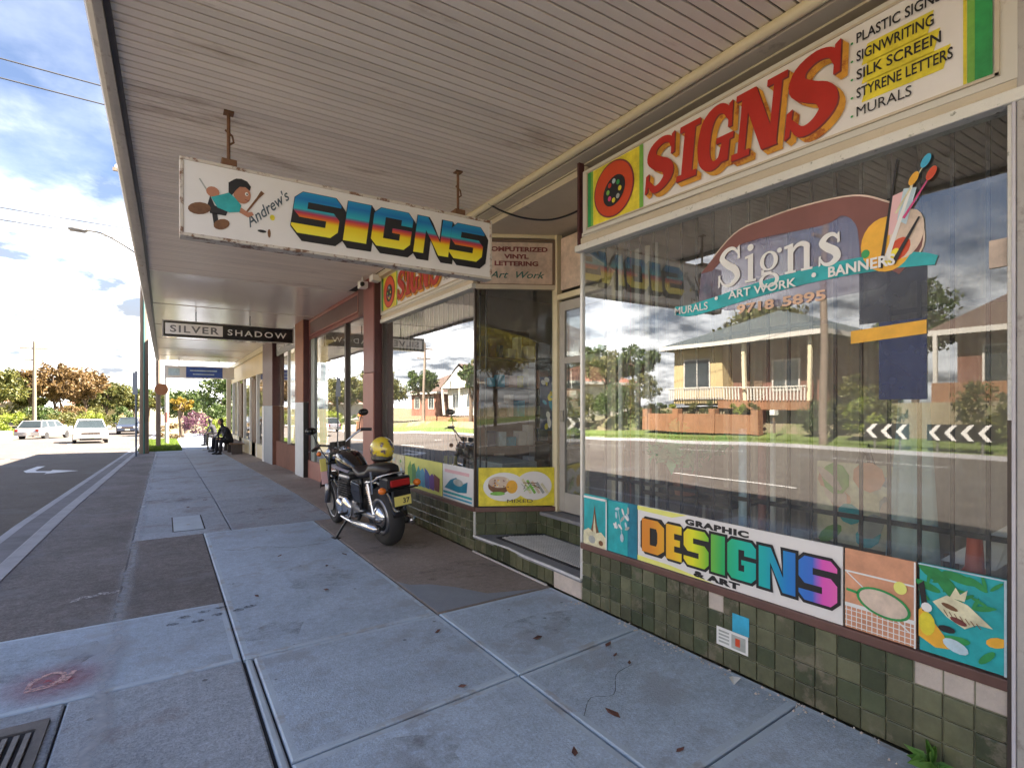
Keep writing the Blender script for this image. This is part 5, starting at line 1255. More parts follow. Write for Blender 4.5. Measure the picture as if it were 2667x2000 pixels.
# green plant stand, table and clutter
tb = thing('work_table', 'dark work table with thin legs behind the near window', 'table')
B('tabletop', 3.0, 3.6, 2.15, 2.9, .86, .89, FRAME_DK, tb)
for (a, b) in ((3.13, 2.03), (3.67, 2.03), (3.13, 2.87), (3.67, 2.87)): B('leg', a - .015, a + .015, b - .015, b + .015, .4, .86, STEEL, tb)
def leaves(n, c, r, s, m, seed, flatz=1.0, parent=None, name='foliage', clump=None, **p):
    """many small leaf faces through a crown volume, gathered in clumps"""
    rg = np.random.default_rng(seed)
    k = clump or max(6, n // 90)
    d = rg.normal(size=(k, 3)); d /= np.linalg.norm(d, axis=1)[:, None]
    cc_ = d * (rg.uniform(.35, 1.0, (k, 1)) ** .6) * np.array(r) * .82
    cr_ = rg.uniform(.20, .42, k) * min(r)
    idx = rg.integers(0, k, n)
    q = rg.normal(size=(n, 3)); q /= np.linalg.norm(q, axis=1)[:, None]
    pos = cc_[idx] + q * cr_[idx][:, None] * rg.uniform(.5, 1.15, (n, 1)) * np.array([1, 1, flatz]) + np.array(c)
    u = rg.normal(size=(n, 3)); u /= np.linalg.norm(u, axis=1)[:, None]
    w = np.cross(u, rg.normal(size=(n, 3))); w /= np.linalg.norm(w, axis=1)[:, None]
    sz = s * rg.uniform(.6, 1.3, (n, 1))
    V = np.stack([pos - u * sz, pos + w * sz * .45, pos + u * sz, pos - w * sz * .45], 1).reshape(-1, 3)
    me = bpy.data.meshes.new(name)
    me.vertices.add(4 * n); me.vertices.foreach_set('co', V.ravel())
    me.loops.add(4 * n); me.loops.foreach_set('vertex_index', np.arange(4 * n))
    me.polygons.add(n); me.polygons.foreach_set('loop_start', np.arange(0, 4 * n, 4)); me.polygons.foreach_set('loop_total', np.full(n, 4))
    me.materials.append(m); me.update(calc_edges=True); me.validate()
    return link(me, name, parent, **p)
pl = thing('potted_plant', 'green leafy plant in a pot on the work table behind the near window', 'plant', loc=(3.05, 2.55, .895))
MB().lathe([(.07, 0), (.10, .16), (.095, .16), (.07, .15)], (0, 0, 0)).build('pot', BRK, pl); leaves(260, (0, 0, .33), (.28, .28, .18), .06, mat('plant_green', (.06, .42, .18), .5, amp=.3), 3, parent=pl, clump=9)
sh = thing('shelf_unit', 'dark shelf unit with tins and papers deep inside the shop', 'shelving')
for z in (.9, 1.35, 1.8, 2.25): B('shelf', 5.3, 5.6, 4.8, 7.6, z, z + .03, TIMB, sh)
for yv in (4.8, 6.2, 7.57): B('upright', 5.3, 5.6, yv, yv + .03, .4, 2.6, TIMB, sh)
rr = random.Random(11)
for k in range(34):
    z = (.93, 1.38, 1.83, 2.28)[k % 4]; yv = 4.9 + rr.uniform(0, 2.6); hgt = rr.uniform(.1, .3)
    o = B('box', 5.32, 5.5, yv, yv + rr.uniform(.08, .22), z, z + hgt, rr.choice((P_NAVY, P_YEL, P_LBLUE, P_BRN, WHITE, P_ORNG, P_GREYP)))
    tag(o, 'tin or carton on the dark shelf unit deep inside the shop', 'box', 'tins and cartons on the inner shelves')
sh2 = thing('shelf_unit', 'timber display shelves crowded with brown and blue goods behind the splayed entry glass', 'shelving')
for z in (.55, .95, 1.35, 1.75, 2.15): B('shelf', 3.0, 4.5, 6.3, 6.6, z, z + .025, TIMB, sh2)
B('backboard', 3.0, 4.5, 6.6, 6.62, .42, 2.6, TIMB, sh2)
rr = random.Random(23)
for k in range(46):
    z = (.576, .976, 1.376, 1.776, 2.176)[k % 5]; xx = 3.03 + (k // 5) * .155 + rr.uniform(0, .03)
    o = B('box', xx, xx + rr.uniform(.06, .13), 6.32, 6.46, z, z + rr.uniform(.10, .32), rr.choice((P_NAVY, P_YEL, P_LBLUE, P_BRN, W_SIGN, P_ORNG, P_GREYP, P_PEACH, P_SKY, P_BRN)))
    tag(o, 'tin or carton on the crowded shelves behind the splayed entry glass', 'box', 'goods on the entry shelves')
bx_ = B('storage_crate', 3.3, 3.8, 5.4, 6.3, .4, .85, P_GREYP, None, .01); tag(bx_, 'grey crate on the floor behind the farther window', 'crate')
cvs('blue and yellow poster board standing behind the splayed entry glass', 5.9, 5.4, 1.2, 1.9, 4.2, (P_NAVY, P_YEL, WHITE, P_SKY), 8)
cvs('pale picture hanging on the back wall of the shop', 3.1, 1.8, 1.3, 2.1, 7.1, (P_GREYP, P_CREAM, P_ORNG, P_TEALD), 12)

# ------------------------------------------------------------------ maroon shop next door
s2 = thing('shop_building', 'maroon painted shop with black window bar behind the motorcycle', 'shop')
B('pillar', 2.60, 2.80, 7.87, 8.36, 2.02, SZ - .01, RED_P, s2, .008)
B('pillar_facing', 2.594, 2.80, 7.865, 8.365, 0, 2.015, RED_L, s2, .006)
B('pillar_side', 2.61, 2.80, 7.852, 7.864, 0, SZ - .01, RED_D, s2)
B('fascia', 2.72, 2.85, 8.37, 12.70, 2.99, SZ - .01, RED_P, s2, .004)
B('fascia_panel', 2.705, 2.719, 9.0, 12.5, 3.09, 3.36, RED_D, s2)
fr = MB().box(2.695, 2.719, 8.96, 12.54, 3.361, 3.385).box(2.695, 2.719, 8.96, 12.54, 3.065, 3.089).box(2.695, 2.719, 8.96, 8.985, 3.09, 3.36).box(2.695, 2.719, 12.51, 12.54, 3.09, 3.36)
fr.build('panel_moulding', RED_L, s2)
B('fascia_return', 2.70, 2.719, 8.37, 8.95, 3.0, SZ - .02, RED_D, s2)
B('mullion', 2.715, 2.79, 9.74, 9.83, .33, 2.99, FRAME_DK, s2)
B('mullion', 2.715, 2.79, 12.55, 12.69, .33, 2.99, RED_D, s2)
B('mullion', 2.715, 2.79, 8.37, 8.42, .33, 2.99, FRAME_DK, s2)
B('sash', 2.73, 2.79, 12.2, 12.54, .33, 2.99, mat('sage_grey', (.25, .29, .28), .4), s2)
B('bulkhead', 2.70, 2.90, 8.37, 12.70, -.08, .33, RED_L, s2, .006)
MB().add([(2.76, 12.55, .33), (2.76, 8.42, .33), (2.76, 8.42, 2.99), (2.76, 12.55, 2.99)], [(0, 1, 2, 3)]).build('window_pane', GLASS, s2)
B('back_wall', 5.2, 5.4, 8.4, 12.7, 0, 3.6, INT_W, s2); B('floor', 2.9, 5.2, 8.4, 12.7, .2, .3, INT_F, s2); B('ceiling', 2.9, 5.2, 8.4, 12.7, 3.4, 3.45, INT_W, s2)
B('pillar', 2.60, 2.80, 12.72, 13.58, 1.62, SZ - .01, BRK, s2, .006)
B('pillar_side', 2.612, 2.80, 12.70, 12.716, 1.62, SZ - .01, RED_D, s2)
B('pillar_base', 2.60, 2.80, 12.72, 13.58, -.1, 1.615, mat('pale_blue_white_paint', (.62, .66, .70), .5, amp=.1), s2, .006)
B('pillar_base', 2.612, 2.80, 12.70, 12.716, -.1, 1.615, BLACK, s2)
B('upper_wall', 2.76, 9.0, 8.41, 12.7, 3.75, 7.1, RED_L, s2)
cmr = thing('security_camera', 'small white security camera box on top of the first maroon pillar', 'camera')
MB().box(2.44, 2.56, 8.0, 8.13, 3.27, 3.37).build('body', WHITE, cmr, .008); MB().tube([(2.50, 8.08, 3.37), (2.50, 8.08, SZ - .01)], .012, 6, WHITE).build('stem', None, cmr); MB().lathe([(.03, 0), (.035, .03)], (2.47, 7.97, 3.32), 'Y', 12).build('lens', BLACK, cmr)
jb = B('junction_box', 2.53, 2.66, 7.70, 7.86, 3.33, 3.42, WHITE, None, .006); tag(jb, 'white junction box where the first maroon pillar meets the awning', 'box')

s3 = thing('shop_building', 'brick fronted shop with black sign board beyond the maroon shop', 'shop')
B('sign_board', 2.66, 2.80, 13.6, 16.74, 2.93, SZ - .01, BLACK_G, s3, .004)
F = F_wall(2.655, 16.2, 3.02); tx = MB(); put_text(tx, F, 'Silver Shadow', .2, .08, .26, None, .001, shear=.3, fit=2.0); tx.build('script_lettering', W_SIGN, s3)
B('bulkhead', 2.70, 2.9, 13.6, 16.8, -.15, .55, BRICK, s3)
MB().add([(2.76, 16.8, .55), (2.76, 13.6, .55), (2.76, 13.6, 2.93), (2.76, 16.8, 2.93)], [(0, 1, 2, 3)]).build('window_pane', GLASS, s3)
B('mullion', 2.72, 2.78, 15.1, 15.18, .55, 2.93, FRAME_AL, s3)
B('back_wall', 4.6, 4.8, 12.8, 18.6, -.2, 3.6, INT_W, s3)
B('pillar', 2.60, 2.82, 16.80, 18.60, 1.55, SZ - .01, RED_D, s3, .006)
B('pillar_base', 2.60, 2.82, 16.816, 18.60, -.25, 1.545, GREYB, s3, .006)
B('pillar_side', 2.61, 2.82, 16.800, 16.815, -.2, 1.545, BRICK, s3)
B('corner_strip', 2.585, 2.599, 18.3, 18.6, -.25, 1.54, WHITE, s3)
B('upper_wall', 2.76, 9.0, 12.71, 18.6, 3.75, 8.2, BRICK, s3)
s4 = thing('shop_building', 'cream shopfront with white frames and timber door at the far end of the awning', 'shop')
B('fascia', 2.70, 2.86, 18.62, 29.4, 2.62, 3.40, mat('warm_cream_paint', (.74, .60, .34), .5, amp=.08), s4)
B('beam', 2.62, 2.70, 18.62, 29.4, 3.28, 3.44, CREAM, s4)
B('bulkhead', 2.70, 2.9, 18.62, 29.4, -.5, .25, CREAM, s4)
for yv in (18.62, 20.6, 22.3, 24.2, 26.4, 28.4): B('mullion', 2.69, 2.80, yv, yv + .14, -.4, 2.62, WHITE, s4)
for ya, yb in ((21.0, 21.9), (25.0, 25.9)): B('door', 2.70, 2.78, ya, yb, -.3, 2.5, TIMB, s4)
for ya, yb in ((18.8, 20.6), (22.5, 24.2), (26.6, 28.4)): MB().add([(2.74, yb, .25), (2.74, ya, .25), (2.74, ya, 2.62), (2.74, yb, 2.62)], [(0, 1, 2, 3)]).build('window_pane', GLASS, s4)
B('inner_wall', 3.2, 3.4, 18.7, 29.4, -.5, 3.6, WALLC, s4)
B('end_post', 2.52, 2.69, 29.1, 29.4, -.5, 3.3, CREAM_D, s4)
B('upper_wall', 2.76, 9.0, 18.61, 28.2, 3.75, 8.0, WALLC, s4)

# black and white hanging sign
sg = thing('hanging_sign', 'black hanging sign with a white half, spaced capitals, under the middle of the awning', 'sign')
y0 = 12.8
B('panel', -.03, 2.42, y0, y0 + .12, 2.90, 3.235, BLACK_G, sg, .006)
F = F_cross(y0 - .002, -.03, 2.90)
MB().flat(rect(.05, .06, 1.06, .28), F, .002).build('white_half', W_SIGN, sg)
fr = MB()
for r_ in (rect(0, 0, 2.45, .018), rect(0, .317, 2.45, .335), rect(0, .018, .018, .317), rect(2.43, .018, 2.45, .317)): fr.prism(r_, F, .001, .012)
fr.build('frame', FASCIA, sg)
tx = MB(); put_text(tx, F, 'SILVER', .13, .105, .19, None, .004, bold=.004, fit=.86, space=1.2); tx.build('dark_lettering', mat('letter_grey', (.16, .16, .17), .5), sg)
tx = MB(); put_text(tx, F, 'SHADOW', 1.15, .105, .17, None, .003, bold=.002, fit=1.15, space=1.3); tx.build('white_lettering', W_SIGN, sg)
for x in (.55, 1.55): MB().tube([(x, y0 + .06, 3.24), (x, y0 + .06, SZ - .01)], .012, 6, BLACK).build('hanger_rod', None, sg)
sg = thing('hanging_sign', 'blue hanging sign with white ends under the far end of the awning', 'sign')
y0 = 25.2
B('panel', .02, 2.45, y0, y0 + .15, 2.66, 3.14, W_SIGN, sg, .01)
F = F_cross(y0, .02, 2.66); MB().flat(rect(.72, .03, 2.0, .45), F, .003).build('blue_panel', P_BLUE, sg)
mb = MB(); mb.flat(rect(.85, .28, 1.8, .33), F, .005); mb.flat(rect(.95, .14, 1.7, .18), F, .005); mb.build('white_stripes', P_LBLUE, sg)
MB().flat(rect(.12, .10, .5, .38), F, .003).build('green_patch', P_LBLUE, sg)
for x in (.5, 1.9): MB().tube([(x, y0 + .07, 3.14), (x, y0 + .07, SZ - .01)], .012, 6, BLACK).build('hanger_rod', None, sg)

# ------------------------------------------------------------------ poles, wires, lamps
pp_ = thing('power_pole', 'tall timber power pole with street light arm beside the kerb', 'pole', loc=(-.66, 25.9, gz(25.9)))
MB().tube([(0, 0, -.2), (0, 0, 11.8)], [.16, .11], 12, TIMB_G).build('shaft', None, pp_)
MB().tube([(.0, -.14, 0), (.0, -.125, 6.5)], .035, 6, mat('green_conduit', (.05, .16, .15), .5)).build('conduit', None, pp_)
arm = MB(); arm.tube(crom([(0, 0, 7.6), (-.5, .3, 8.05), (-1.3, .6, 8.55), (-1.9, .9, 8.70)], 5), .035, 8, STEEL); arm = arm.build('lamp_arm', None, pp_)
MB().ell((-2.15, 1.0, 8.70), (.33, .16, .10)).build('lamp_head', mat('lamp_grey', (.18, .18, .19), .4), arm, smooth=True); 
B('crossarm', -1.0, 1.0, -.05, .05, 10.9, 11.02, TIMB_G, pp_)
for k, x in enumerate((-.9, -.45, .45, .9)): MB().lathe([(.03, 0), (.05, .05), (.03, .12)], (x, 0, 11.02), n=8).build('insulator', WHITE, pp_)
q2 = thing('sign_post', 'brown post with a round orange disc by the grass', 'sign post', loc=(-.22, 29.8, gz(29.8)))
MB().tube([(0, 0, -.1), (0, 0, 4.3)], .10, 10, TIMB_G).build('post', None, q2)
MB().lathe([(.27, 0), (.27, .02)], (.12, -.13, 2.72), 'Y', 24).build('disc', mat('disc_orange', (.30, .12, .05), .5, amp=.2), q2)
q3 = thing('sign_post', 'thin galvanised post with a narrow plate near the kerb', 'sign post', loc=(-.86, 24.2, gz(24.2)))
MB().tube([(0, 0, -.1), (0, 0, 3.1)], .035, 8, mat('blue_grey_steel', (.10, .14, .20), .5)).build('post', None, q3)
B('plate', -.11, .05, -.05, -.038, 2.25, 3.05, GREYB, q3)
q4 = thing('traffic_post', 'white post with red and white bands beyond the grass strip', 'post', loc=(.12, 33.0, gz(33)))
MB().tube([(0, 0, -.1), (0, 0, 3.6)], .09, 8, WALLW).build('post', None, q4); MB().tube([(0, 0, 1.2), (0, 0, 1.7)], .095, 8, RED_L).build('band', None, q4)
def wire(a, b, sag, label, ext=1.0):
    A_, B_ = Vector(a), Vector(b); pts = []
    for i in range(25):
        t = i / 24; p = A_.lerp(B_, t); p.z -= sag * 4 * t * (1 - t); pts.append(p)
    o = MB().tube(pts, .011, 5, mat('wire_grey', (.05, .05, .055), .6)).build('overhead_wire'); tag(o, label, 'cable')
# directions found from the sky: two upper wires, two lower, all running to poles along the street
wire((-17.2, 11.85, 8.2), (2.76, 11.2, 6.75), .30, 'upper of the two service wires high over the road at the top left')
wire((-17.2, 11.85, 7.9), (2.76, 11.2, 6.45), .30, 'lower of the two service wires high over the road at the top left')
wire((-17.0, 18.6, 7.7), (2.76, 18.0, 6.3), .35, 'upper of the two service wires beside the street lamp')
wire((-17.0, 18.6, 7.4), (2.76, 18.0, 6.0), .35, 'lower of the two service wires beside the street lamp')
wire((-17.0, 11.9, 8.9), (-17.0, 75, 7.2), .7, 'overhead wire along the far side of the road')
wire((-16.2, 11.9, 8.9), (-10.7, 72, 7.4), .7, 'overhead wire slanting towards the distant pole')
def power_pole(label, x, y, h=9.0):
    t = thing('power_pole', label, 'pole', loc=(x, y, gz(y)))
    MB().tube([(0, 0, -.2), (0, 0, h)], [.17, .11], 12, TIMB_G).build('shaft', None, t)
    B('crossarm', -.95, .95, -.05, .05, h - .7, h - .58, TIMB_G, t); B('crossarm', -.7, .7, -.05, .05, h - 1.7, h - 1.6, TIMB_G, t)
    return t
power_pole('distant timber power pole with two crossarms in front of the trees', -9.6, 63.0, 8.3)
power_pole('timber power pole on the far verge, mirrored in the near window', -17.0, 11.85, 9.0)
power_pole('timber power pole on the far verge, mirrored in the farther window', -17.0, 52.0, 9.0)

# ------------------------------------------------------------------ trees and bushes
def tree(name, label, x, y, h, r, m, seed, n=5200, s=.16, trunk=.18, rz=.62, base=None, group=None, cz=None):
    z0 = gz(y) if base is None else base
    t = thing(name, label, 'tree', group, (x, y, z0))
    rr = random.Random(seed); ch = cz or h - r * rz
    tb = MB(); lim = [(0, 0, -.2), (rr.uniform(-.1, .1), rr.uniform(-.1, .1), ch * .45), (rr.uniform(-.3, .3), rr.uniform(-.3, .3), ch * .8), (0, 0, h * .9)]
    tb.tube(crom(lim, 4) if False else [Vector(p) for p in lim], [trunk, trunk * .8, trunk * .5, trunk * .12], 8, BARK)
    for k in range(7):
        a = k * .9 + rr.uniform(0, .6); q = ch * rr.uniform(.45, .85)
        e = Vector((math.cos(a) * r * rr.uniform(.5, .85), math.sin(a) * r * rr.uniform(.5, .85), ch + rr.uniform(-.2, .5) * r * rz))
        tb.tube([(0, 0, q), (e.x * .5, e.y * .5, (q + e.z) * .52), e], [trunk * .4, trunk * .25, trunk * .06], 6, BARK)
    tb.build('trunk', None, t)
    leaves(n, (0, 0, ch), (r, r, r * rz), s, m, seed, .8, t, 'crown')
    return t
def bush(label, x, y, h, r, m, seed, n=1600, s=.10, base=None, cat='shrub'):
    z0 = gz(y) if base is None else base
    o = leaves(n, (0, 0, h * .5), (r, r, h * .52), s, m, seed, .9, None, 'bush'); o.location = (x, y, z0); return tag(o, label, cat)
tree('roadside_tree', 'autumn brown tree at the left edge beyond the road', -14.6, 72, 6.9, 3.6, LF_O, 21, 5200, .20)
tree('roadside_tree', 'tall russet tree behind the distant power pole', -10.2, 78, 7.6, 3.6, LF_B, 22, 6500, .20)
tree('roadside_tree', 'dark green slender tree left of the distant power pole', -12.6, 80, 6.5, 2.2, LF_D, 23, 3600, .18)
tree('roadside_tree', 'second russet tree right of the distant power pole', -8.1, 84, 7.2, 3.0, LF_B, 24, 5200, .20)
tree('roadside_tree', 'olive coloured tree behind the white station wagon', -6.6, 92, 6.2, 3.0, LF_O, 25, 4600, .2)
tree('roadside_tree', 'low dark tree farther along behind the wagon', -4.6, 106, 6.0, 3.3, LF_D, 26, 4600, .22)
tree('roadside_tree', 'farthest brownish tree where the road vanishes', -2.4, 122, 6.2, 3.6, LF_O, 27, 4600, .24)
tree('roadside_tree', 'big green tree beyond the left edge of the picture', -20.5, 76, 8.0, 4.5, LF_O, 28, 5000, .22)
bush('bright green bush in front of the left trees', -12.0, 68, 2.2, 1.6, LF_Y, 31)
bush('olive bush at the foot of the distant power pole', -9.9, 66, 1.9, 1.7, LF_O, 32)
bush('leafy hedge behind the silver hatchback', -8.3, 70, 2.2, 2.4, LF_O, 33, 2200)
bush('light green bush between the silver car and the white wagon', -6.9, 76, 2.3, 1.8, LF_Y, 34)
bush('dark hedge under the left trees', -14.2, 66, 1.7, 2.4, LF_D, 35, 2200)
bush('rounded olive bush behind the wagon', -5.6, 80, 2.0, 1.8, LF_O, 36)
tree('street_tree', 'big dark leafy tree beyond the end of the awning', 5.4, 52, 5.9, 3.6, LF_D, 41, 7500, .17, rz=.8)
tree('street_tree', 'dark green tree behind the blue sign', 1.7, 60, 4.6, 2.2, LF_D, 42, 4500, .16, rz=.8)
tree('street_tree', 'small yellow leaved tree beside the purple shrub', 1.15, 48, 3.1, .9, leaf_mat('leaf_gold', (.20, .13, .012), (.34, .24, .03)), 43, 1600, .09)
bush('purple flowering shrub beyond the footpath', 1.9, 44, 2.0, 1.15, LF_P, 44, 2000, .08)
bush('bright yellow green clipped bush beyond the footpath', 3.25, 42, 1.65, 1.0, LF_Y, 45, 2000, .08)
bush('dark low bush beside the cream shopfront end', 4.3, 38, 1.9, 1.3, LF_D, 46, 2000, .09)
bush('reddish low bush at the end of the grass strip', .35, 40.5, 1.1, .8, LF_B, 47, 1000, .07)
bush('green shrub closing the view at the end of the path', 3.6, 47, 2.6, 1.6, LF_D, 48, 2400, .11)

for k, (x, yv, h, r, m_, lb_) in enumerate(((-13.4, 86, 5.6, 2.6, LF_O, 'broad olive tree filling the gap left of the russet trees'), (-11.2, 92, 6.4, 2.8, LF_B, 'rusty brown tree behind the distant power pole'), (-9.0, 96, 5.6, 2.6, LF_O, 'yellowish tree in the second row behind the russet trees'), (-7.2, 102, 5.4, 2.8, LF_D, 'dark tree in the second row above the silver hatchback'), (-3.6, 96, 4.6, 2.0, LF_O, 'small olive tree above the dark van'), (-16.5, 84, 6.6, 3.2, LF_B, 'brown tree in the second row at the left edge'))):
    tree('roadside_tree', lb_, x, yv, h, r, m_, 200 + k, 4200, .22)
for k, (x, yv, h, r, m_, lb_) in enumerate(((-13.2, 76, 2.8, 2.4, LF_O, 'thick undergrowth beneath the leftmost russet tree'), (-10.8, 74, 2.6, 2.2, LF_D, 'dark undergrowth behind the distant power pole'), (-8.8, 78, 2.9, 2.2, LF_B, 'reddish undergrowth beneath the second russet tree'), (-7.4, 86, 3.0, 2.2, LF_O, 'olive undergrowth behind the silver hatchback'), (-4.6, 90, 2.6, 2.0, LF_D, 'dark undergrowth behind the white station wagon'))):
    bush(lb_, x, yv, h, r, m_, 220 + k, 2400, .14)
for k, (x, yv, h, r, m_, lb_) in enumerate(((-19.6, 24.2, 3.4, 1.3, LF_O, 'leafy shrub mass beside the orange fence end'), (-19.4, 26.8, 3.0, 1.4, LF_D, 'dark hedge beyond the orange fence end'), (-19.4, 29.4, 2.6, 1.4, LF_O, 'olive hedge farther along the far verge'), (-19.6, 32.0, 2.8, 1.5, LF_D, 'second dark hedge farther along the far verge'), (-18.2, 11.0, 1.5, .7, LF_Y, 'bright shrub at the foot of the far power pole'), (-20.0, 12.3, 2.6, 1.1, LF_O, 'shrub filling the gap between the two brick houses'))):
    bush(lb_, x, yv, h, r, m_, 240 + k, 2400, .10, .45)
# grass strip between kerb and path
def grass_patch(label, x0, x1, y0, y1, n, h, seed, m=GRASS, dz=0.0):
    rg = np.random.default_rng(seed)
    x = rg.uniform(x0, x1, n); yv = rg.uniform(y0, y1, n); a = rg.uniform(0, 6.28, n); hh_ = h * rg.uniform(.5, 1.3, n); w = .012
    zz = np.array([gz(q) for q in yv]) + dz
    V = np.stack([np.stack([x - w * np.cos(a), yv - w * np.sin(a), zz], 1), np.stack([x + w * np.cos(a), yv + w * np.sin(a), zz], 1),
                  np.stack([x + rg.normal(0, .03, n), yv + rg.normal(0, .03, n), zz + hh_], 1)], 1).reshape(-1, 3)
    me = bpy.data.meshes.new('grass'); me.vertices.add(3 * n); me.vertices.foreach_set('co', V.ravel()); me.loops.add(3 * n)
    me.loops.foreach_set('vertex_index', np.arange(3 * n)); me.polygons.add(n); me.polygons.foreach_set('loop_start', np.arange(0, 3 * n, 3)); me.polygons.foreach_set('loop_total', np.full(n, 3))
    me.materials.append(m); me.update(calc_edges=True)
    o = link(me, 'grass', None, kind='stuff'); tag(o, label, 'grass'); return o
MB().add([(kx(27) + .16, 27.2, gz(27.2) + .008), (.55, 27.2, gz(27.2) + .008), (.75, 42, gz(42) + .008), (kx(42) + .16, 42, gz(42) + .008)], [(0, 1, 2, 3)]).build('grass_strip', TURF, None, kind='structure')
grass_patch('bright green grass strip between kerb and path', -.9, .65, 27.4, 41, 26000, .16, 51)
grass_patch('mown grass of the far verge mirrored in the windows', -19.3, -16.8, 0, 34, 26000, .07, 52, dz=.10)
MB().add([(.6, 26.6, gz(26.6) - .004), (2.9, 26.6, gz(26.6) - .004), (3.4, 60, gz(60) + .01), (.9, 60, gz(60) + .01)], [(0, 1, 2, 3)]).build('far_path', SLAB_B, None, kind='structure')

# weed at the wall foot
wd = MB(); rr = random.Random(12)
for k in range(16):
    a = rr.uniform(0, 6.28); l = rr.uniform(.05, .11); e = rr.uniform(.4, 1.1)
    d = Vector((math.cos(a), math.sin(a), 0)); s_ = Vector((-d.y, d.x, 0)) * .014
    p1 = d * l * .5 * math.cos(e) + Vector((0, 0, l * .7)); p2 = d * l + Vector((0, 0, l * math.sin(e)))
    wd.add([(0, 0, 0), p1 + s_, p2, p1 - s_], [(0, 1, 2), (0, 2, 3)])
wd = wd.build('weed', leaf_mat('weed_leaf', (.10, .26, .04), (.22, .42, .10))); wd.location = (2.66, .965, 0); tag(wd, 'small bright green weed growing at the foot of the tiles', 'weed')

# ------------------------------------------------------------------ far side of the street (seen in the glass)
def hip_roof(y0, y1, x0, x1, z, h, m, parent, over=.5, name='roof', ridge=None):
    y0 -= over; y1 += over; x0 -= over; x1 += over
    mx_ = (x0 + x1) / 2; L_ = min((y1 - y0), (x1 - x0)) / 2
    if y1 - y0 >= x1 - x0: r0, r1 = (mx_, y0 + L_ * .9), (mx_, y1 - L_ * .9)
    else: my = (y0 + y1) / 2; r0, r1 = (x0 + L_ * .9, my), (x1 - L_ * .9, my)
    v = [(x0, y0, z), (x1, y0, z), (x1, y1, z), (x0, y1, z), (*r0, z + h), (*r1, z + h), (x0, y0, z - .12), (x1, y0, z - .12), (x1, y1, z - .12), (x0, y1, z - .12)]
    f = [(0, 1, 4), (2, 3, 5), (1, 2, 5, 4), (3, 0, 4, 5)] if y1 - y0 >= x1 - x0 else [(0, 1, 5, 4), (1, 2, 5), (2, 3, 4, 5), (3, 0, 4)]
    return MB().add(v, f + [(6, 7, 8, 9)]).build(name, m, parent)
def eave(y0, y1, x0, x1, z, parent, over=.55, m=None):
    mb = MB(); o = over
    mb.box(x1 + o, x1 + o + .03, y0 - o, y1 + o, z - .20, z + .02); mb.box(x0 - o, x1 + o, y0 - o - .03, y0 - o, z - .2, z + .02); mb.box(x0 - o, x1 + o, y1 + o, y1 + o + .03, z - .2, z + .02)
    return mb.build('gutter', m or WALLW, parent)
def win(x, y0, y1, z0, z1, parent, m=WALLW, cross=True):
    f = MB().box(x, x + .06, y0 - .07, y1 + .07, z0 - .07, z0).box(x, x + .06, y0 - .07, y1 + .07, z1, z1 + .07).box(x, x + .06, y0 - .07, y0, z0, z1).box(x, x + .06, y1, y1 + .07, z0, z1)
    if cross: f.box(x, x + .04, (y0 + y1) / 2 - .025, (y0 + y1) / 2 + .025, z0, z1)
    w = f.build('window', m, parent); B('pane', x + .012, x + .02, y0, y1, z0, z1, WIND, w)
hA = thing('brick_house', 'brown brick house with blue grey hip roof and cream bay across the road', 'house')
B('wall', -29, -20.9, 13.9, 22.1, 1.6, 4.9, BRICK, hA); B('bay_wall', -20.9, -20.0, 18.7, 22.15, 1.7, 4.85, WALLC, hA)
hip_roof(13.3, 22.4, -30, -19.6, 5.0, 1.9, ROOFB, hA, .3); eave(13.3, 22.4, -30, -19.6, 5.0, hA, .32)
win(-19.98, 19.57, 21.3, 2.6, 4.15, hA); win(-20.88, 15.1, 16.4, 2.5, 3.9, hA); B('door', -20.9, -20.84, 17.0, 17.9, 1.9, 4.0, TIMB, hA)
for yv in (13.9, 17.2): B('porch_post', -19.75, -19.6, yv - .08, yv + .08, 1.9, 4.85, CREAM, hA)
B('porch_floor', -20.9, -19.5, 13.8, 18.7, 1.45, 1.9, BRICK_O, hA)
bal = thing('balustrade', 'white picket balustrade along the porch of the brick house', 'railing')
pk = MB().box(-.02, .02, -.035, .035, 0, .62).build('picket', WALLW, bal)
k = 0
for ya, yb in ((14.0, 17.1), (17.4, 22.2)):
    n = int((yb - ya) / .17)
    for i in range(n):
        o = pk if k == 0 else inst(pk, bal); o.location = (-19.45, ya + .17 * i, 1.92); k += 1
B('rail', -19.50, -19.40, 13.9, 22.3, 2.54, 2.60, WALLW, bal)
bw = thing('brick_wall', 'low orange brick fence wall before the brick house', 'wall')
B('wall', -18.75, -18.5, 15.9, 23.2, .15, 1.15, BRICK_O, bw, .01)
for yv in (15.9, 18.3, 20.7, 23.0): B('pier', -18.82, -18.43, yv - .19, yv + .19, .15, 1.42, BRICK_O, bw, .01)
for k, yv in enumerate((16.5, 17.4, 19.1, 20.0, 21.4, 22.3)): bush('low green shrub behind the orange brick fence, number of a row', -19.3, yv, .9, .5, (LF_O, LF_Y, LF_D)[k % 3], 60 + k, 700, .06, .9).__setitem__('group', 'shrubs behind the brick fence')
for o in bpy.data.objects:
    if o.get('group') == 'shrubs behind the brick fence': o['label'] = 'low green shrub in the row behind the orange brick fence'
hB = thing('brick_house', 'brown brick house with dark tiled roof and white fascia across the road', 'house')
B('wall', -29, -21.6, -1, 9.0, 1.6, 4.5, BRICK, hB); hip_roof(-1.2, 9.6, -30, -21.2, 4.62, 3.1, ROOFD, hB, .3); eave(-1.2, 9.6, -30, -21.2, 4.62, hB, .32)
for yv in (9.5, 5.4, 2.0): B('porch_post', -20.95, -20.83, yv - .07, yv + .07, 1.7, 4.5, WALLW, hB)
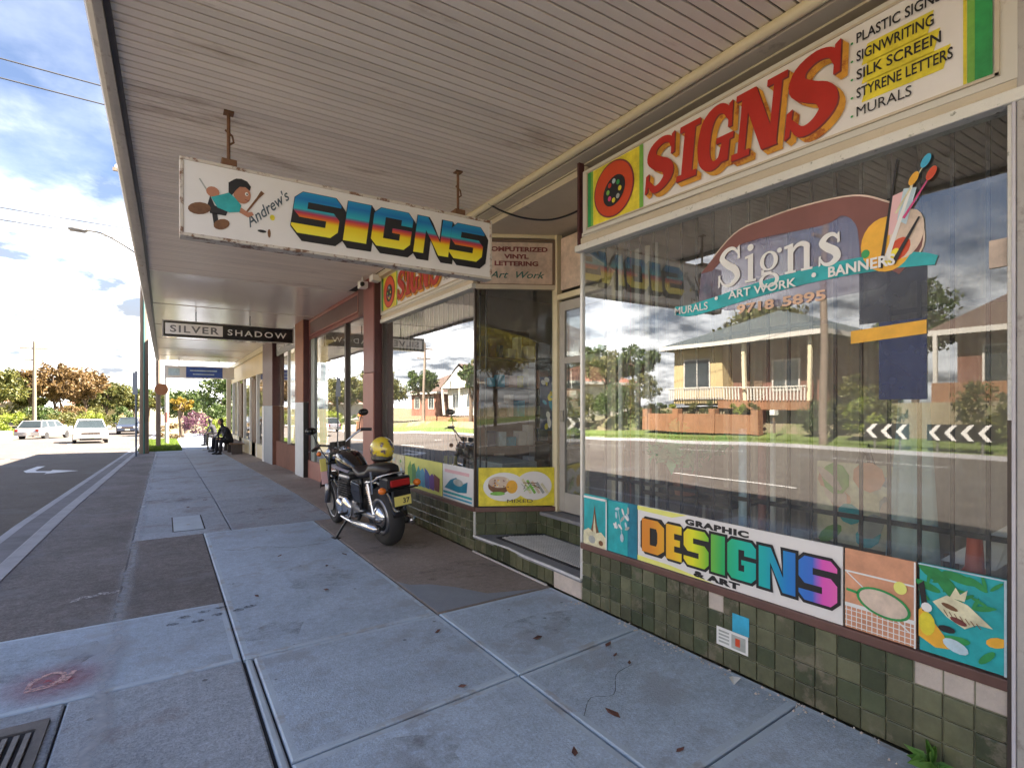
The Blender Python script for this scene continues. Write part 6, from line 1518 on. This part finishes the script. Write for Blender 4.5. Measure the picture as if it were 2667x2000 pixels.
win(-21.58, 6.2, 8.1, 2.5, 3.9, hB); win(-21.58, 2.6, 4.2, 2.5, 3.9, hB); B('porch_wall', -21.0, -20.8, -1, 9.6, 1.5, 2.5, BRICK_O, hB)
def plain_house(label, x, y0, y1, z0, wm, rm, h=3.0, rh=2.0, seed=0):
    t = thing('house', label, 'house')
    B('wall', x - 8, x, y0, y1, z0, z0 + h, wm, t); hip_roof(y0, y1, x - 8, x, z0 + h, rh, rm, t, .5); eave(y0, y1, x - 8, x, z0 + h, t, .5)
    n = max(1, int((y1 - y0) / 3.2))
    for k in range(n): yy_ = y0 + (k + .5) * (y1 - y0) / n; win(x, yy_ - .7, yy_ + .7, z0 + 1.0, z0 + 2.4, t)
    return t
plain_house('white house with terracotta roof mirrored in the farther window', -21.5, 35, 43, .9, WALLW, ROOFR, 2.8, 1.8)
# white gabled porch house
hg = thing('house', 'white gable fronted house mirrored in the middle of the farther window', 'house')
B('wall', -29, -21, 47, 55, .7, 3.6, WALLW, hg)
MB().add([(-29.3, 46.6, 3.6), (-20.4, 46.6, 3.6), (-20.4, 55.4, 3.6), (-29.3, 55.4, 3.6), (-20.4, 51, 6.1), (-29.3, 51, 6.1)], [(0, 1, 4, 5), (2, 3, 5, 4), (3, 0, 5), (0, 3, 2, 1)]).build('roof', ROOFD, hg)
MB().add([(-20.35, 47.0, 3.65), (-20.35, 55.0, 3.65), (-20.35, 51, 5.8)], [(0, 1, 2)]).build('gable', WALLW, hg)
win(-20.98, 48.2, 49.8, 1.6, 3.0, hg); win(-20.98, 52.2, 53.8, 1.6, 3.0, hg)
for yv in (47.2, 51.0, 54.8): B('porch_post', -20.5, -20.35, yv - .07, yv + .07, .7, 3.6, WALLW, hg)
plain_house('brown brick house with dark roof mirrored beside the gabled house', -22, 59, 68, .4, BRICK, ROOFD, 3.0, 2.4)
plain_house('distant pale house with pink tiled roof behind the left trees', -14, 88, 98, -.6, WALLW, ROOFR, 2.8, 2.0)
plain_house('distant house with faded red roof where the road vanishes', -5.5, 112, 122, -.8, WALLC, ROOFR, 2.8, 2.0)
plain_house('cream house with red roof behind the viewer across the road', -22, -24, -14, 1.2, WALLC, ROOFR, 3.0, 2.2)
plain_house('brown house with dark roof farther back behind the viewer', -22, -42, -30, 1.2, BRICK, ROOFD, 3.0, 2.4)
lw_ = thing('garden_wall', 'low orange brick wall with flower bed by the gabled house', 'wall'); B('wall', -18.9, -18.7, 36, 56, -.2, .55, BRICK_O, lw_)
ww = thing('garden_wall', 'low white rendered wall at the left edge beyond the road', 'wall', loc=(0, 0, 0))
B('wall', -12.8, -9.7, 55.0, 55.25, gz(55) - .1, gz(55) + .62, WALLW, ww, .03); B('pier', -11.3, -10.9, 54.9, 55.0, gz(55) - .1, gz(55) + .9, BRICK_O, ww)
bp_ = thing('brick_pier', 'brown brick gate pier with orange cap at the left edge', 'pier'); B('shaft', -10.95, -10.35, 52.2, 52.6, gz(52), gz(52) + 1.45, BRICK, bp_); B('cap', -11.02, -10.28, 52.12, 52.68, gz(52) + 1.45, gz(52) + 1.62, ORANGE, bp_)
# trees on the far side
tree('garden_tree', 'dark green tree left of the mirrored brick house', -20.5, 25.6, 4.6, 1.7, LF_D, 71, 3400, .11, base=1.0)
tree('garden_tree', 'olive tree behind the brick fence end', -20.8, 28.8, 4.6, 2.0, LF_O, 72, 3400, .12, base=.9)
tree('garden_tree', 'tall dark tree between the two brick houses', -24.5, 11.6, 6.4, 1.9, LF_D, 73, 3400, .13, base=1.4, rz=1.1)
bush('tall green shrub beside the far power pole', -18.9, 10.6, 2.3, .8, LF_O, 74, 1600, .08, .4)
bush('bushy green shrub behind the chevron boards', -18.6, 7.2, 2.2, .9, LF_O, 75, 1800, .08, .4)
bush('yellow green shrub behind the second chevron board', -18.8, 5.6, 1.9, .9, LF_Y, 76, 1500, .08, .4)
bush('dark green clipped shrub near the far driveway', -18.8, 13.2, 1.5, .8, LF_D, 77, 1500, .07, .4)
tree('garden_tree', 'palm like tree before the gabled house', -18.6, 44.5, 6.2, 1.9, LF_D, 78, 3000, .18)
tree('garden_tree', 'feathery tree right of the gabled house', -19.2, 57.5, 6.8, 2.4, LF_D, 79, 3600, .16)
tree('garden_tree', 'tall eucalypt behind the gabled house', -30, 58, 11, 4.2, LF_O, 80, 5000, .24)
tree('garden_tree', 'spreading tree behind the white house', -31, 42, 8.5, 4, LF_D, 81, 5000, .24)
tree('garden_tree', 'broad tree behind the dark roofed house', -34, 4, 8, 4, LF_D, 82, 4200, .24, base=2)
tree('garden_tree', 'green tree behind the blue roofed house', -34, 26, 8, 4.2, LF_O, 83, 4600, .24, base=2)
tree('street_tree', 'yellow leaved tree on the verge behind the viewer', -6.5, -17, 7.5, 2.8, leaf_mat('leaf_yellow', (.16, .13, .012), (.36, .30, .04)), 84, 6000, .12, base=0) if False else None
tree('garden_tree', 'yellow leaved tree across the road behind the viewer', -15.5, -33, 9.5, 4.2, leaf_mat('leaf_yellow', (.28, .24, .02), (.55, .48, .06)), 84, 6500, .18)
tree('garden_tree', 'dark tree across the road behind the viewer', -24, -50, 12, 5, LF_D, 85, 6000, .24)
bush('hedge of the white house mirrored in the farther window', -19.6, 38.5, 1.6, 1.6, LF_O, 86, 2200, .09)
bush('leafy bush by the mirrored side street', -18.6, 48.5, 1.4, 1.2, LF_Y, 87, 1500, .09)
# chevron boards
def chev(label, y0, n, yscale):
    t = thing('chevron_sign', label, 'road sign', 'chevron boards on the far kerb')
    w = .46 * n; F = F_opp(-16.62, y0, .42)
    MB().prism(rect(0, 0, w, .56), F, -.03, 0).build('board', BLACK, t)
    for k in range(n):
        a = k * .46 + .05
        MB().flat([(a + .36, .28), (a + .14, .54), (a + .0, .54), (a + .20, .28), (a + .0, .02), (a + .14, .02)], F, .004).build('chevron', WHITE, t)
    for a in (.3, w - .3): MB().tube([F(a, -.5, -.06), F(a, .5, -.06)], .03, 8, STEEL).build('post', None, t)
chev('black board with three white chevrons on the far kerb', 8.75, 3, 1)
chev('black board with four white chevrons on the far kerb', 6.35, 4, 1)
# letter box and bin by the far driveway
lb = thing('letterbox', 'small white letterbox by the far driveway', 'letterbox', loc=(-18.3, 14.8, .3)); B('box', -.15, .15, -.12, .12, .9, 1.15, WHITE, lb); B('post', -.04, .04, -.04, .04, 0, .9, TIMB, lb)

# ------------------------------------------------------------------ cars
def car(label, m, x, y, rz, van=False, group='cars on the road ahead'):
    t = thing('car', label, 'car', group, (x, y, gz(y) - .09), rz)
    L2, W2 = 2.25, .88; H = 1.55 if van else 1.47
    prof = [(-L2, .32), (-L2 - .03, .62), (-L2 + .06, .92), (-1.2 if not van else -2.1, .97), (1.10, .98), (1.95, .86), (L2, .66), (L2 + .03, .42), (L2 - .05, .28)]
    body = MB(); n = len(prof); v = []
    for sgn, wv in ((-1, W2), (-1, W2 * .98)): pass
    for sd in (-1, 1):
        for (a, b) in prof: v.append((sd * (W2 if b < .9 else W2 - .06), a, b))
    tri = tessellate_polygon([[Vector((a, b, 0)) for a, b in prof]])
    body.add(v, [tuple(q) for q in tri] + [tuple(i + n for i in reversed(q)) for q in tri] + [(i, (i + 1) % n, (i + 1) % n + n, i + n) for i in range(n)])
    body.build('body', m, t, .05)
    rear = -2.1 if van else -1.95
    base = [(1.18, .97), (.45, H - .03), (rear + .35, H), (rear, .97)]
    g = MB(); v = []
    for sd in (-1, 1):
        for (a, b) in base: v.append((sd * (.80 if b < 1 else .62), a, b))
    g.add(v, [(0, 1, 2, 3), (7, 6, 5, 4)] + [(i, (i + 1) % 4, (i + 1) % 4 + 4, i + 4) for i in range(4)])
    g.build('glasshouse', WIND, t, .02)
    MB().box(-.64, .64, rear + .33, .48, H - .03, H + .03).build('roof', m, t, .03)
    for sd in (-1, 1):
        for a, b in (((.80, 1.18, .97), (.625, .45, H)), ((.805, .05, .97), (.63, .0, H)), ((.80, rear + .02, .97), (.625, rear + .36, H)), ((.805, -1.0, .97), (.63, -.95, H))):
            MB().tube([(sd * a[0], a[1], a[2]), (sd * b[0], b[1], b[2])], .032, 6).build('roof_pillar', m, t)
        hl = MB().box(sd * .62 - .17, sd * .62 + .17, L2 - .12, L2 + .045, .62, .76).build('headlight', mat('lamp_glass', (.75, .78, .80), .08, coat=.6), t, .02)
        MB().box(sd * .98 - .09, sd * .98 + .09, .92, 1.02, .98, 1.10).build('mirror', m, t, .02)
        MB().box(sd * .70 - .1, sd * .70 + .1, -L2 - .05, -L2 + .03, .66, .84).build('tail_light', REDL, t, .01)
        for yv in (1.38, -1.38):
            w = MB().lathe([(.18, -.10), (.30, -.10), (.325, -.06), (.325, .06), (.30, .10), (.18, .10)], (sd * .80, yv, .325), 'X', 20).build('wheel', RUBBER, t)
            MB().lathe([(.02, sd * .06), (.19, sd * .105), (.19, sd * .09)], (sd * .80, yv, .325), 'X', 14).build('hub', ALLOY, w)
    MB().box(-.48, .48, L2 - .02, L2 + .045, .60, .74).build('grille', FRAME_DK, t)
    MB().box(-.80, .80, L2 - .04, L2 + .075, .36, .54).build('bumper', m, t, .03)
    MB().box(-.19, .19, L2 + .076, L2 + .085, .40, .51).build('number_plate', P_CREAM, t)
    MB().box(-.55, .55, L2 - .0, L2 + .03, .24, .36).build('lower_grille', BLACK, t)
    return t
car('white station wagon coming towards the viewer on the sunny road', CARW, -4.1, 45.2, R(180 + 6))
car('silver hatchback parked at the far kerb behind the wagon', CARS, -8.2, 58.0, R(-20))
False and car('pale sedan following close behind the white wagon', CARW, -3.9, 56.5, R(180))
car('dark van far down the road', CARD, -2.95, 66, R(180), True)
False and car('distant dark car near the vanishing point of the road', CARD, -2.6, 82, R(180))

# ------------------------------------------------------------------ motorcycle (x forward, y left, z up, origin under the rear axle)
bk = thing('motorcycle', 'black and chrome motorcycle parked on its side stand in front of the shop window', 'motorcycle', None, (2.075, 5.77, 0.0))
bk.rotation_euler = (R(-6), 0, R(96.5))
WB = 1.48
def wheel(cx, r, w, name='rear_wheel', parent=bk, spokes=6, steer=0):
    prof = []
    for k in range(9):
        a = math.pi * k / 8; prof.append((r - w * .38 + math.sin(a) * w * .38, -w / 2 * math.cos(a)))
    prof = [(r - w * .75, -w * .36)] + prof + [(r - w * .75, w * .36)]
    t = MB().lathe(prof, (0, 0, 0), 'Y', 36).build(name, RUBBER, parent, smooth=True)
    t.location = (cx, 0, r)
    rm = MB().lathe([(r - w * .95, -w * .40), (r - w * .72, -w * .42), (r - w * .76, -.01), (r - w * .76, .01), (r - w * .72, w * .42), (r - w * .95, w * .40), (r - w * .92, 0)], (0, 0, 0), 'Y', 32).build('rim', ALLOY, t, smooth=True)
    sp = MB()
    for k in range(spokes):
        a = 2 * math.pi * k / spokes
        for s_ in (-.22, .22):
            sp.tube([(math.cos(a) * .045, 0, math.sin(a) * .045), (math.cos(a + s_) * (r - w * .9), 0, math.sin(a + s_) * (r - w * .9))], .011, 6)
    sp.lathe([(.05, -.07), (.05, .07)], (0, 0, 0), 'Y', 14)
    sp.build('spokes', ALLOY, t)
    return t
RW = wheel(0, .325, .175)
FWH = wheel(WB, .315, .105, 'front_wheel')
FWH.rotation_euler = (0, 0, R(-6))
MB().lathe([(.03, 0), (.135, .0), (.135, .008), (.03, .008)], (WB, .062, .315), 'Y', 24).build('brake_disc', STEEL, bk)
MB().lathe([(.02, 0), (.115, 0), (.125, .02), (.11, .055), (.06, .075), (.02, .08)], (0, .045, .325), 'Y', 24).build('final_drive', mat('polished_alloy', (.72, .73, .76), .18, 1.0, amp=.05), bk, smooth=True)
MB().tube([(.02, .10, .325), (.25, .11, .33), (.52, .10, .36)], [.045, .035, .045], 10, ALLOY).build('swingarm', None, bk, smooth=True)
MB().tube([(.02, -.10, .325), (.52, -.10, .36)], .03, 8, BLACK).build('swingarm', None, bk)
for sd in (-1, 1):
    sh_ = MB(); sh_.tube([(.02, sd * .135, .36), (.10, sd * .135, .72)], .018, 8, CHROME)
    for k in range(9): sh_.tube([(.045 + k * .0075, sd * .135, .47 + k * .022), (.047 + k * .0075, sd * .135, .478 + k * .022)], .031, 10, CHROME)
    sh_.build('shock_absorber', None, bk)
# engine
en = MB().box(.50, .98, -.13, .15, .24, .46).build('crankcase', ALLOY, bk, .035)
MB().lathe([(.02, 0), (.12, 0), (.125, .02), (.10, .045), (.03, .055)], (.66, .15, .36), 'Y', 24).build('engine_cover', mat('polished_alloy', (.7,) * 3), bk, smooth=True)
MB().lathe([(.02, 0), (.09, 0), (.09, .02), (.07, .04), (.02, .045)], (.88, .15, .35), 'Y', 20).build('engine_cover', mat('polished_alloy', (.7,) * 3), bk, smooth=True)
cy = MB()
for k in range(7): cy.box(.62, .92, -.14, .16, .465 + k * .028, .478 + k * .028)
cy.box(.66, .88, -.11, .12, .46, .66); cy.build('cylinder_block', mat('engine_black', (.05, .05, .055), .5, .6, amp=.2), bk, .004)
MB().box(.63, .91, -.12, .14, .66, .73).build('cylinder_head', ALLOY, bk, .03)
MB().box(.42, .60, -.10, .13, .50, .68).build('carburettor', STEEL, bk, .03)
for sd in (1, -1):
    MB().tube(crom([(.90, sd * .09, .60), (1.02, sd * .10, .52), (1.03, sd * .12, .32), (.90, sd * .15, .22), (.5, sd * .17, .20)], 5), .022, 10, CHROME).build('exhaust_header', None, bk, smooth=True)
    MB().tube([(.50, sd * .17, .20), (.42, sd * .18, .205), (.0, sd * .20, .24), (-.22, sd * .21, .26)], [.024, .042, .048, .046], 14, CHROME).build('silencer', None, bk, smooth=True)
# frame, side cover
MB().tube(crom([(1.12, .0, .86), (1.00, .10, .55), (.95, .12, .24), (.5, .12, .22), (.34, .12, .42), (.30, .11, .72)], 5), .020, 8, BLACK).tube(crom([(1.12, .0, .86), (1.00, -.10, .55), (.95, -.12, .24), (.5, -.12, .22), (.34, -.12, .42), (.30, -.11, .72)], 5), .020, 8, BLACK).tube([(1.12, 0, .90), (.3, .0, .70), (-.20, 0, .70)], .024, 8, BLACK).build('frame', None, bk, smooth=True)
for sd in (1, -1): MB().prism([(.26, .46), (.28, .66), (.50, .68), (.54, .56), (.46, .44)], lambda a, b, d, sd=sd: (a, sd * (.125 + d), b), 0, .03).build('side_cover', BLACK_G, bk, .012)
# tank
tk = MB(); rings = []
sec = [(1.14, .03, .86, .90), (1.08, .10, .80, .965), (.95, .140, .76, 1.00), (.80, .145, .75, .985), (.66, .125, .745, .925), (.55, .095, .75, .86), (.50, .05, .77, .82)]
v = []
for (x, w, zb, zt) in sec:
    zm = (zb + zt) / 2; hh_ = (zt - zb) / 2
    for k in range(14):
        a = 2 * math.pi * k / 14; c_, s_ = math.cos(a), math.sin(a)
        v.append((x, w * math.copysign(abs(c_) ** .75, c_), zm + hh_ * math.copysign(abs(s_) ** .8, s_)))
f = [(i * 14 + k, i * 14 + (k + 1) % 14, (i + 1) * 14 + (k + 1) % 14, (i + 1) * 14 + k) for i in range(len(sec) - 1) for k in range(14)] + [tuple(range(14)), tuple(range(84, 98))]
tk.add(v, f).build('fuel_tank', BLACK_G, bk, smooth=True)
MB().lathe([(.03, 0), (.035, .012), (.0, .018)], (.86, 0, .998), n=14).build('filler_cap', CHROME, bk)
for sd in (1, -1): MB().prism([(1.08, .79), (.60, .76), (.52, .80), (.62, .79), (1.06, .83)], lambda a, b, d, sd=sd: (a, sd * (.136 + d), b), 0, .012).build('tank_trim', mat('lilac_grey', (.32, .30, .38), .3, .4), bk)
# seat
st_ = MB(); v = []
sec = [(.60, .09, .77, .84), (.48, .12, .74, .83), (.30, .15, .73, .80), (.14, .14, .74, .83), (.08, .125, .76, .90), (-.10, .115, .77, .91), (-.24, .09, .79, .90)]
for (x, w, zb, zt) in sec:
    zm = (zb + zt) / 2; hh_ = (zt - zb) / 2
    for k in range(12):
        a = 2 * math.pi * k / 12; c_, s_ = math.cos(a), math.sin(a); v.append((x, w * math.copysign(abs(c_) ** .5, c_), zm + hh_ * math.copysign(abs(s_) ** .6, s_)))
st_.add(v, [(i * 12 + k, i * 12 + (k + 1) % 12, (i + 1) * 12 + (k + 1) % 12, (i + 1) * 12 + k) for i in range(6) for k in range(12)] + [tuple(range(12)), tuple(range(72, 84))]).build('seat', SEAT, bk, smooth=True)
MB().tube(crom([(.12, .15, .70), (-.10, .15, .74), (-.24, .14, .80), (-.30, .0, .82), (-.24, -.14, .80), (-.10, -.15, .74), (.12, -.15, .70)], 5), .013, 8, CHROME).build('grab_rail', None, bk, smooth=True)
MB().tube([(-.05, .155, .60), (-.07, .155, .84)], .016, 8, CHROME).build('rack_stay', None, bk)
# rear mudguard, lamps, plate
mg = MB(); v = []
for k in range(13):
    a = R(35 + k * 11.5); rr_ = .395
    for yv, dz in ((-.085, -.03), (-.06, 0), (.06, 0), (.085, -.03)): v.append((rr_ * math.cos(a) + (dz * math.cos(a)), yv, .325 + (rr_ + dz) * math.sin(a)))
mg.add(v, [(4 * i + k, 4 * i + k + 1, 4 * i + k + 5, 4 * i + k + 4) for i in range(12) for k in range(3)])
o = mg.build('rear_mudguard', BLACK_G, bk, smooth=True); so = o.modifiers.new('s', 'SOLIDIFY'); so.thickness = .006
tl = MB().box(-.40, -.18, -.13, .13, .665, .79).build('tail_lamp_housing', BLACK, bk, .02); MB().box(-.425, -.401, -.11, .11, .695, .768).build('lens', REDL, tl, .012)
MB().box(-.42, -.37, -.20, .20, .655, .675).build('indicator_bar', BLACK, bk)
for sd in (1, -1):
    MB().ell((-.40, sd * .20, .70 if sd < 0 else .68), (.045, .040, .036)).build('indicator', ORANGE, bk, smooth=True)
npz = MB().box(-.442, -.436, -.095, .095, .50, .60); npz = npz.build('number_plate', YEL, bk, .003)
F = lambda a, b, d=0: (-.443 - d, .095 - a, .50 + b)
mb = MB(); put_text(mb, F, '37', .095, .025, .07, None, .0005, bold=.002, fit=.075); mb.build('plate_digits', P_BLK, npz)
MB().box(-.435, -.385, -.10, .10, .49, .665).build('plate_bracket', BLACK, bk, .008)
# front end, steered a little
fe = MB()
for sd in (1, -1): fe.tube([(WB, sd * .10, .315), (1.25, sd * .10, .88), (1.20, sd * .10, 1.0)], [.030, .024, .024], 10, CHROME)
fe.build('fork_legs', None, bk, smooth=True)
for sd in (1, -1): MB().tube([(WB, sd * .10, .30), (WB - .10, sd * .10, .56)], .034, 12, ALLOY).build('fork_slider', None, bk, smooth=True)
MB().box(1.15, 1.28, -.14, .14, .93, .96).build('fork_clamp', ALLOY, bk, .01); MB().box(1.22, 1.34, -.13, .13, .80, .83).build('fork_clamp', BLACK, bk, .01)
mg = MB(); v = []
for k in range(11):
    a = R(20 + k * 13); rr_ = .365
    for yv, dz in ((-.07, -.03), (-.045, 0), (.045, 0), (.07, -.03)): v.append((WB + (rr_ + dz) * math.cos(a), yv, .315 + (rr_ + dz) * math.sin(a)))
mg.add(v, [(4 * i + k, 4 * i + k + 1, 4 * i + k + 5, 4 * i + k + 4) for i in range(10) for k in range(3)])
o = mg.build('front_mudguard', BLACK_G, bk, smooth=True); so = o.modifiers.new('s', 'SOLIDIFY'); so.thickness = .005
hl = MB().lathe([(.02, -.13), (.07, -.11), (.095, -.04), (.10, .02), (.10, .03)], (1.36, 0, .90), 'X', 20).build('headlamp', CHROME, bk, smooth=True)
MB().lathe([(.0, .045), (.09, .032)], (1.36, 0, .90), 'X', 20).build('lens', mat('lamp_glass', (.8,) * 3), hl)
for sd in (1, -1): MB().lathe([(.045, 0), (.045, .06), (.0, .062)], (1.18, sd * .055, 1.02), 'Z', 16).build('instrument', BLACK, bk)
MB().tube(crom([(1.02, .35, 1.04), (1.12, .27, 1.07), (1.19, .12, 1.04), (1.20, .0, .99), (1.19, -.12, 1.07), (1.12, -.27, 1.18), (1.02, -.36, 1.19)], 5), .013, 8, CHROME).build('handlebar', None, bk, smooth=True)
for sd, z in ((1, 1.035), (-1, 1.192)):
    MB().tube([(1.08, sd * .28, z + .01), (.99, sd * .38, z)], .020, 10, BLACK).build('grip', None, bk)
    MB().tube([(1.12, sd * .24, z + .01), (1.13, sd * .34, z - .005), (1.08, sd * .40, z - .02)], .007, 6, ALLOY).build('lever', None, bk)
    mr_ = MB().tube([(1.11, sd * .27, z + .01), (1.12, sd * .30, z + .14), (1.10, sd * .33, z + .20)], .006, 6, BLACK).build('mirror_stem', None, bk)
    MB().ell((1.095, sd * .34, z + .22), (.018, .070, .045)).build('mirror_head', BLACK_G, mr_, smooth=True)
    MB().ell((1.34, sd * .19, .94), (.035, .030, .03)).build('indicator', ORANGE, bk, smooth=True)
stp = MB().box(1.30, 1.31, .125, .205, .72, .88, ).build('card_holder', YEL, bk, .004); MB().box(1.30, 1.31, .125, .205, .56, .719).build('pink_card', PINK, bk, .004)
# stand, pegs, cables
MB().tube([(.72, .12, .24), (.66, .33, .038)], .014, 8, BLACK).box(.60, .72, .30, .37, .026, .042, BLACK).build('side_stand', None, bk)
for sd in (1, -1):
    MB().tube([(.60, sd * .13, .30), (.60, sd * .30, .31)], .016, 8, RUBBER).build('foot_peg', None, bk); MB().tube([(.22, sd * .13, .36), (.20, sd * .27, .37)], .014, 8, RUBBER).build('rear_peg', None, bk)
for k, (a, b, c_) in enumerate((((1.1, .28, 1.12), (1.28, .16, .95), (1.05, .08, .72)), ((1.1, -.28, 1.22), (1.30, -.12, 1.0), (1.05, -.08, .75)), ((1.2, .03, 1.0), (1.36, .05, .75), (1.42, .06, .45)))):
    MB().tube(crom([a, b, c_], 6), .006, 5, BLACK).build('cable', None, bk)
# helmet resting on the rear of the seat
he = thing('helmet', 'yellow and purple full face helmet with black visor resting on the motorcycle seat', 'helmet', None, (2.075, 5.99, 1.03), R(20))
hm = MB().ell((0, 0, 0), (.125, .15, .14), 20, 14).build('shell', mat('helmet_graphic', (.75, .58, .04), .18, ns=2.2, amp=.1, coat=.8, spots=((.62, .60, .70), 16, .22), dirt=((.05, .03, .16), 9, .49, .97)), he, smooth=True)
MB().lathe([(.10, -.135), (.122, -.11), (.118, -.07)], (0, -.0, 0), n=20).build('neck_roll', BLACK, he)
vz = MB(); v = []
for k in range(11):
    a = R(-70 + 14 * k)
    for z, rr_ in ((-.035, 1.035), (.055, 1.02)):
        q = math.sqrt(max(0, 1 - (z / .14) ** 2)); v.append((.125 * rr_ * q * math.cos(a) , .15 * rr_ * q * math.sin(a), z))
vz.add(v, [(2 * i, 2 * i + 2, 2 * i + 3, 2 * i + 1) for i in range(10)]).build('visor', BLACK_G, he, smooth=True)

# ------------------------------------------------------------------ people seated near the far shopfront
def person(label, loc, rz, top, trou, lean=.25, hair=P_BLK):
    t = thing('person', label, 'person', None, loc, rz)
    J = dict(p=(0, 0, .50), sp=(0, .02 + lean * .12, .70), ch=(0, .05 + lean * .35, .92), nk=(0, .08 + lean * .5, 1.06), hd=(0, .12 + lean * .55, 1.20), ht=(0, .13 + lean * .58, 1.30))
    V = [J['p'], J['sp'], J['ch'], J['nk'], J['hd'], J['ht']]; Ed = [(0, 1), (1, 2), (2, 3), (3, 4), (4, 5)]; rad = [.15, .14, .155, .055, .10, .07]
    for sd in (-1, 1):
        i = len(V)
        V += [(sd * .10, .04, .48), (sd * .14, .45, .50), (sd * .13, .46, .10), (sd * .13, .58, .03)]; Ed += [(0, i), (i, i + 1), (i + 1, i + 2), (i + 2, i + 3)]; rad += [.10, .072, .05, .04]
        i = len(V)
        V += [(sd * .19, .06 + lean * .40, 1.0), (sd * .25, .16 + lean * .4, .74), (sd * .12, .38, .62), (sd * .10, .46, .58)]; Ed += [(2, i), (i, i + 1), (i + 1, i + 2), (i + 2, i + 3)]; rad += [.062, .048, .035, .032]
    me = bpy.data.meshes.new('body'); me.from_pydata(V, Ed, []); me.materials.append(top)
    o = link(me, 'body', t); sk = o.modifiers.new('skin', 'SKIN'); 
    if not me.skin_vertices: me.skin_vertices.new(name='')
    for k, s_ in enumerate(me.skin_vertices[0].data): s_.radius = (rad[k], rad[k] * .85); s_.use_root = (k == 0)
    sk.use_smooth_shade = True; sb_ = o.modifiers.new('sub', 'SUBSURF'); sb_.levels = 1; sb_.render_levels = 1
    hx, hy, hz = J['hd']
    MB().ell((hx, hy + .015, hz + .02), (.080, .095, .115)).build('face', mat('skin', (.42, .24, .16), .6), t, smooth=True)
    MB().ell((hx, hy - .02, hz + .055), (.092, .100, .10)).build('hair', hair, t, smooth=True)
    for sd in (-1, 1):
        MB().tube([(sd * .10, .02, .48), (sd * .14, .45, .50), (sd * .13, .47, .12)], [.115, .085, .068], 10, trou).build('trouser_leg', None, t, smooth=True)
        MB().ell((sd * .13, .53, .035), (.05, .13, .045)).build('shoe', BLACK, t, smooth=True)
        hnd = MB().ell((sd * .10, .47, .58), (.035, .045, .025)).build('hand', mat('skin', (.4,) * 3), t, smooth=True)
    return t
bn = thing('bench', 'dark bench against the cream shopfront with two people on it', 'bench', None, (2.25, 24.4, gz(24.4)))
B('seat', -.18, .30, -1.7, 1.7, .40, .45, TIMB, bn)
for yv in (-1.5, 0, 1.5): B('leg', -.12, .25, yv - .03, yv + .03, -.02, .40, FRAME_DK, bn)
NAVY = mat('dark_cloth', (.015, .015, .022), .85); 
person('person in dark clothes leaning forward on the bench, nearer of the two', (2.15, 23.4, gz(23.4)), R(115), NAVY, NAVY, .5)
person('person in grey top sitting upright on the bench, farther of the two', (2.15, 25.2, gz(25.2)), R(80), mat('grey_cloth', (.20, .20, .24), .85), NAVY, .15, P_BRN)
person('person standing out small beyond the shops, seated by the purple shrub', (2.2, 31.5, gz(31.5)), R(60), NAVY, NAVY, .3)
tbn = thing('cafe_table', 'small dark round table beside the seated people', 'table', None, (1.62, 27.3, gz(27.3))); MB().lathe([(.35, .70), (.35, .73)], (0, 0, 0), n=20).build('tabletop', TIMB, tbn); MB().tube([(0, 0, 0), (0, 0, .70)], .035, 8, BLACK).build('leg', None, tbn); MB().lathe([(.22, 0), (.20, .03)], (0, 0, 0), n=16).build('base', BLACK, tbn)
